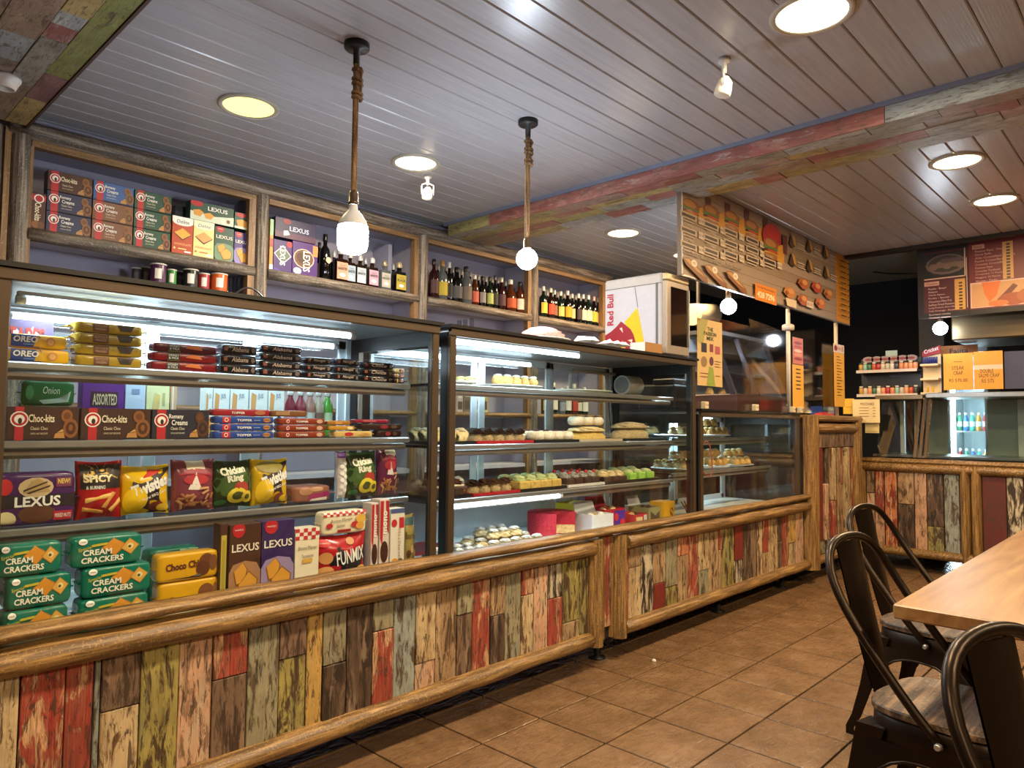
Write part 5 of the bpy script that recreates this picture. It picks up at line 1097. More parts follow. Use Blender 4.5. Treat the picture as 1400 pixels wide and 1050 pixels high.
def pastry(kind, label, group):
    """a single small cake with base, topping and decoration parts"""
    t = empty('pastry', (0, 0, 0), label, 'pastry', group)
    if kind == 'tart':
        mb = MB(); mb.lathe([(.026, 0), (.034, .022), (.030, .022)], 14, MC['gold']); obj('pastry_base', mb, t)
        obj('filling', blob(.030, .016, MC['cream'], 1, mb=None, c=(0, 0, .02)), t); obj('berry', blob(.016, .014, MC['straw'], 2, c=(0, 0, .033)), t)
    elif kind == 'slice':
        mb = MB(); mb.cbox(-.03, .03, -.045, .045, 0, .028, .004, MC['choc']); obj('pastry_base', mb, t)
        obj('cream_layer', (lambda m: (m.cbox(-.03, .03, -.045, .045, .0285, .036, .003, MC['cream']), m)[1])(MB()), t); obj('topping', blob(.030, .018, MC['darkred'], 3, 1, 1.4, c=(0, 0, .036), amp=.3), t)
    elif kind == 'ring':
        mb = MB(); pts = [(.026*math.cos(a), .026*math.sin(a), .016) for a in [2*math.pi*i/16 for i in range(17)]]; mb.tube(pts, .014, 8, MC['cream']); obj('cream_ring', mb, t)
        obj('berry', blob(.018, .02, MC['darkred'], 4, c=(0, 0, .014)), t)
    elif kind == 'cream':
        obj('pastry_base', blob(.036, .022, MC['yel'], 5, amp=.08), t); obj('topping', blob(.034, .034, MC['white'], 6, c=(0, 0, .018), amp=.25), t)
    elif kind == 'walnut':
        obj('pastry_base', blob(.029, .034, MC['nut'], 7, 1, 1.25, amp=.18), t); obj('topping', blob(.026, .018, MC['choc'], 8, 1, 1.3, c=(0, 0, .028), amp=.35), t)
    elif kind == 'square_green':
        mb = MB(); mb.cbox(-.038, .038, -.045, .045, 0, .030, .004, MC['yel']); obj('sponge', mb, t); obj('topping', blob(.035, .020, MC['green'], 9, 1, 1.1, bumps=7, amp=.16, c=(0, 0, .0295)), t)
    elif kind == 'square_bw':
        mb = MB(); mb.cbox(-.034, .034, -.045, .045, 0, .028, .004, MC['choc']); obj('sponge', mb, t); obj('topping', blob(.031, .022, MC['bw'], 10, 1, 1.05, bumps=7, amp=.2, c=(0, 0, .0275)), t); obj('berry', blob(.010, .012, MC['straw'], 11, c=(.008, -.02, .044)), t)
    elif kind == 'square_pink':
        mb = MB(); mb.cbox(-.034, .034, -.045, .045, 0, .022, .004, MC['choc']); obj('sponge', mb, t); obj('topping', blob(.036, .022, MC['pale'], 12, 1, 1.05, bumps=8, amp=.2, c=(0, 0, .0215)), t)
    elif kind == 'lime':
        mb = MB(); mb.cbox(-.036, .036, -.045, .045, 0, .030, .004, MC['lime']); obj('sponge', mb, t); obj('topping', blob(.036, .014, MC['green'], 13, c=(0, 0, .0295)), t)
    elif kind == 'roll':
        mb = MB(); mb.tube([(-.03, 0, .02), (-.028, 0, .022), (.028, 0, .022), (.03, 0, .02)], .02, 10, MC['pale']); obj('pastry_base', mb, t); obj('topping', blob(.028, .012, MC['cream'], 14, 1.1, .6, c=(0, 0, .036), amp=.3), t)
    elif kind == 'macaron':
        for z in (0, .019): mb = MB(); mb.lathe([(.020, z), (.024, z+.004), (.022, z+.011), (.012, z+.015), (.002, z+.016)], 14, MC['lemon']); obj('shell', mb, t)
        mb = MB(); mb.lathe([(.021, .013), (.021, .021)], 14, MC['cream']); obj('filling', mb, t)
    elif kind == 'croiss':
        pts = [(.04*math.sin(a), .03*math.cos(a)-.03, .02) for a in [-1.3+2.6*i/10 for i in range(11)]]; mb = MB(); mb.tube(pts, .02, 8, MC['gold'], rfun=lambda q: .006+.016*math.sin(math.pi*q)); obj('pastry_base', mb, t); obj('topping', blob(.02, .008, MC['white'], 15, c=(0, 0, .036), amp=.3), t)
    elif kind == 'sugar':
        obj('pastry_base', blob(.031, .035, MC['pale'], 16, 1, 1.2, bumps=4, amp=.25), t); obj('topping', blob(.022, .012, MC['white'], 17, 1, 1.2, c=(0, 0, .030), amp=.4), t)
    elif kind == 'bwmound':
        obj('pastry_base', blob(.027, .03, MC['bw'], 18, amp=.22), t); obj('topping', blob(.02, .012, MC['white'], 19, c=(0, 0, .026), amp=.4), t)
    elif kind == 'bun':
        obj('pastry_base', blob(.035, .034, MC['gold'], 20, amp=.12), t); obj('topping', blob(.022, .010, MC['pale'], 21, c=(0, 0, .029), amp=.35), t)
    elif kind == 'puff':
        obj('pastry_base', blob(.032, .030, MC['pale'], 22, bumps=3, amp=.24), t); obj('topping', blob(.024, .012, MC['gold'], 23, bumps=4, c=(0, 0, .026), amp=.4), t)
    return t
PROTO = {}
TALL = ('slice', 'ring', 'cream', 'walnut', 'square_green', 'square_bw', 'square_pink', 'lime', 'roll', 'puff', 'bun', 'croiss')
def put(kind, X, Y, Z, label, group, rz=0.0):
    if kind not in PROTO:
        o = pastry(kind, label, group); PROTO[kind] = o
    else:
        o = copy_tree(PROTO[kind])
    o.location = (X, Y, Z); o.rotation_euler = (0, 0, rz); tag(o, label, None, group)
    o.scale = (1.2, 1.2, 1.7) if kind == 'ring' else (1, 1, 1.4 if kind in TALL else 1.0); return o
def fill_tray(kind, x0, x1, y0, y1, z, nx, ny, label, group, jit=.1):
    for i in range(nx):
        for j in range(ny):
            put(kind, x0+(x1-x0)*(i+.5)/nx, y0+(y1-y0)*(j+.5)/ny, z, label, group, random.uniform(-jit, jit))
ZA, ZB_, ZD = S2[0]+.003, S2[1]+.003, S2[2]+.003
def plate(X, Y, Z, r, label, group='white plates', sx=1.0, base='#d8d8d4'):
    mb = MB(); mb.lathe([(r*.6, 0), (r*.62, .003), (r, .014), (r*.985, .017), (r*.6, .006), (.001, .005)], 28, flat(base, .25), cap=False, sx=sx); return obj('plate', mb, None, loc=(X, Y, Z), label=label, cat='plate', group=group)
Ya, Yb_ = 2.37, 2.60
# upper shelf
plate(2.22, 2.50, ZA, .115, 'white plate with macarons on the upper cake shelf')
for k, (dx, dy, dz) in enumerate([(-.055, -.03, 0), (.015, -.03, 0), (.045, -.06, 0), (.03, -.0, 0)]):
    put('macaron', 2.22+dx, 2.47+dy*.8, ZA+.008+.0*k, 'lemon yellow macaron on the white plate of the upper cake shelf', 'yellow macarons', k)
PROTO2 = copy_tree(PROTO['macaron'], loc=(2.31, 2.45, ZA+.013)); tag(PROTO2, 'pink macaron on the rim of the macaron plate', None, 'pink macaron')
for ch in PROTO2.children:
    if ch.name.startswith('shell'):
        ch.data = ch.data.copy(); ch.data.materials[0] = MC['pink']
plate(2.62, 2.50, ZA, .14, 'long white plate of flat biscuits on the upper cake shelf', sx=1.45)
for k in range(5): put('croiss', 2.50+.065*k, 2.47, ZA+.009, 'flat glazed biscuit on the long white plate', 'flat glazed biscuits', .2*k)
plate(3.22, 2.50, ZA, .13, 'nearly empty pale plate on the upper cake shelf beside the white pipe', sx=1.7, base='#cdd2c2')
# middle shelf
tray(2.02, 2.265, ZB_, Ya, Yb_, m_blk, 'black tray with cream rolls at the left post of the cake case')
fill_tray('roll', 2.03, 2.255, Ya+.02, Yb_-.02, ZB_+.0055, 3, 3, 'cream topped roll on the black tray at the left post', 'cream rolls')
tray(2.275, 2.66, ZB_, Ya, Yb_, m_red, 'red tray of dark chocolate slices on the middle cake shelf')
fill_tray('walnut', 2.285, 2.65, Ya+.015, Yb_-.015, ZB_+.0055, 5, 2, 'dark chocolate nut slice on the red tray of the middle shelf', 'chocolate nut slices')
tray(2.67, 3.02, ZB_, Ya, Yb_, m_blk, 'black tray of berry cream rings on the middle cake shelf')
fill_tray('ring', 2.69, 3.0, Ya+.02, Yb_-.02, ZB_+.0055, 4, 3, 'cream ring filled with dark berries on the black tray', 'berry cream rings')
# filled loaf cakes
def loaf(X0, X1, Y, Z, h, wy, base, top, label, seed):
    t = empty('loaf_cake', ((X0+X1)/2, Y, Z), label, 'cake'); w_ = X1-X0
    obj('sponge', blob(.44*w_, h, MC[base], seed, 1.0, wy/w_, bumps=9, amp=.07, n=26), t); obj('topping', blob(.41*w_, h*.45, MC[top], seed+1, 1.0, wy/w_, bumps=11, amp=.12, n=26, c=(0, 0, h*.78)), t)
tray(3.03, 3.42, ZB_, Ya, Yb_, '#b8a890', 'beige tray with a yellow loaf cake on the middle cake shelf')
loaf(3.05, 3.40, 2.48, ZB_+.0055, .062, .17, 'yel', 'pale', 'yellow glazed loaf cake on the beige tray', 41)
for k in range(3): put('ring', 3.13+.09*k, 2.48, ZB_+.0055+.079, 'cream ring with berries on top of the yellow loaf cake', 'rings on the loaf', k)
tray(3.43, 3.87, ZB_, Ya, Yb_, m_blk, 'black tray with a long crumb coated loaf near the cables')
loaf(3.45, 3.85, 2.48, ZB_+.0055, .085, .17, 'nut', 'nut', 'long crumb coated loaf cake on the black tray near the cables', 45)
# lower shelf
tray(2.01, 2.24, ZD, Ya, Yb_, m_blk, 'black tray of dark berry slices on the lower cake shelf')
fill_tray('slice', 2.025, 2.225, Ya+.015, Ya+.12, ZD+.0055, 3, 1, 'chocolate slice with dark berries at the left post of the lower cake shelf', 'dark berry slices')
fill_tray('cream', 2.025, 2.225, Ya+.12, Yb_-.015, ZD+.0055, 3, 1, 'whipped cream cake behind the dark berry slices', 'whipped cream cakes')
tray(2.25, 2.56, ZD, Ya-.005, Yb_, m_red, 'red tray of walnut cakes on the lower cake shelf')
fill_tray('cream', 2.255, 2.36, Ya+.115, Yb_-.015, ZD+.0055, 1, 1, 'whipped cream cake on the red tray of the lower shelf', 'cream cake on the red tray')
fill_tray('walnut', 2.265, 2.55, Ya+.01, Ya+.11, ZD+.0055, 4, 1, 'walnut cake with chocolate top on the red tray of the lower shelf', 'walnut cakes')
tray(2.57, 2.92, ZD, Ya, Yb_, m_blk, 'black tray of green iced squares on the lower cake shelf')
fill_tray('square_green', 2.585, 2.905, Ya+.015, Yb_-.015, ZD+.0055, 4, 2, 'green iced sponge square on the lower cake shelf', 'green iced squares')
tray(2.93, 3.25, ZD, Ya, Yb_, '#d4d0c8', 'white tray of chocolate cream squares on the lower cake shelf')
fill_tray('square_bw', 2.945, 3.235, Ya+.015, Yb_-.015, ZD+.0055, 4, 2, 'chocolate square with white cream and red berry', 'chocolate cream squares')
tray(3.26, 3.81, ZD, Ya, Yb_, m_blk, 'black tray of pale topped and lime squares on the lower cake shelf')
fill_tray('square_pink', 3.275, 3.50, Ya+.015, Yb_-.015, ZD+.0055, 3, 2, 'dark square with pale crumbly topping on the lower cake shelf', 'pale topped squares')
fill_tray('lime', 3.515, 3.80, Ya+.015, Ya+.12, ZD+.0055, 3, 1, 'lime green cake square on the lower cake shelf', 'lime squares')
fill_tray('square_green', 3.515, 3.80, Ya+.12, Yb_-.015, ZD+.0055, 3, 1, 'green iced sponge square behind the lime squares', 'green squares behind the lime squares')
mb = MB(); mb.box(-.14, .14, -.10, .10, 0, .001, glassmat('clear_plastic', (.93, .95, .95), .8)); 
for (a, b_, c, d_) in ((-.14, .14, -.10, -.098), (-.14, .14, .098, .10), (-.14, -.138, -.098, .098), (.138, .14, -.098, .098)): mb.box(a, b_, c, d_, .001, .10, glassmat('clear_plastic'))
mb.box(-.14, .14, -.10, .10, .10, .102, glassmat('clear_plastic'))
obj('plastic_cake_cover', mb, None, loc=(3.64, 2.712, ZD+.001), label='clear plastic cake cover standing behind the lime squares', cat='cover')
# deck of the cake case
DK = CZ0+.0135
tray(2.05, 2.32, DK, 2.30, 2.48, m_blk, 'black tray of chocolate chip mounds on the deck of the cake case')
fill_tray('bwmound', 2.06, 2.31, 2.31, 2.47, DK+.0055, 4, 2, 'black and white chocolate chip mound on the deck', 'chocolate chip mounds')
tray(2.05, 2.30, DK, 2.52, 2.74, m_red, 'red tray standing empty behind the chocolate chip mounds')
tray(2.34, 2.76, DK, 2.32, 2.62, '#d8c8c8', 'pinkish tray of sugared pastries on the deck of the cake case')
fill_tray('sugar', 2.36, 2.74, 2.335, 2.60, DK+.0055, 5, 3, 'sugared golden pastry in the pile on the deck', 'sugared pastries', 1.5)
fill_tray('sugar', 2.42, 2.64, 2.40, 2.58, DK+.045, 3, 2, 'sugared golden pastry on top of the pile on the deck', 'sugared pastries on top', 1.5)
# red velvet cake with a cut wedge
t = empty('red_cake', (2.95, 2.50, DK), 'round crimson crumb cake with a slice cut away on the cake case deck', 'cake')
def wedge(r, z0, z1, a0, a1, mat, n=28):
    mb = MB(); pts = [(0, 0)]+[(r*math.cos(a0+(a1-a0)*i/n), r*math.sin(a0+(a1-a0)*i/n)) for i in range(n+1)]; mb.prism(pts, z0, z1, mat, axis='z'); return mb
a0, a1 = math.radians(-45), math.radians(232)
obj('crumb_coat', wedge(.128, .006, .125, a0, a1, MC['redv']), t)
for q in (a0-.03, a1): obj('cut_face', wedge(.124, .010, .055, q, q+.03, MC['pale'], 2), t)
mb2 = wedge(.14, 0, .005, 0, 2*math.pi-.001, flat('#d8d4cc', .4)); obj('cake_board', mb2, t)
# open boxes of cakes
def open_box(X, Y, Z, w_, d_, h, base, label, rz, fill, flap=True, items=None, lid='#d8d8dc'):
    t = empty('cake_box', (X, Y, Z), label, 'box', rotz=rz); m = flat(base, .5); e = .003
    mb = MB(); mb.box(-w_/2, w_/2, -d_/2, d_/2, 0, e, m)
    for (a, b_, c, f) in ((-w_/2, w_/2, -d_/2, -d_/2+e), (-w_/2, w_/2, d_/2-e, d_/2), (-w_/2, -w_/2+e, -d_/2+e, d_/2-e), (w_/2-e, w_/2, -d_/2+e, d_/2-e)): mb.box(a, b_, c, f, e, h, m)
    b = obj('box_body', mb, t)
    if items: decor(b, items, flat_surf(w_, h, -d_/2), True, aspect=w_/h)
    if flap:
        mb = MB(); mb.prism([(-w_/2, 0), (w_/2, 0), (w_/2-.01, .06), (-w_/2+.01, .06)], -.0015, .0015, flat(lid, .5)); obj('lid_flap', mb, t, loc=(0, d_/2-.002, h), rot=(-.35, 0, 0))
    for k, (dx, dy) in enumerate([(-.25, -.1), (.05, .05), (.28, -.05)]):
        obj('filling', blob(w_*.19, h*.5, MC[fill[k % len(fill)]], 50+k, c=(dx*w_, dy*d_, h*.55)), t)
    return t
open_box(3.19, 2.40, DK, .16, .14, .105, '#e2e4e8', 'white cardboard cake box open at the front on the deck', -.15, ['white', 'nut'], items=[('poly', [(.1, .4), (.35, .25), (.6, .45), (.35, .35)], '#b8c4d0')])
open_box(3.38, 2.46, DK, .17, .15, .115, '#a81f30', 'red and violet patterned gift box with a raised flap on the deck', -.1, ['pale', 'straw'], lid='#c8283c', items=[('rect', .45, .05, .98, .9, '#4a2a9a'), ('ell', .55, .6, .1, .2, '#c8283c'), ('ell', .85, .3, .12, .2, '#c8283c'), ('rect', 0, 0, 1, .16, '#d86048')])
open_box(3.36, 2.67, DK, .2, .14, .13, '#d8b828', 'yellow box standing behind the red gift box on the deck', .1, ['yel', 'lemon'])
open_box(3.555, 2.40, DK, .13, .13, .075, '#b82a30', 'low red box with nut clusters on the deck', 0, ['gold', 'nut', 'choc'], flap=False, items=[('rect', .1, .2, .6, .8, '#d8c088'), ('rect', .7, .1, .95, .9, '#c8c4bc')])
open_box(3.72, 2.42, DK, .14, .14, .10, '#8a8a5c', 'olive windowed box of chocolates on the deck', .05, ['choc', 'choc'], items=[('poly', [(.15, .1), (.9, .1), (.9, .75), (.55, .5), (.15, .8)], '#4a3c28')])
x0, x1 = 3.80, 3.925
o = carton('sweet_box', 'bright yellow sweet box against the right post of the cake case', 'box', x0, x1, DK, DK+.125, 2.335, .10, '#d8a018', [('rect', .5, 0, .52, 1, '#b88410'), ('ell', .72, .5, .16, .2, '#6a4a1a'), ('ell', .68, .54, .07, .08, '#d8a018'), ('ell', .78, .45, .07, .08, '#d8a018')])
# white pipe and cables at the end of the case
mb = MB(); mb.tube([(3.40, 2.74, S2[0]+.001), (3.40, 2.74, 1.50), (3.405, 2.74, 1.52), (3.425, 2.74, 1.535), (3.45, 2.74, 1.54), (3.86, 2.74, 1.54)], .011, 10, flat('#c8c0b0', .4))
obj('drain_pipe', mb, None, label='white bent pipe inside the cake case at the upper shelf', cat='pipe')
mb = MB(); mb.cyl((3.74, 2.60, 1.462), (3.90, 2.60, 1.462), .06, 26, flat('#c8c4b4', .35)); mb.cyl((3.735, 2.60, 1.462), (3.74, 2.60, 1.462), .05, 26, flat('#8a8880', .4)); 
o = obj('compressor_drum', mb, None, label='cream cylinder housing above the upper shelf end of the cake case', cat='housing')
mb = MB(); mb.box(3.75, 3.89, 2.545, 2.66, S2[0]+.0005, 1.404, flat('#b0aca0', .4)); obj('stand', mb, o)
rc = random.Random(9)
for k in range(5):
    xa = 3.80+.022*k; mb = MB(); pts = []
    for i in range(15):
        q = i/14; pts.append((xa+.08*math.sin(2.2*q+k)*q, 2.74-.012*k*q, 1.36-.64*q+.05*math.sin(5*q+k)))
    mb.tube([(min(p_[0], 3.93), p_[1], max(p_[2], DK+.01)) for p_ in pts], .0028, 6, flat('#2a2a2c', .5)); obj('cable', mb, None, label='thin dark cable dangling inside the end of the cake case', cat='cable', group='dangling cables')
mb = MB(); mb.tube([(3.55+.028*i, 2.765, 1.03+.085*math.sin(math.pi*(.15+.75*i/13))) for i in range(14)], .006, 8, flat('#33363a', .5)); obj('cable', mb, None, label='thick dark cable arching across the end of the cake case', cat='cable')
# savoury case plates
Yc = 2.58; Z1, Z2 = S3[0]+.003, S3[1]+.003
for (X, n, kinds, z, lab) in [(4.40, 6, 'puff', Z1, 'savoury case upper shelf beside the post'), (4.78, 8, 'bun', Z1, 'savoury case upper shelf')]:
    plate(X, Yc, z, .17, 'large white plate on the '+lab, 'large savoury plates', sx=1.05)
    for i in range(n): put(kinds, X-.088+.088*(i % 3), Yc-.09+.088*(i//3), z+.0185, '%s pastry on the plate of the %s' % ({'puff': 'pale puff', 'bun': 'golden bun'}[kinds], lab), kinds+' pastries '+lab, i)
for i in range(2): put('bun', 4.73+.092*i, Yc-.03, Z1+.0185+.060, 'golden bun pastry heaped on top of the upper savoury plate', 'heaped buns', i)
for (X, n, kinds, lab) in [(4.36, 8, 'puff', 'lower savoury shelf beside the post'), (4.76, 8, 'croiss', 'lower savoury shelf middle'), (5.14, 8, 'bun', 'lower savoury shelf end')]:
    plate(X, Yc, Z2, .175, 'large white plate in the '+lab, 'large savoury plates', sx=1.0)
    for i in range(n): put(kinds, X-.092+.092*(i % 3), Yc-.088+.088*(i//3), Z2+.0185, '%s on the plate in the %s' % ({'puff': 'pale puff pastry', 'bun': 'golden bun', 'croiss': 'flaky crescent'}[kinds], lab), kinds+' in the '+lab, i)
    for i in range(3): put(kinds, X-.088+.088*i, Yc-.03, Z2+.0185+.060, '%s heaped on the plate in the %s' % ({'puff': 'pale puff pastry', 'bun': 'golden bun', 'croiss': 'flaky crescent'}[kinds], lab), kinds+' heaped in the '+lab, i)
mb = MB()
for i in range(16):
    a = i*2.4; mb.tube([(4.30+.05*math.cos(a)*.4*i/6, 2.42+.03*math.sin(a), DK+.002), (4.30+.05*math.cos(a)*.6*i/6, 2.42+.05*math.sin(a), DK+.05), (4.30+.06*math.cos(a)*i/7, 2.42+.06*math.sin(a), DK+.085)], .004, 5, flat('#4a2c1c', .7))
obj('dried_twigs', mb, None, label='small bunch of brown dried twigs on the deck of the savoury case', cat='twigs')
mb = MB(); mb.tube([(4.012, 2.19, 1.10), (4.03, 2.175, 1.12), (4.06, 2.17, 1.09), (4.085, 2.17, 1.02), (4.10, 2.175, .95), (4.09, 2.18, .90), (4.05, 2.185, .905), (4.012, 2.19, .93)], .0035, 6, flat('#9a4a34', .5)); obj('wire_loop', mb, None, label='loop of thin reddish wire on the post between the cake and savoury cases', cat='wire')
# ================================================================== ON TOP OF THE CASES
def boardY(Y, X0, Z0):   # local metres on a plane facing -Y
    return (lambda x, y: (onY(x, y, Y).x-X0, onY(x, y, Y).z-Z0))
FX0, FX1, FY0, FY1, FZ0, FZ1 = 3.69, 3.95, 2.245, 2.70, 1.634, 2.125
fr = empty('drinks_cooler', ((FX0+FX1)/2, (FY0+FY1)/2, 1.623), 'small white drinks cooler with red bull emblem and glass door on the cake case', 'cooler')
def frp(n, mb, par=None):
    o = obj(n, mb, par or fr)
    if par is None: o.location = (-fr.location.x, -fr.location.y, -fr.location.z)
    return o
mb = MB(); mb.cbox(FX0, FX1, FY0+.035, FY1, FZ0, FZ1, .012, flat('#b4b2b4', .3)); frp('cabinet', mb)
mb = MB(); mb.box(FX0+.02, FX1-.02, FY0+.02, FY1-.02, 1.623, FZ0+.002, M_BLK); frp('plinth', mb)
mb = MB(); mb.cbox(FX0+.0, FX1, FY0, FY0+.034, FZ0, FZ1-.05, .006, flat('#a89c90', .3, .3)); mb.cbox(FX0, FX1, FY0, FY0+.034, FZ1-.048, FZ1-.006, .006, flat('#b8a888', .3, .3)); d_ = frp('door', mb)
mb = MB(); mb.box(FX0+.045, FX1-.03, FY0-.002, FY0+.001, FZ0+.055, FZ1-.085, flat('#1a1614', .06)); frp('door_glass', mb)
mb = MB(); mb.cbox(FX1-.022, FX1-.012, FY0-.012, FY0, FZ0+.06, FZ1-.08, .003, M_ALU); frp('handle', mb)
mb = MB(); mb.box(FX0-.002, FX0+.001, FY0+.06, FY0+.075, FZ0+.02, FZ1-.06, flat('#5a5c60', .5)); mb.box(FX0-.002, FX0+.001, FY0+.036, FY1-.01, FZ1-.064, FZ1-.061, flat('#4a4a4c', .5)); frp('side_seam', mb)
def sideX(u, v, off): return Vector((FX0-off-.0005-fr.location.x, FY1-.01-u*(FY1-.02-FY0-.07)-fr.location.y, FZ0+v*(FZ1-FZ0)-fr.location.z))
asp = (FY1-.02-FY0-.07)/(FZ1-FZ0)
mb0 = MB(); o = obj('side_sticker', (lambda m: (m.add([sideX(u, v, .0) for u, v in ((0, .0), (1, .0), (1, .86), (0, .86))], [(0, 1, 2, 3)], flat('#b9b9c4', .35)), m)[1])(MB()), fr)
decor(fr, [('poly', [(.40, .44), (.66, .60), (.84, .0), (.58, .0)], '#d8b010'), ('poly', [(.60, .86), (.615, .86), (.675, .60), (.66, .60)], '#6a6c78'),
           ('poly', [(0, .07), (.30, .06), (.44, .02), (.68, .02), (.62, .18), (.58, .27), (.52, .34), (.40, .41), (.33, .45), (.24, .39), (.12, .33), (0, .29)], '#8c1428'),
           ('poly', [(.28, .06), (.33, .13), (.36, .22), (.36, .13), (.43, .14), (.40, .05), (.36, .02), (.33, .07)], '#d8a04a'), ('poly', [(.46, .20), (.56, .21), (.55, .14), (.53, .18)], '#e8c8b0'), ('poly', [(.30, .36), (.37, .30), (.35, .37)], '#e8c8b0'), ('poly', [(.18, .09), (.26, .12), (.24, .06)], '#d8a04a'), ('poly', [(0, .0), (.45, .0), (.3, .04), (0, .06)], '#2a2a5a'),
           ('text', 'Red Bull', .11, .61, .40, .13, '#a81428', .02, math.pi/2)], sideX, True, eps=.0006, aspect=asp)
# cardboard tray, papers and wrapped plate on the cake case
mb = MB(); m = flat('#a87a48', .8); mb.box(-.09, .09, -.05, .05, 0, .003, m)
for (a, b_, c, d2) in ((-.09, .09, -.05, -.047), (-.09, .09, .047, .05), (-.09, -.087, -.047, .047), (.087, .09, -.047, .047)): mb.box(a, b_, c, d2, .003, .062, m)
mb.box(-.0905, -.0895, -.05, .05, .0, .062, flat('#c8c4bc', .6))
obj('cardboard_tray', mb, None, loc=(3.555, 2.30, 1.623), label='shallow brown cardboard tray in front of the drinks cooler', cat='tray')
plate(2.72, 2.37, 1.623, .13, 'wrapped white plate of pink sweets on top of the cake case', 'wrapped plate', sx=1.25)
obj('pink_sweets', blob(.10, .062, cakemat('pink_sweet', '#b87a74', '#d8b0a8', 90), 71, 1.25, 1, amp=.1, c=(0, 0, 0)), None, loc=(2.72, 2.37, 1.641), label='heap of pink sweets under film on the white plate', cat='sweets')
for k, (X, w_) in enumerate([(2.96, .10), (3.20, .22)]):
    mb = MB(); r_ = random.Random(k); n = 6
    vs = [((i/n-.5)*w_, (j/4-.5)*.12, .02+.028*abs(math.sin(i*1.7+j*2.1+k))*(1 if 0 < i < n and 0 < j < 4 else .1)) for j in range(5) for i in range(n+1)]
    mb.add(vs, [(j*(n+1)+i, j*(n+1)+i+1, (j+1)*(n+1)+i+1, (j+1)*(n+1)+i) for j in range(4) for i in range(n)], flat('#d8d8d8', .5)); mb.add([(x, y, 0) for x, y, z in vs], [(j*(n+1)+i, (j+1)*(n+1)+i, (j+1)*(n+1)+i+1, j*(n+1)+i+1) for j in range(4) for i in range(n)], flat('#d8d8d8', .5))
    obj('crumpled_paper', mb, None, loc=(X, 2.28, 1.623), label=['small peaked white paper on top of the cake case', 'wide crumpled white paper on top of the cake case'][k], cat='paper')
mb = MB(); mb.tube([(1.06+.012*i, 2.26, 1.626+.03*math.sin(math.pi*i/9)) for i in range(10)], .003, 5, m_black); obj('cable', mb, None, label='black cable loop lying on top of the biscuit case', cat='cable')
# acrylic screens on the savoury case
M_ACR = glassmat('acrylic', (.90, .91, .93), .9, .06)
ZT3 = C3[2]+.001
def sheet(x0, x1, yt0, yt1, lab, Y=2.235):
    a, b_ = onY(x0, 555, Y).x, onY(x1, 555, Y).x; z0, z1 = onY(x0, yt0, Y).z, onY(x1, yt1, Y).z
    mb = MB(); mb.prism([(a, ZT3+.0), (b_, ZT3), (b_, z1), (a, z0)], Y, Y+.004, M_ACR); return obj('acrylic_screen', mb, None, label=lab, cat='screen')
sheet(953, 1025, 428, 446, 'clear acrylic sneeze screen with the green poster on the savoury case')
sheet(1026, 1079, 436, 456, 'clear acrylic sneeze screen before the heated cabinet')
sheet(1084, 1140, 457, 472, 'clear acrylic sneeze screen with paper strips near the pillar')
for k, x in enumerate((963, 1032, 1083, 1093)):
    p_ = onY(x, 556, 2.215); mb = MB(); mb.cbox(-.022, .022, -.02, .012, 0, .045, .003, flat('#cdbfa0', .5)); o = obj('screen_clamp', mb, None, loc=(p_.x, 2.215, ZT3), label='cream plastic clamp holding the acrylic screens', cat='clamp', group='screen clamps')
    mb = MB()
    for q in (-.009, .010): mb.box(q-.003, q+.003, -.0215, -.0195, .02, .027, m_black)
    obj('screw', mb, o)
def poster(name, lab, x0, x1, yt, yb, Y, base, items, cat='poster'):
    a, b_ = onY(x0, yb, Y).x, onY(x1, yb, Y).x; z1, z0 = onY((x0+x1)/2, yt, Y).z, onY((x0+x1)/2, yb, Y).z
    mb = MB(); mb.box(-(b_-a)/2, (b_-a)/2, -.0008, .0008, 0, z1-z0, flat(base, .5)); o = obj(name, mb, None, loc=((a+b_)/2, Y, z0), label=lab, cat=cat)
    decor(o, items, flat_surf(b_-a, z1-z0, -.0008), True, eps=.0004, aspect=(b_-a)/(z1-z0)); return o
poster('drinks_poster', 'tall beige and green drinks poster on the acrylic screen', 953.5, 987.5, 438, 528, 2.232, '#c8ab74', [('poly', [(0, 0), (0, .65), (.2, .6), (.42, 1), (0, 1)], '#a09858'), ('poly', [(.35, 0), (.70, 0), (.62, .28), (.45, .3)], '#8a9840'), ('text', 'THE', .5, .86, .24, .06, '#3c4a20', .03), ('text', 'PASSION', .5, .79, .5, .06, '#3c4a20', .03), ('text', 'MIX', .5, .72, .28, .06, '#3c4a20', .03), ('rect', .15, .50, .36, .64, '#1c2028'), ('rect', .48, .52, .62, .64, '#7a3040'), ('rect', .70, .50, .90, .62, '#a84a50'), ('ell', .25, .36, .12, .08, '#8a7048'), ('ell', .55, .38, .08, .07, '#5a3040'), ('rect', .68, .38, .92, .39, '#7a5a34'), ('rect', .68, .34, .88, .35, '#7a5a34'), ('rect', .68, .30, .9, .31, '#7a5a34'), ('rect', .1, .18, .42, .19, '#7a5a34'), ('rect', .1, .13, .4, .14, '#7a5a34'), ('rect', .7, .16, .9, .17, '#7a5a34'), ('disc', .06, .97, .015, '#a82020')])
strip_lines = [('rect', .25, .92-.055*k, .25+.5*(.6+.4*((k*7) % 3)/2), .935-.055*k, '#5c4420') for k in range(14)]
poster('price_strip', 'yellow price strip below a pink photo strip on the acrylic screen', 1084, 1099, 499, 558, 2.231, '#d8a440', [('rect', .3, .88-.09*k, .72, .91-.09*k, '#4a3418') for k in range(6)])
poster('photo_strip', 'pink and red photo strip on the acrylic screen', 1084, 1098, 462, 498, 2.231, '#b8706a', [('ell', .5, .2+.15*k, .4, .06, ['#8a3030', '#c88878', '#d8b8b0', '#a84848'][k % 4]) for k in range(5)])
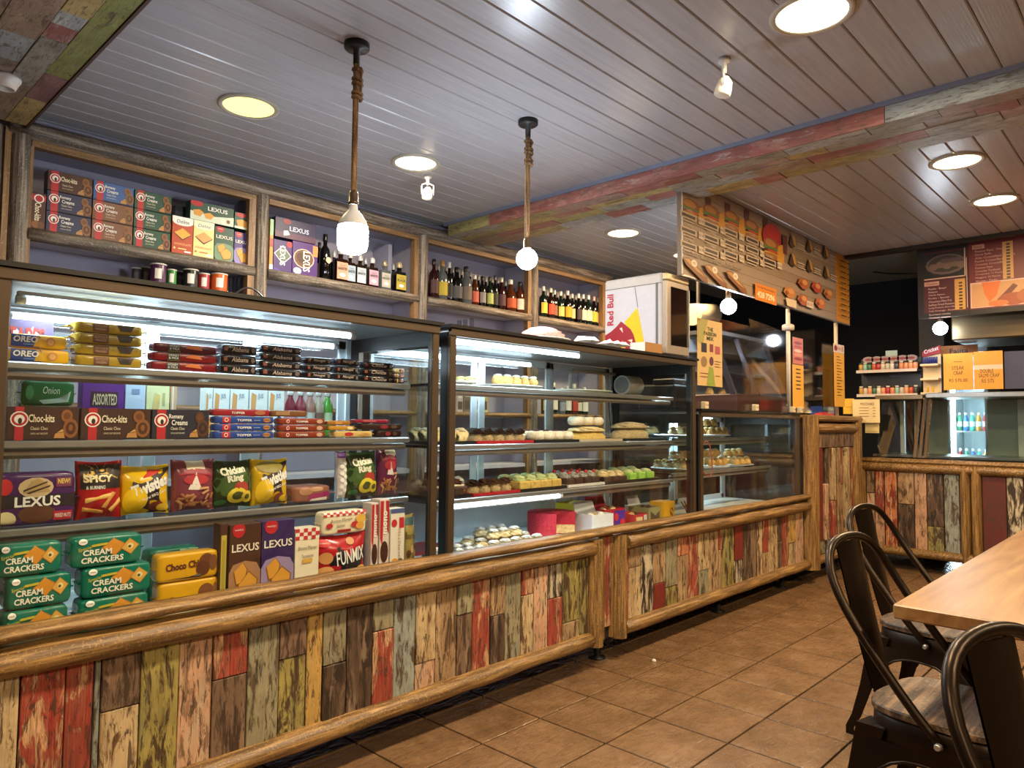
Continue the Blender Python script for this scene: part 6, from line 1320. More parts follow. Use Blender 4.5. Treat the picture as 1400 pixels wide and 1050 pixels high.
poster('price_strip', 'yellow price strip under a red and white card by the pillar', 1141, 1155, 483, 556, 2.19, '#dca53c', strip_lines)
poster('card', 'red and white card above the yellow price strip by the pillar', 1139.5, 1154, 471, 482.5, 2.19, '#d8c8b8', [('ell', .2, .5, .14, .34, '#8a1c20'), ('text', 'Only', .5, .5, .3, .4, '#a82830', .0), ('rect', .75, .2, .9, .8, '#c08a80')])
# support poles of the menu board
for k, (x, yb, lab) in enumerate([(1077.5, 560, 'white pole rising from the savoury case to the menu board'), (1142.5, 560, 'white pole rising from the pillar to the menu board')]):
    p_ = onY(x, 445, 2.26); mb = MB(); mb.cyl((p_.x, 2.26, (ZT3 if k == 0 else 1.306)), (p_.x, 2.26, 2.12), .016, 12, flat('#c8bca8', .4)); o = obj('support_pole', mb, None, label=lab, cat='pole', group=None)
    if k == 0:
        mb = MB(); mb.lathe([(.03, 0), (.045, .005), (.045, .04), (.03, .05)], 20, flat('#b8ac9c', .4)); obj('junction_collar', mb, o, loc=(p_.x, 2.26, onY(1077, 452, 2.26).z))
# heated cabinet on the savoury case
hx0, hx1 = onY(1000, 540, 2.46).x, onY(1072, 540, 2.46).x
hc = empty('heated_cabinet', ((hx0+hx1)/2, 2.6, ZT3), 'heated food cabinet with sloping glass panes behind the acrylic screens', 'cabinet')
def hp(n, mb, par=None):
    o = obj(n, mb, par or hc)
    if par is None: o.location = -hc.location
    return o
mb = MB(); mb.cbox(hx0, hx1, 2.42, 2.84, ZT3, ZT3+.13, .008, flat('#4a2c24', .4)); mb.box(hx1-.55, hx1-.1, 2.4185, 2.4205, ZT3+.02, ZT3+.10, flat('#7a2820', .4)); hp('base', mb)
hz1 = ZT3+.62
mb = MB(); mb.box(hx0, hx1, 2.60, 2.84, hz1-.03, hz1, M_STEEL); hp('roof', mb)
for f in (0.0, .42, .98):
    X = hx0+(hx1-hx0)*f; mb = MB(); mb.prism([(2.43, ZT3+.13), (2.47, ZT3+.13), (2.64, hz1-.03), (2.60, hz1-.03)], X, X+.03, flat('#4c4a4c', .3, .7), axis='x'); hp('frame_bar', mb)
mb = MB(); mb.prism([(2.448, ZT3+.13), (2.452, ZT3+.13), (2.622, hz1-.03), (2.618, hz1-.03)], hx0, hx1, glassmat('cabinet_glass', (.9, .93, .96), .9), axis='x'); hp('sloping_glass', mb)
mb = MB(); mb.box(hx0, hx1, 2.82, 2.84, ZT3+.13, hz1-.03, flat('#8a96a4', .35)); hp('rear_panel', mb)
mb = MB(); mb.prism([(2.47, ZT3+.13), (2.82, ZT3+.13), (2.82, hz1-.03), (2.64, hz1-.03)], hx1-.012, hx1-.004, flat('#98a2ac', .35), axis='x'); hp('side_panel', mb)
for z in (ZT3+.30, ZT3+.45): mb = MB(); mb.box(hx0, hx1, 2.60, 2.82, z, z+.008, M_STEEL); hp('rack', mb)
for k, (x, y_, lab) in enumerate([(1000, 520, 'amber'), (1012, 522, 'golden'), (1024, 516, 'pale')]):
    p_ = onY(x, y_, 2.62); o = put('bun', hx0+.12+.2*k, 2.70, ZT3+.131, '%s bun inside the heated cabinet' % lab, 'buns inside the heated cabinet', k)
# till and small things behind the screens
mb = MB(); mb.cbox(4.07, 4.30, 2.42, 2.70, ZT3, ZT3+.16, .01, M_BLK); mb.cbox(4.09, 4.28, 2.44, 2.60, ZT3+.16, ZT3+.20, .008, flat('#2c2a2a', .4)); obj('card_printer', mb, None, label='black receipt printer behind the green poster', cat='printer')
x0, x1 = onY(1124, 560, 2.36).x, onY(1141, 560, 2.36).x
carton('blue_box', 'small blue box behind the price strips on the pillar', 'box', max(x0, 5.72), x1, 1.306, 1.306+.085, 2.36, .1, '#24489a', [('rect', .1, .6, .9, .9, '#7ac0d0'), ('rect', .1, .2, .5, .4, WHT)])
obj('red_cloth', blob(.09, .03, cakemat('red_cloth', '#a81c2c', '#d04048', 40), 81, 1.4, .8, amp=.12), None, loc=(onY(1131, 562, 2.27).x, 2.30, 1.306), label='crumpled red cloth on top of the pillar', cat='cloth')

# ================================================================== MENU BOARD
MX0, MX1 = 3.80, 6.70; MZ0 = 2.115; MZ1 = 2.715; MY = 2.21
mn = empty('menu_board', ((MX0+MX1)/2, MY, MZ0), 'long wood patterned fast food menu board with burgers hanging over the savoury case', 'menu board')
mb = MB(); mb.box(MX0-(MX0+MX1)/2, MX1-(MX0+MX1)/2, 0, .03, 0, MZ1-MZ0, flat('#6e5c4c', .5)); mbd = obj('panel', mb, mn)
mb = MB(); w2 = (MX1-MX0)/2; mb.box(-w2, w2, -.004, 0, -.004, .006, M_ALU); mb.box(-w2, -w2+.012, -.004, 0, 0, MZ1-MZ0, flat('#c8c0b4', .4)); obj('edge_trim', mb, mn)
W_, Hm = MX1-MX0, MZ1-MZ0
def mp(x, y): p_ = onY(x, y, MY); return ((p_.x-MX0), (p_.z-MZ0))
items = []
rw = random.Random(2)
for k in range(9):     # printed plank pattern
    v0 = k*Hm/9; items.append(('rect', 0, v0+.002, W_*.885, v0+Hm/9-.002, rw.choice(['#93806e', '#9c8876', '#8a7763', '#a08d7b'])))
items.append(('rect', W_*.885, 0, W_, Hm, '#c07f28'))
def burger(u, v, s):
    return [('ell', u, v+.016*s, .070*s, .026*s, '#8e5526'), ('ell', u-.01*s, v+.022*s, .045*s, .014*s, '#b07a3e'), ('ell', u, v+.002*s, .074*s, .009*s, '#5c7a30'), ('ell', u, v-.008*s, .070*s, .010*s, '#3c1e12'), ('ell', u+.01*s, v-.004*s, .05*s, .004*s, '#c8402c'), ('ell', u, v-.015*s, .068*s, .006*s, '#c8963a'), ('ell', u, v-.024*s, .064*s, .011*s, '#9a6430')]
def fries(u, v, s): return [('poly', [(u-.03*s, v-.03*s), (u+.035*s, v-.035*s), (u+.05*s, v+.035*s), (u+.02*s, v+.045*s), (u-.02*s, v+.03*s)], '#c88f34'), ('poly', [(u+.03*s, v+.01*s), (u+.07*s, v+.01*s), (u+.075*s, v+.09*s), (u+.025*s, v+.09*s)], '#5c2a24')]
def price(u, v, s, n=1):
    return [('rect', u-.09*s, v-.012*s, u+.03*s, v+.012*s, '#bba894'), ('rect', u-.08*s, v-.006*s, u+.02*s, v+.006*s, '#3a2c24'), ('rect', u+.045*s, v-.014*s, u+.09*s, v+.014*s, '#cdbba6'), ('text', 'RS 95', u+.0675*s, v, .036*s, .010*s, '#4a3a30', .0), ('rect', u-.08*s, v-.024*s, u+.01*s, v-.020*s, '#bba894'), ('text', 'COMBO', u-.03*s, v+.022*s, .07*s, .011*s, '#cfc0ac', .0)]
for k, (x, y) in enumerate([(945, 288), (973, 296), (1001, 304), (1028, 316)]):
    u, v = mp(x, y); items += burger(u, v, 1.7)+fries(u+.13, v-.01, 1.6)
for k, x in enumerate((946, 976, 1002, 1031)):
    for j, (dy0) in enumerate((0, 20, 40)):
        y = [298, 311, 320, 331][k]+dy0*(1-.12*k)*1.0
        u, v = mp(x, y); items += price(u, v, 1.6)
u, v = mp(1053, 326); items += [('ell', u, v, .16, .10, '#a81c20'), ('ell', u+.03, v+.05, .12, .06, '#b82a28')]; u, v = mp(1053, 342); items += burger(u, v, 2.0)+fries(u+.14, v-.01, 1.8)
u, v = mp(1054, 360); items += price(u, v, 1.8)
for (x, y) in ((1082, 331), (1105, 338), (1127, 347), (1082, 357), (1105, 365), (1128, 374)):
    u, v = mp(x, y); items += [('poly', [(u-.08, v-.03), (u-.02, v+.07), (u+.05, v-.02), (u, v-.05)], '#4a3a26'), ('poly', [(u-.03, v+.06), (u+.03, v+.04), (u+.06, v-.03), (u+.01, v-.02)], '#b88a48'), ('rect', u+.08, v, u+.22, v+.008, '#c8b8a4'), ('rect', u+.08, v-.018, u+.2, v-.012, '#c8b8a4'), ('rect', u+.08, v-.034, u+.24, v-.028, '#c8b8a4')]
for (x, y) in ((948, 369), (976, 378), (1004, 386)):
    u, v = mp(x, y); items += [('poly', [(u-.16, v+.05), (u-.08, v+.06), (u+.14, v-.03), (u+.15, v-.065), (u+.08, v-.06), (u-.12, v+.01)], '#7a4a24'), ('poly', [(u-.14, v+.045), (u-.08, v+.052), (u+.12, v-.03), (u+.02, v-.01)], '#b88a4c'), ('ell', u-.02, v+.035, .035, .022, '#e0d4c0'), ('text', 'RS', u-.02, v+.035, .03, .016, '#7a3a20', .0), ('text', 'Pain Special', u-.05, v+.09, .22, .020, '#2c221a', .01)]
u0, v0 = mp(1029, 401); u1, v1 = mp(1058, 402)
items += [('rect', u0, v0-.045, u1, v0+.075, '#c8781c'), ('text', 'For Free Home Delivery', (u0+u1)/2, v0+.05, (u1-u0)*.8, .016, '#3a2410', .0), ('text', '428 7296', (u0+u1)/2, v0+.0, (u1-u0)*.82, .045, '#f0dcb4', .03)]
for (x, y, c) in ((1076, 400, '#b0743c'), (1095, 388, '#9c5a30'), (1113, 393, '#a8402c'), (1129, 402, '#a86834'), (1094, 410, '#a05834'), (1118, 415, '#b46438')):
    u, v = mp(x, y); items += [('poly', [(u-.11, v-.01), (u-.06, v+.04), (u+.02, v+.03), (u+.06, v+.05), (u+.11, v+.01), (u+.07, v-.04), (u-.02, v-.045)], c), ('ell', u+.03, v+.012, .05, .02, '#c88a54'), ('ell', u-.05, v-.01, .03, .015, '#7a3c20')]
u, v = mp(1078, 404); items += [('poly', [(u-.1, v-.03), (u+.1, v-.03), (u+.09, v-.09), (u-.08, v-.09)], '#cbb89c')]
u, v = mp(1104, 416); items += [('rect', u-.07, v-.03, u+.07, v+.02, '#cdbca8'), ('text', 'RS 275', u, v-.005, .1, .022, '#6a3020', .0)]
for k in range(11):
    v = Hm-.06-k*.048; items += [('rect', W_*.905, v-.005, W_*.95, v+.005, '#4a2c12'), ('rect', W_*.965, v-.006, W_*.985, v+.006, '#4a2c12')]
mo = Vector((-w2, 0, 0))
decor(mn, items, lambda u, v, off: Vector((u-w2, -off, v)), True, eps=.0003, aspect=1.0, clip=False)

# ================================================================== KITCHEN SIDE AND FAR COUNTER
def globe_lamp(X, Y, z, ztop, lab, r=.055, en=1.0):
    t = empty('pendant_lamp', (X, Y, ztop), lab, 'lamp')
    mb = MB(); mb.lathe([(.045, 0), (.045, -.02), (.01, -.024)], 20, m_black); obj('ceiling_rose', mb, t)
    mb = MB(); rope(mb, (0, 0, -.02), (0, 0, z-ztop+r+.07), .011, M_ROPE, 26); obj('rope', mb, t)
    zz = z-ztop+r; mb = MB(); mb.lathe([(.008, zz+.075), (.018, zz+.06), (.020, zz+.02), (.022, zz+.0), (.016, zz-.01)][::-1], 16, M_BRASS); obj('lamp_holder', mb, t)
    mb = MB(); mb.lathe([(r*math.sin(a), z-ztop-r*math.cos(a)) for a in [math.pi*(.02+.90*i/14) for i in range(15)]], 26, emis('bulb_cool_%g' % en, (.80, .89, 1.0), 85.0*en)); obj('bulb_glass', mb, t)
p_ = onY(996, 419, 2.365); globe_lamp(p_.x, 2.365, p_.z, ZC, 'rope pendant lamp with globe bulb hanging behind the burger menu board')
p_ = onX(1285.5, 449, 6.80); globe_lamp(6.80, p_.y, p_.z, 3.02, 'rope pendant lamp with globe bulb just behind the maroon menu boards', en=.35)
# maroon boards facing the room
RX = 6.735
def mr(x, y): p_ = onX(x, y, RX); return p_.y, p_.z
YL, _ = mr(1255, 400); ztop = onX(1255, 338, RX).z; zbot = onX(1258, 436, RX).z; YRt = mr(1400, 380)[0]-1.2; YM = mr(1324, 380)[0]
def maroon(name, lab, ya, yb):
    t = empty(name, (RX, ya, zbot), lab, 'menu board', rotz=-math.pi/2); L = ya-yb; h = ztop-zbot
    mb = MB(); mb.box(0, L, 0, .03, 0, h, flat('#1c1716', .5)); obj('frame', mb, t)
    return t, L, h
def rpx(t_y, x, y): p_ = onX(x, y, RX); return t_y-p_.y, p_.z-zbot
tA, LA, hA_ = maroon('menu_board', 'maroon omelette menu board with a dumpling plate photo', YL, YM-.002)
def lines_text(L, u, v, dv, sz, col): return [('text', s_, u+sz*len(s_)*.30, v-dv*k, sz*len(s_)*.60, sz, col, .0) for k, s_ in enumerate(L)]
it = [('rect', .045, .04, LA-.004, hA_-.06, '#4c151b'), ('rect', .045, hA_-.28, LA-.03, hA_-.075, '#181616'), ('ell', .21, hA_-.175, .15, .085, '#6a5a54'), ('ell', .21, hA_-.170, .13, .07, '#3c3634')]
it += [('ell', .12+.05*k, hA_-.19+.015*(k % 2), .035, .028, '#7a6658') for k in range(5)]+[('ell', .2+.05*k, hA_-.145, .03, .02, '#5c4c50') for k in range(3)]
it += [('rect', .05, hA_-.292, LA-.03, hA_-.283, '#d0b8ac'), ('rect', LA-.028, hA_-.29, LA-.02, hA_-.06, '#d0b8ac'), ('rect', .05, hA_-.345, .16, hA_-.310, '#c89a8c'), ('text', 'Omelette', .105, hA_-.327, .09, .020, '#3a1c18', .0)]
it += lines_text(['Poulet - Boeuf', 'Poisson', 'Viande Agneau', 'Poulet - Special', 'Chouchou Mine Frit', 'Sadhan Fried Poisson', 'Long Poisson (Foo-Nut)', 'Tofu Fromage - Poulet', 'Gourmand crevette', 'Omelette crevette'], .08, hA_-.37, .027, .0155, '#d8b8b0')
it += [('rect', LA-.10, .05, LA-.025, hA_-.31, '#c89a50')]+[('rect', LA-.07, hA_-.35-.026*k, LA-.045, hA_-.337-.026*k, '#3a2812') for k in range(10)]+[('rect', LA-.014, .06, LA-.010, hA_-.14, '#e0ccc4')]
decor(tA, it, lambda u, v, off: Vector((u, -off, v)), True, eps=.0004, aspect=1.0, clip=False)
tB, LB, hB_ = maroon('menu_board', 'maroon snack menu board with a fried chicken photo', YM, YRt)
it = [('rect', .004, .04, LB-.03, hB_-.02, '#6a1c22'), ('rect', .03, hB_-.085, .115, hB_-.05, '#c89a8c'), ('text', 'Snack', .07, hB_-.067, .06, .020, '#3a1c18', .0), ('rect', .012, .05, LB-.1, .255, '#d8b8b0'), ('rect', .02, .055, LB-.1, .245, '#c89868'), ('poly', [(.09, .25), (.22, .25), (.19, .14), (.14, .09), (.11, .15)], '#d8702c'), ('poly', [(.14, .07), (.19, .10), (.30, .22), (.33, .20), (.24, .09)], '#6a3424'), ('ell', .30, .10, .10, .05, '#9c4c28'), ('ell', .42, .12, .10, .06, '#a85c2c'), ('ell', .2, .075, .07, .025, '#c8743c')]
it += lines_text(['Poisson Pane - Poulet', 'Dimer Rolls', 'Ailes Croustillant - Poulet', 'Poulet Croustillant', 'Crevette Croustillant', 'Poisson Pane', 'Crevette Tandoori', 'Croquette 12 Pieces', 'Nuggets 10 Pieces', 'Wontan - Poulet', 'Chips'], .05, hB_-.105, .027, .0165, '#d8a8a0')
it += [('rect', .235, .26, .305, hB_-.055, '#c8985c')]+[('rect', .26, hB_-.085-.024*k, .285, hB_-.07-.024*k, '#3a2812') for k in range(12)]
decor(tB, it, lambda u, v, off: Vector((u, -off, v)), True, eps=.0004, aspect=1.0, clip=False)
# stainless hood under the maroon boards
mb = MB(); yh0, yh1 = onX(1300, 450, 7.0).y+.0, -2.6
mb.cbox(7.0, 7.75, yh1, yh0, onX(1330, 464, 7.0).z, onX(1330, 428, 7.0).z+.12, .01, flat('#5c4e38', .34, .8)); obj('extractor_hood', mb, None, label='stainless steel extractor hood below the maroon menu boards', cat='hood')
one_box('trim_5', 7.62, 7.70, onX(1290, 450, 7.62).y, onX(1256, 450, 7.62).y, 0, 3.02, flat('#3a322c', .6), kind='structure')
# far glass case with sloping front
fg = empty('display_case', (XF+.1, .8, FZ), 'far glass food case with sloping front and steel top on the far counter', 'display case')
def fgp(n, mb, par=None):
    o = obj(n, mb, par or fg)
    if par is None: o.location = -fg.location
    return o
GZ = 1.50; YG = onX(1258, 580, XF+.1).y
def slope_sheet(ya, yb, mat, th=.005, x0=XF+.04, x1=XF+.24):
    mb = MB(); mb.prism([(x0, FZ+.001), (x0+th, FZ+.001), (x1+th, GZ-.03), (x1, GZ-.03)], 0, 1, mat, axis='y')
    vs = []
    for (x, y, z) in mb.v: vs.append((x, ya if y == 0 else yb, z))
    mb.v = vs; return mb
fgp('front_glass', slope_sheet(YG-.05, -2.3, glassmat('far_glass', (.80, .86, .84), .95, .03, 1.7)))
fgp('front_glass', slope_sheet(2.05, YG+.03, glassmat('far_glass', (.80, .86, .84), .95, .03, 1.7)))
for q in (YG-.05, YG-.01, YG+.03): fgp('sloping_bar', slope_sheet(q-.012, q+.012, flat('#6a5a48', .3, .8), .02, XF+.03, XF+.23))
mb = MB(); mb.cbox(XF+.20, XF+.75, -2.3, YG-.02, GZ-.03, GZ+.012, .004, M_STEEL); mb.cbox(XF+.20, XF+.75, YG+.0, 2.10, GZ-.04, GZ-.002, .004, flat('#8a7a60', .3, .8)); fgp('steel_top', mb)
mb = MB(); mb.box(XF+.05, XF+.74, -2.3, 2.08, FZ+.001, FZ+.02, M_STEEL); fgp('deck', mb)
ya_, yb_ = onX(1300, 580, 8.2).y, onX(1347, 580, 8.2).y
sc_ = (XF+.74)/8.2
for a, b_ in ((ya_*sc_+.02, ya_*sc_+.20), (-2.3, yb_*sc_-.02)): mb = MB(); mb.box(XF+.72, XF+.75, a, b_, FZ+.02, GZ-.04, flat('#8a948c', .4)); fgp('rear_panel', mb)
fz0, fz1 = 0.0, 2.0
fd = empty('drinks_fridge', (8.45, (ya_+yb_)/2, 0), 'brightly lit drinks fridge glowing behind the far glass case', 'fridge')
def fdp(n, mb): o = obj(n, mb, fd); o.location = -fd.location; return o
mb = MB(); mb.box(8.75, 8.79, yb_, ya_, 0, 2.0, flat('#c8d4d8', .4)); mb.box(8.2, 8.79, ya_, ya_+.03, 0, 2.0, flat('#c8ccd0', .4)); mb.box(8.2, 8.79, yb_-.03, yb_, 0, 2.0, flat('#c8ccd0', .4)); mb.box(8.2, 8.79, yb_, ya_, 1.96, 2.0, flat('#c8ccd0', .4)); mb.box(8.2, 8.79, yb_, ya_, 0, .1, flat('#c8ccd0', .4)); fdp('cabinet', mb)
for k in range(4):
    mb = MB(); mb.box(8.24, 8.74, yb_+.003, ya_-.003, .45+.36*k, .462+.36*k, flat('#d8dcdc', .4)); fdp('shelf', mb)
mb = MB(); mb.box(8.22, 8.25, ya_-.03, ya_-.012, .15, 1.9, emis('fridge_tube', (.75, .93, 1.0), 45.0)); fdp('light_tube', mb)
mb = MB(); mb.box(8.19, 8.2, yb_, ya_, .1, 1.96, glassmat('fridge_glass', (.95, .98, 1), .9)); fdp('door_glass', mb)
for k in range(2):
    for q in range(5):
        drink(8.40, ya_-.035-(ya_-yb_-.07)*q/4, .463+.36*(1+k), .8, ['#a02c2c', '#2c7a5a', '#2c5aa0', '#38a088', '#c8882c'][(q+k) % 5], '%s drink bottle on the %s shelf of the lit drinks fridge' % (['red', 'green', 'blue', 'teal', 'orange'][(q+k) % 5], ['lower', 'upper'][k]), '#d8d8d8', 'fridge bottles')
for q, wq in ((2.02, .035), (1.90, .02), (1.10, .05)):
    mb = MB(); mb.box(XF+.66, XF+.70, q-wq, q, FZ+.02, GZ-.04, flat('#c8ccc8', .4)); fgp('inner_post', mb)
# signs on the far case
def farcard(name, lab, x0, x1, yt, yb, X, base, items, cat='sign', th=.004):
    ya, yb_ = onX(x0, yb, X).y, onX(x1, yb, X).y; z1 = onX((x0+x1)/2, yt, X).z; z0 = onX((x0+x1)/2, yb, X).z
    t = empty(name, (X, ya, z0), lab, cat, rotz=-math.pi/2); L = ya-yb_
    mb = MB(); mb.box(0, L, 0, th, 0, z1-z0, flat(base, .5)); o = obj('sheet', mb, t)
    decor(t, items, lambda u, v, off: Vector((u*L, -off, v*(z1-z0))), True, eps=.0006, aspect=L/(z1-z0)); return t
GX = XF+.22
farcard('paper_sign', 'yellow paper sign offering steak on top of the far glass case', 1290.5, 1331, 483, 533, GX, '#d99a34', [('text', 'STEAK', .5, .60, .42, .10, '#4a3414', .0), ('text', 'CRAP', .5, .46, .32, .10, '#4a3414', .0), ('text', 'RS 575.00', .5, .26, .62, .09, '#4a3414', .0), ('rect', .35, .76, .65, .775, '#6a4a1c')])
farcard('paper_sign', 'yellow paper sign with white tape on top of the far glass case', 1332, 1372, 480, 532, GX, '#d99a34', [('rect', 0, .52, 1, .64, '#d8c0a0'), ('text', 'DOUBLE', .45, .48, .46, .10, '#4a3414', .0), ('text', 'SALMI CRAP', .52, .36, .72, .10, '#4a3414', .0), ('text', 'RS 575', .48, .22, .42, .10, '#4a3414', .0)])
farcard('plastic_sign', 'dark clear plastic sheet beside the yellow signs', 1374, 1440, 479, 531, GX+.02, '#3a3c58', [], th=.006)
farcard('orange_card', 'orange card standing behind the yellow signs', 1286, 1337, 472, 486, GX+.30, '#b8702a', [('text', 'Fajita', .5, .4, .5, .6, '#2c1a10', .02)])
farcard('menu_card', 'white milkshake price card leaning on the far glass case', 1166, 1203, 546, 578, XF-.02+.06, '#d8c8a0', [('text', 'MILKSHAKE', .55, .80, .5, .12, '#5a4a38', .0)]+[('rect', .25, .62-.12*k, .6, .65-.12*k, '#8a7a60') for k in range(4)]+[('rect', .75, .62-.12*k, .85, .65-.12*k, '#8a7a60') for k in range(4)])
farcard('yellow_card', 'plain yellow card tucked behind the milkshake price card', 1153, 1168, 545, 566, XF+.075, '#d8b038', [('rect', .2, .4, .8, .5, '#c89a28')])
farcard('cream_card', 'tilted cream card below the milkshake price card', 1183, 1202, 578.5, 592, XF+.075, '#d0c08c', [('rect', .1, .1, .9, .2, '#b8a468')])
# lighter stand
ls = onX(1258, 535, GX+.05); ya, yb_ = onX(1258, 520, GX+.05).y, onX(1283, 520, GX+.05).y
t = empty('lighter_stand', (GX+.05, ya, GZ+.001), 'white lighter display stand with a red header and three tiers', 'stand', rotz=-math.pi/2); L = ya-yb_
hh = onX(1270, 470, GX+.05).z-GZ
wm = flat('#d8c4a0', .5)
mb = MB(); mb.box(0, L, .10, .105, 0, hh*.85, wm); obj('back_panel', mb, t)
for k in range(3):
    mb = MB(); mb.cbox(0, L, 0, .099, hh*.28*k+.001, hh*.28*k+.02, .003, wm); obj('tier', mb, t)
mb = MB(); mb.prism([(0, hh*.86), (L*.3, hh*.9), (L, hh*.98), (L, hh*.82), (0, hh*.76)], .085, .099, flat('#a81c2a', .4)); hd = obj('header', mb, t)
decor(t, [('text', 'Cricket', .5, .5, .8, .5, '#f0e8e0', .02, .1)], lambda u, v, off: Vector((u*L, .085-off, hh*.78+v*hh*.16+u*hh*.06)), True, aspect=L/(hh*.16))
for k in range(7):
    mb = MB(); mb.lathe([(.008, 0), (.008, .05), (.007, .052), (.007, .062)], 8, flat('#24307a', .3)); 
    a_ = math.pi/2; X = GX+.05+.05; Y = ya-.018-k*(L-.04)/6
    obj('lighter', mb, None, loc=(X, Y, GZ+.001+hh*.56+.0205), label='blue lighter in the top tier of the lighter stand', cat='lighter', group='blue lighters')
for k in range(2):
    mb = MB(); mb.lathe([(.008, 0), (.008, .04), (.007, .05)], 8, flat('#d8a818', .3)); obj('lighter', mb, None, loc=(GX+.09, ya-.05-.04*k, GZ+.001+.0205), label='yellow lighter in the bottom tier of the lighter stand', cat='lighter', group='yellow lighters')
# jar rack on the far case
rx = GX+.12; yA, yB2 = onX(1171, 515, rx).y, onX(1254, 515, rx).y
zr1, zr2 = GZ+.0, onX(1210, 506, rx).z
jr = empty('jar_rack', (rx, (yA+yB2)/2, GZ+.0), 'two tier black rack of small jars on the far glass case', 'rack')
def jrp(n, mb): o = obj(n, mb, jr); o.location = -jr.location; return o
mb = MB(); mb.box(rx+.14, rx+.15, yB2, yA, GZ+.0005, zr2+.12, M_BLK); jrp('back_panel', mb)
for z in (GZ+.012, zr2):
    mb = MB(); mb.box(rx, rx+.14, yB2, yA, z-.012, z, M_BLK); mb.box(rx-.006, rx, yB2, yA, z-.02, z+.006, flat('#c8bcb4', .5)); jrp('tier', mb)
jc = ['#b88a3a', '#8ab0a0', '#3a6a4a', '#b8502c', '#a83040', '#c8b8a0', '#b8b0a0', '#d0c8b8', '#3a3a40', '#d0845a', '#d08a60', '#d09068', '#d8906a']
jn = ['mustard', 'sea green', 'dark green', 'rust', 'crimson', 'sand', 'grey', 'ivory', 'charcoal', 'apricot', 'peach', 'salmon', 'coral']
for k in range(13):
    for j, z in enumerate((zr2, GZ+.012)):
        y = yA-.025-(yA-yB2-.05)*k/12; c_ = jc[(k*(1+4*j)) % 13]; nm = jn[(k*(1+4*j)) % 13]
        t = empty('sauce_jar', (rx+.05, y, z+.001), '%s sauce jar on the %s tier of the black rack' % (nm, ['upper', 'lower'][j]), 'jar', 'jars on the black rack')
        mb = MB(); mb.lathe([(.018, 0), (.020, .004), (.020, .055), (.015, .064)], 12, flat(c_, .3)); obj('jar_body', mb, t)
        mb = MB(); mb.lathe([(.0165, .0645), (.0165, .08)], 12, flat(['#2a2a2a', '#c8c0b0'][(k+j) % 2], .4)); obj('lid', mb, t)
for k in range(6):
    y = yA-.07-(yA-yB2-.10)*k/5.6; mb = MB(); mb.prism(ell(0, .03, .05, .03, 12), -.002, .002, flat('#9a8a88', .5)); o = obj('price_tag', mb, None, loc=(rx+.12, y, zr2+.082), rot=(0, 0, -math.pi/2), label='oval grey price tag above the upper tier of the black rack', cat='tag', group='oval price tags')
    decor(o, [('ell', .5, .5, .3, .2, '#8a3038')], lambda u, v, off: Vector(((u-.5)*.1, -.002-off, v*.06)), True)
mb = MB(); mb.box(-.05, .05, -.004, .004, 0, .07, flat('#a8c0b8', .4)); obj('pale_card', mb, None, loc=(rx+.146, onX(1219, 490, rx+.146).y, zr2+.121), rot=(0, 0, -math.pi/2), label='pale mint card standing above the jar rack', cat='card')
# dark kitchen furniture glimpsed past the pillar
p0, p1 = onY(1084, 440, 3.9), onY(1113, 458, 3.9)
t = empty('beer_sign', ((p0.x+p1.x)/2, 3.9, p1.z), 'black beer sign with a red star hanging in the dark kitchen', 'sign'); w_ = p1.x-p0.x; h_ = p0.z-p1.z+.02
mb = MB(); mb.box(-w_/2, w_/2, 0, .04, 0, h_, flat('#101410', .4)); mb.box(-w_/2, w_/2, -.004, 0, h_-.012, h_, flat('#5a5a58', .4)); obj('panel', mb, t)
st = [(.5+.16*(1 if k % 2 == 0 else .4)*math.sin(math.pi*k/5)*h_/w_*1.6, .68+.26*(1 if k % 2 == 0 else .4)*math.cos(math.pi*k/5)) for k in range(10)]
decor(t, [('poly', st, '#b81c24'), ('text', 'Heineken', .5, .22, .9, .34, '#b8b8b0', .02)], flat_surf(w_, h_, 0), True, aspect=w_/h_)
p0, p1 = onY(1113, 452, 3.4), onY(1162, 512, 3.4)
mb = MB(); mb.cbox(p0.x, p1.x, 3.4, 3.75, p1.z, p0.z+.02, .02, flat('#5a5048', .4)); obj('wall_unit', mb, None, label='grey brown wall unit in the dark kitchen behind the pillar', cat='cabinet')
p0, p1 = onY(946, 430, 3.3), onY(974, 430, 3.3)
mb = MB(); mb.cyl((p0.x, 3.3, p0.z), (p1.x, 3.3, p1.z), .10, 20, flat('#c0b498', .5)); o = obj('rolled_awning', mb, None, label='thick cream roll mounted high behind the green poster', cat='roll')
mb = MB(); mb.box(p0.x+.1, p0.x+.13, 3.29, 3.31, p0.z, ZC+.004, M_STEEL); obj('bracket', mb, o)
mb = MB(); mb.tube([onY(1160, 366, 2.9), onY(1185, 371, 3.0), onX(1215, 374, 7.6), onX(1255, 374, 7.3)], .008, 6, m_black); obj('ceiling_cable', mb, None, label='black cable sagging under the pale kitchen ceiling', cat='cable')
mb = MB(); mb.cbox(5.9, 9.3, 4.2, 4.82, 0, .95, .01, flat('#2a2a2c', .5)); obj('kitchen_bench', mb, None, label='dark bench along the kitchen wall', cat='bench')

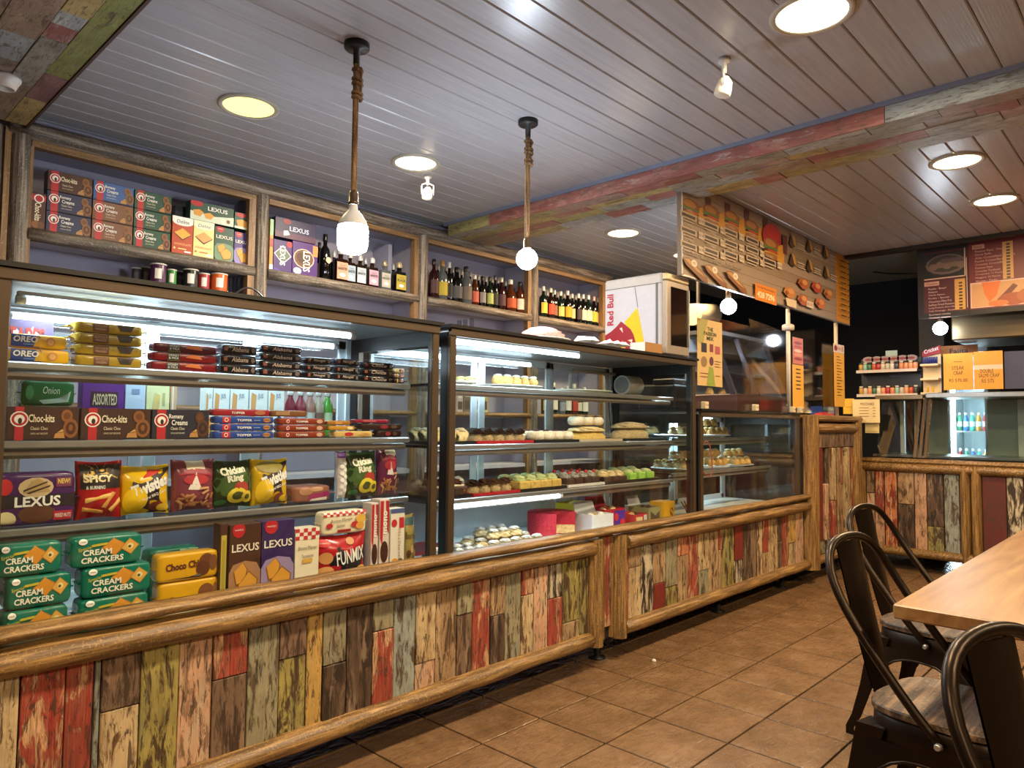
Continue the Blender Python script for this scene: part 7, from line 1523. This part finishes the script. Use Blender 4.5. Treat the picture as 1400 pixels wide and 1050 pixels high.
# ================================================================== TABLE AND CHAIRS
def tabletop():
    m, nt, b = newmat('table_wood'); v = coords(nt, (2.2, 28, 28), False); n = noise(nt, v, 1.0, 6, .6, .5); v2 = coords(nt, (1.2, 8.3, 8.3), False); n2 = noise(nt, v2, 1.0, 2, .5)
    c = ramp(nt, n, [(.3, lin('#654628')), (.5, lin('#82603a')), (.72, lin('#99764c'))]); c = mixc(nt, ramp(nt, n2, [(.35, (0, 0, 0, 1)), (.7, (.5, .5, .5, 1))]), c, lin('#7a4c28')); nt.links.new(c, b.inputs['Base Color']); b.inputs['Roughness'].default_value = .38; bump(nt, b, n, .1, .002); return m
M_TABLE = tabletop(); M_GUN = flat('#2b2119', .34, .85); M_IRON = flat('#16130f', .45, .6)
tb = empty('dining_table', (3.2, .22, 0), 'long pale wooden dining table on black iron legs', 'table')
TX0, TX1, TY0, TY1 = 2.098, 4.35, -.17, .595
mb = MB(); mb.cbox(TX0-3.2, TX1-3.2, TY0-.22, TY1-.22, .712, .75, .004, M_TABLE); obj('tabletop', mb, tb)
for X in (-.62, .75):
    mb = MB(); mb.box(X-.05, X+.05, -.05, .05, .02, .70, M_IRON); obj('leg', mb, tb)
    mb = MB(); mb.cbox(X-.06, X+.06, -.30, .30, 0, .025, .004, M_IRON); obj('foot', mb, tb)
    mb = MB(); mb.box(X-.04, X+.04, -.30, .30, .69, .712, M_IRON); obj('crossbar', mb, tb)
M_SEAT = woodmat('seat_wood', '#3a2a1e', '#8a6e52', 'x', .55, .5, .45)
def make_chair(label, loc, rz):
    t = empty('dining_chair', loc, label, 'chair', None, rotz=rz)
    SE = 3.6
    def sup(a, rx, ry): ca, sa = math.cos(a), math.sin(a); return (math.copysign(abs(ca)**(2/SE), ca)*rx, math.copysign(abs(sa)**(2/SE), sa)*ry)
    K = 40; mb = MB()
    rings = []
    for (s_, z) in ((.97, .436), (1.0, .440), (1.0, .454), (.985, .459)):
        rings += [(sup(2*math.pi*k/K, .185*s_, .185*s_)+(z,)) for k in range(K)]
    mb.add(rings, [(j*K+k, j*K+(k+1) % K, (j+1)*K+(k+1) % K, (j+1)*K+k) for j in range(3) for k in range(K)]+[list(range(3*K, 4*K)), list(range(K))[::-1]], M_SEAT); obj('seat', mb, t)
    mb = MB(); rings = []
    for (s_, z) in ((.95, .435), (1.0, .425), (1.01, .39), (1.03, .36)):
        rings += [(sup(2*math.pi*k/K, .18*s_, .18*s_)+(z,)) for k in range(K)]
    mb.add(rings, [(j*K+k, j*K+(k+1) % K, (j+1)*K+(k+1) % K, (j+1)*K+k) for j in range(3) for k in range(K)], M_GUN, True)
    # arched skirt between the legs
    for sd in range(4):
        ang = sd*math.pi/2; R_ = Matrix.Rotation(ang, 3, 'Z'); n = 12; vs = []
        for i in range(n+1):
            q = -1+2*i/n; x = q*.175; zb = .36-.14*(abs(q)**3.0)-.0; y0 = -.184-.0*abs(q); y1 = -.186-.03*(abs(q)**2)
            vs += [R_ @ Vector((x, y0, .37)), R_ @ Vector((x*1.03, y1, zb-.02))]
        mb.add(vs, [(2*i, 2*i+2, 2*i+3, 2*i+1) for i in range(n)], M_GUN, True)
        pts = [R_ @ Vector(((-1+2*i/n)*.175*1.03, -.186-.03*(abs(-1+2*i/n)**2), .34-.14*(abs(-1+2*i/n)**3.0))) for i in range(n+1)]
        mb.tube(pts, .0045, 6, M_GUN)
    obj('seat_apron', mb, t)
    for sx in (-1, 1):
        for sy in (-1, 1):
            back = .055 if sy > 0 else .0
            top = Vector((sx*.158, sy*.158, .40)); mid = Vector((sx*.180, sy*(.185+back*.3), .2)); bot = Vector((sx*.198, sy*(.205+back), .0))
            mb = MB(); rings = []
            for p_, w_ in ((top, .062), (top.lerp(mid, .5), .05), (mid, .04), (mid.lerp(bot, .6), .031), (bot+Vector((0, 0, .03)), .027), (bot, .027)):
                c = [Vector((sx*w_*.45, sy*w_*.45, 0)), Vector((-sx*w_*.75, sy*w_*.35, 0)), Vector((-sx*w_*.35, -sy*w_*.35, 0)), Vector((sx*w_*.35, -sy*w_*.75, 0))]
                rings += [p_+q for q in c]
            mb.add(rings, [(j*4+k, j*4+(k+1) % 4, (j+1)*4+(k+1) % 4, (j+1)*4+k) for j in range(5) for k in range(4)]+[(0, 1, 2, 3), (20, 21, 22, 23)], M_GUN); obj('leg', mb, t)
    hp_ = [(-.192, -.035, .405), (-.195, .02, .46), (-.197, .10, .56), (-.195, .18, .66), (-.188, .235, .745), (-.172, .262, .80), (-.142, .280, .843), (-.10, .289, .868), (-.05, .293, .878), (0, .294, .881)]
    hp_ = hp_+[(-x, y, z) for x, y, z in hp_[-2::-1]]
    fine = []
    for i in range(len(hp_)-1):
        a = Vector(hp_[i]); b = Vector(hp_[i+1]); fine += [a, a.lerp(b, .5)]
    fine.append(Vector(hp_[-1]))
    for _ in range(2): fine = [fine[0]]+[(fine[i-1]+fine[i]*2+fine[i+1])/4 for i in range(1, len(fine)-1)]+[fine[-1]]
    mb = MB(); mb.tube(fine, .0125, 10, M_GUN); obj('back_hoop', mb, t)
    mb = MB(); n = 10; vs = []
    for j in range(n+1):
        q = j/n; z = .43+.438*q; y = .180+.112*q**.8; w_ = .062+.012*q
        for i in range(7):
            s_ = -1+i/3; vs.append((s_*w_, y-.012*(1-s_*s_)+.0, z))
    mb.add(vs, [(j*7+i, j*7+i+1, (j+1)*7+i+1, (j+1)*7+i) for j in range(n) for i in range(6)], M_GUN, True)
    mb.add([(x, y+.004, z) for x, y, z in vs], [(j*7+i, (j+1)*7+i, (j+1)*7+i+1, j*7+i+1) for j in range(n) for i in range(6)], M_GUN, True); sp_ = obj('back_splat', mb, t)
    mb = MB()
    for (w_, zt_) in ((.040, .79), (.022, .755)):
        pts = []
        for i in range(13):
            a = math.pi*i/12; x = w_*math.cos(a); z = zt_-.02+.03*math.sin(a); q = (z-.43)/.438; pts.append((x, .180+.112*q**.8+.004-.012*(1-(x/.07)**2), z))
        pts = [(pts[0][0], pts[0][1]-.01, pts[0][2]-.04)]+pts+[(pts[-1][0], pts[-1][1]-.01, pts[-1][2]-.04)]
        mb.tube(pts, .003, 5, M_GUN)
    obj('embossed_arch', mb, sp_)
    for sx in (-1, 1):
        mb = MB(); mb.cyl((sx*.200, -.03, .408), (sx*.213, -.03, .408), .011, 10, M_ALU, .007); obj('bolt', mb, t)
    return t
make_chair('gunmetal hoop back chair with wooden seat at the near corner of the table', (2.31, .50, 0), -.13)
make_chair('gunmetal hoop back chair with wooden seat farther along the table toward the far counter', (3.22, .745, 0), -.15)
make_chair('gunmetal hoop back chair standing apart before the end of the table', (1.35, -.02, 0), -.30)
# crumb of litter on the floor
obj('paper_scrap', blob(.012, .012, flat('#d8d0c4', .7), 91), None, loc=onZ(894, 904, 0), label='tiny white paper scrap lying on the brown floor tiles', cat='scrap')
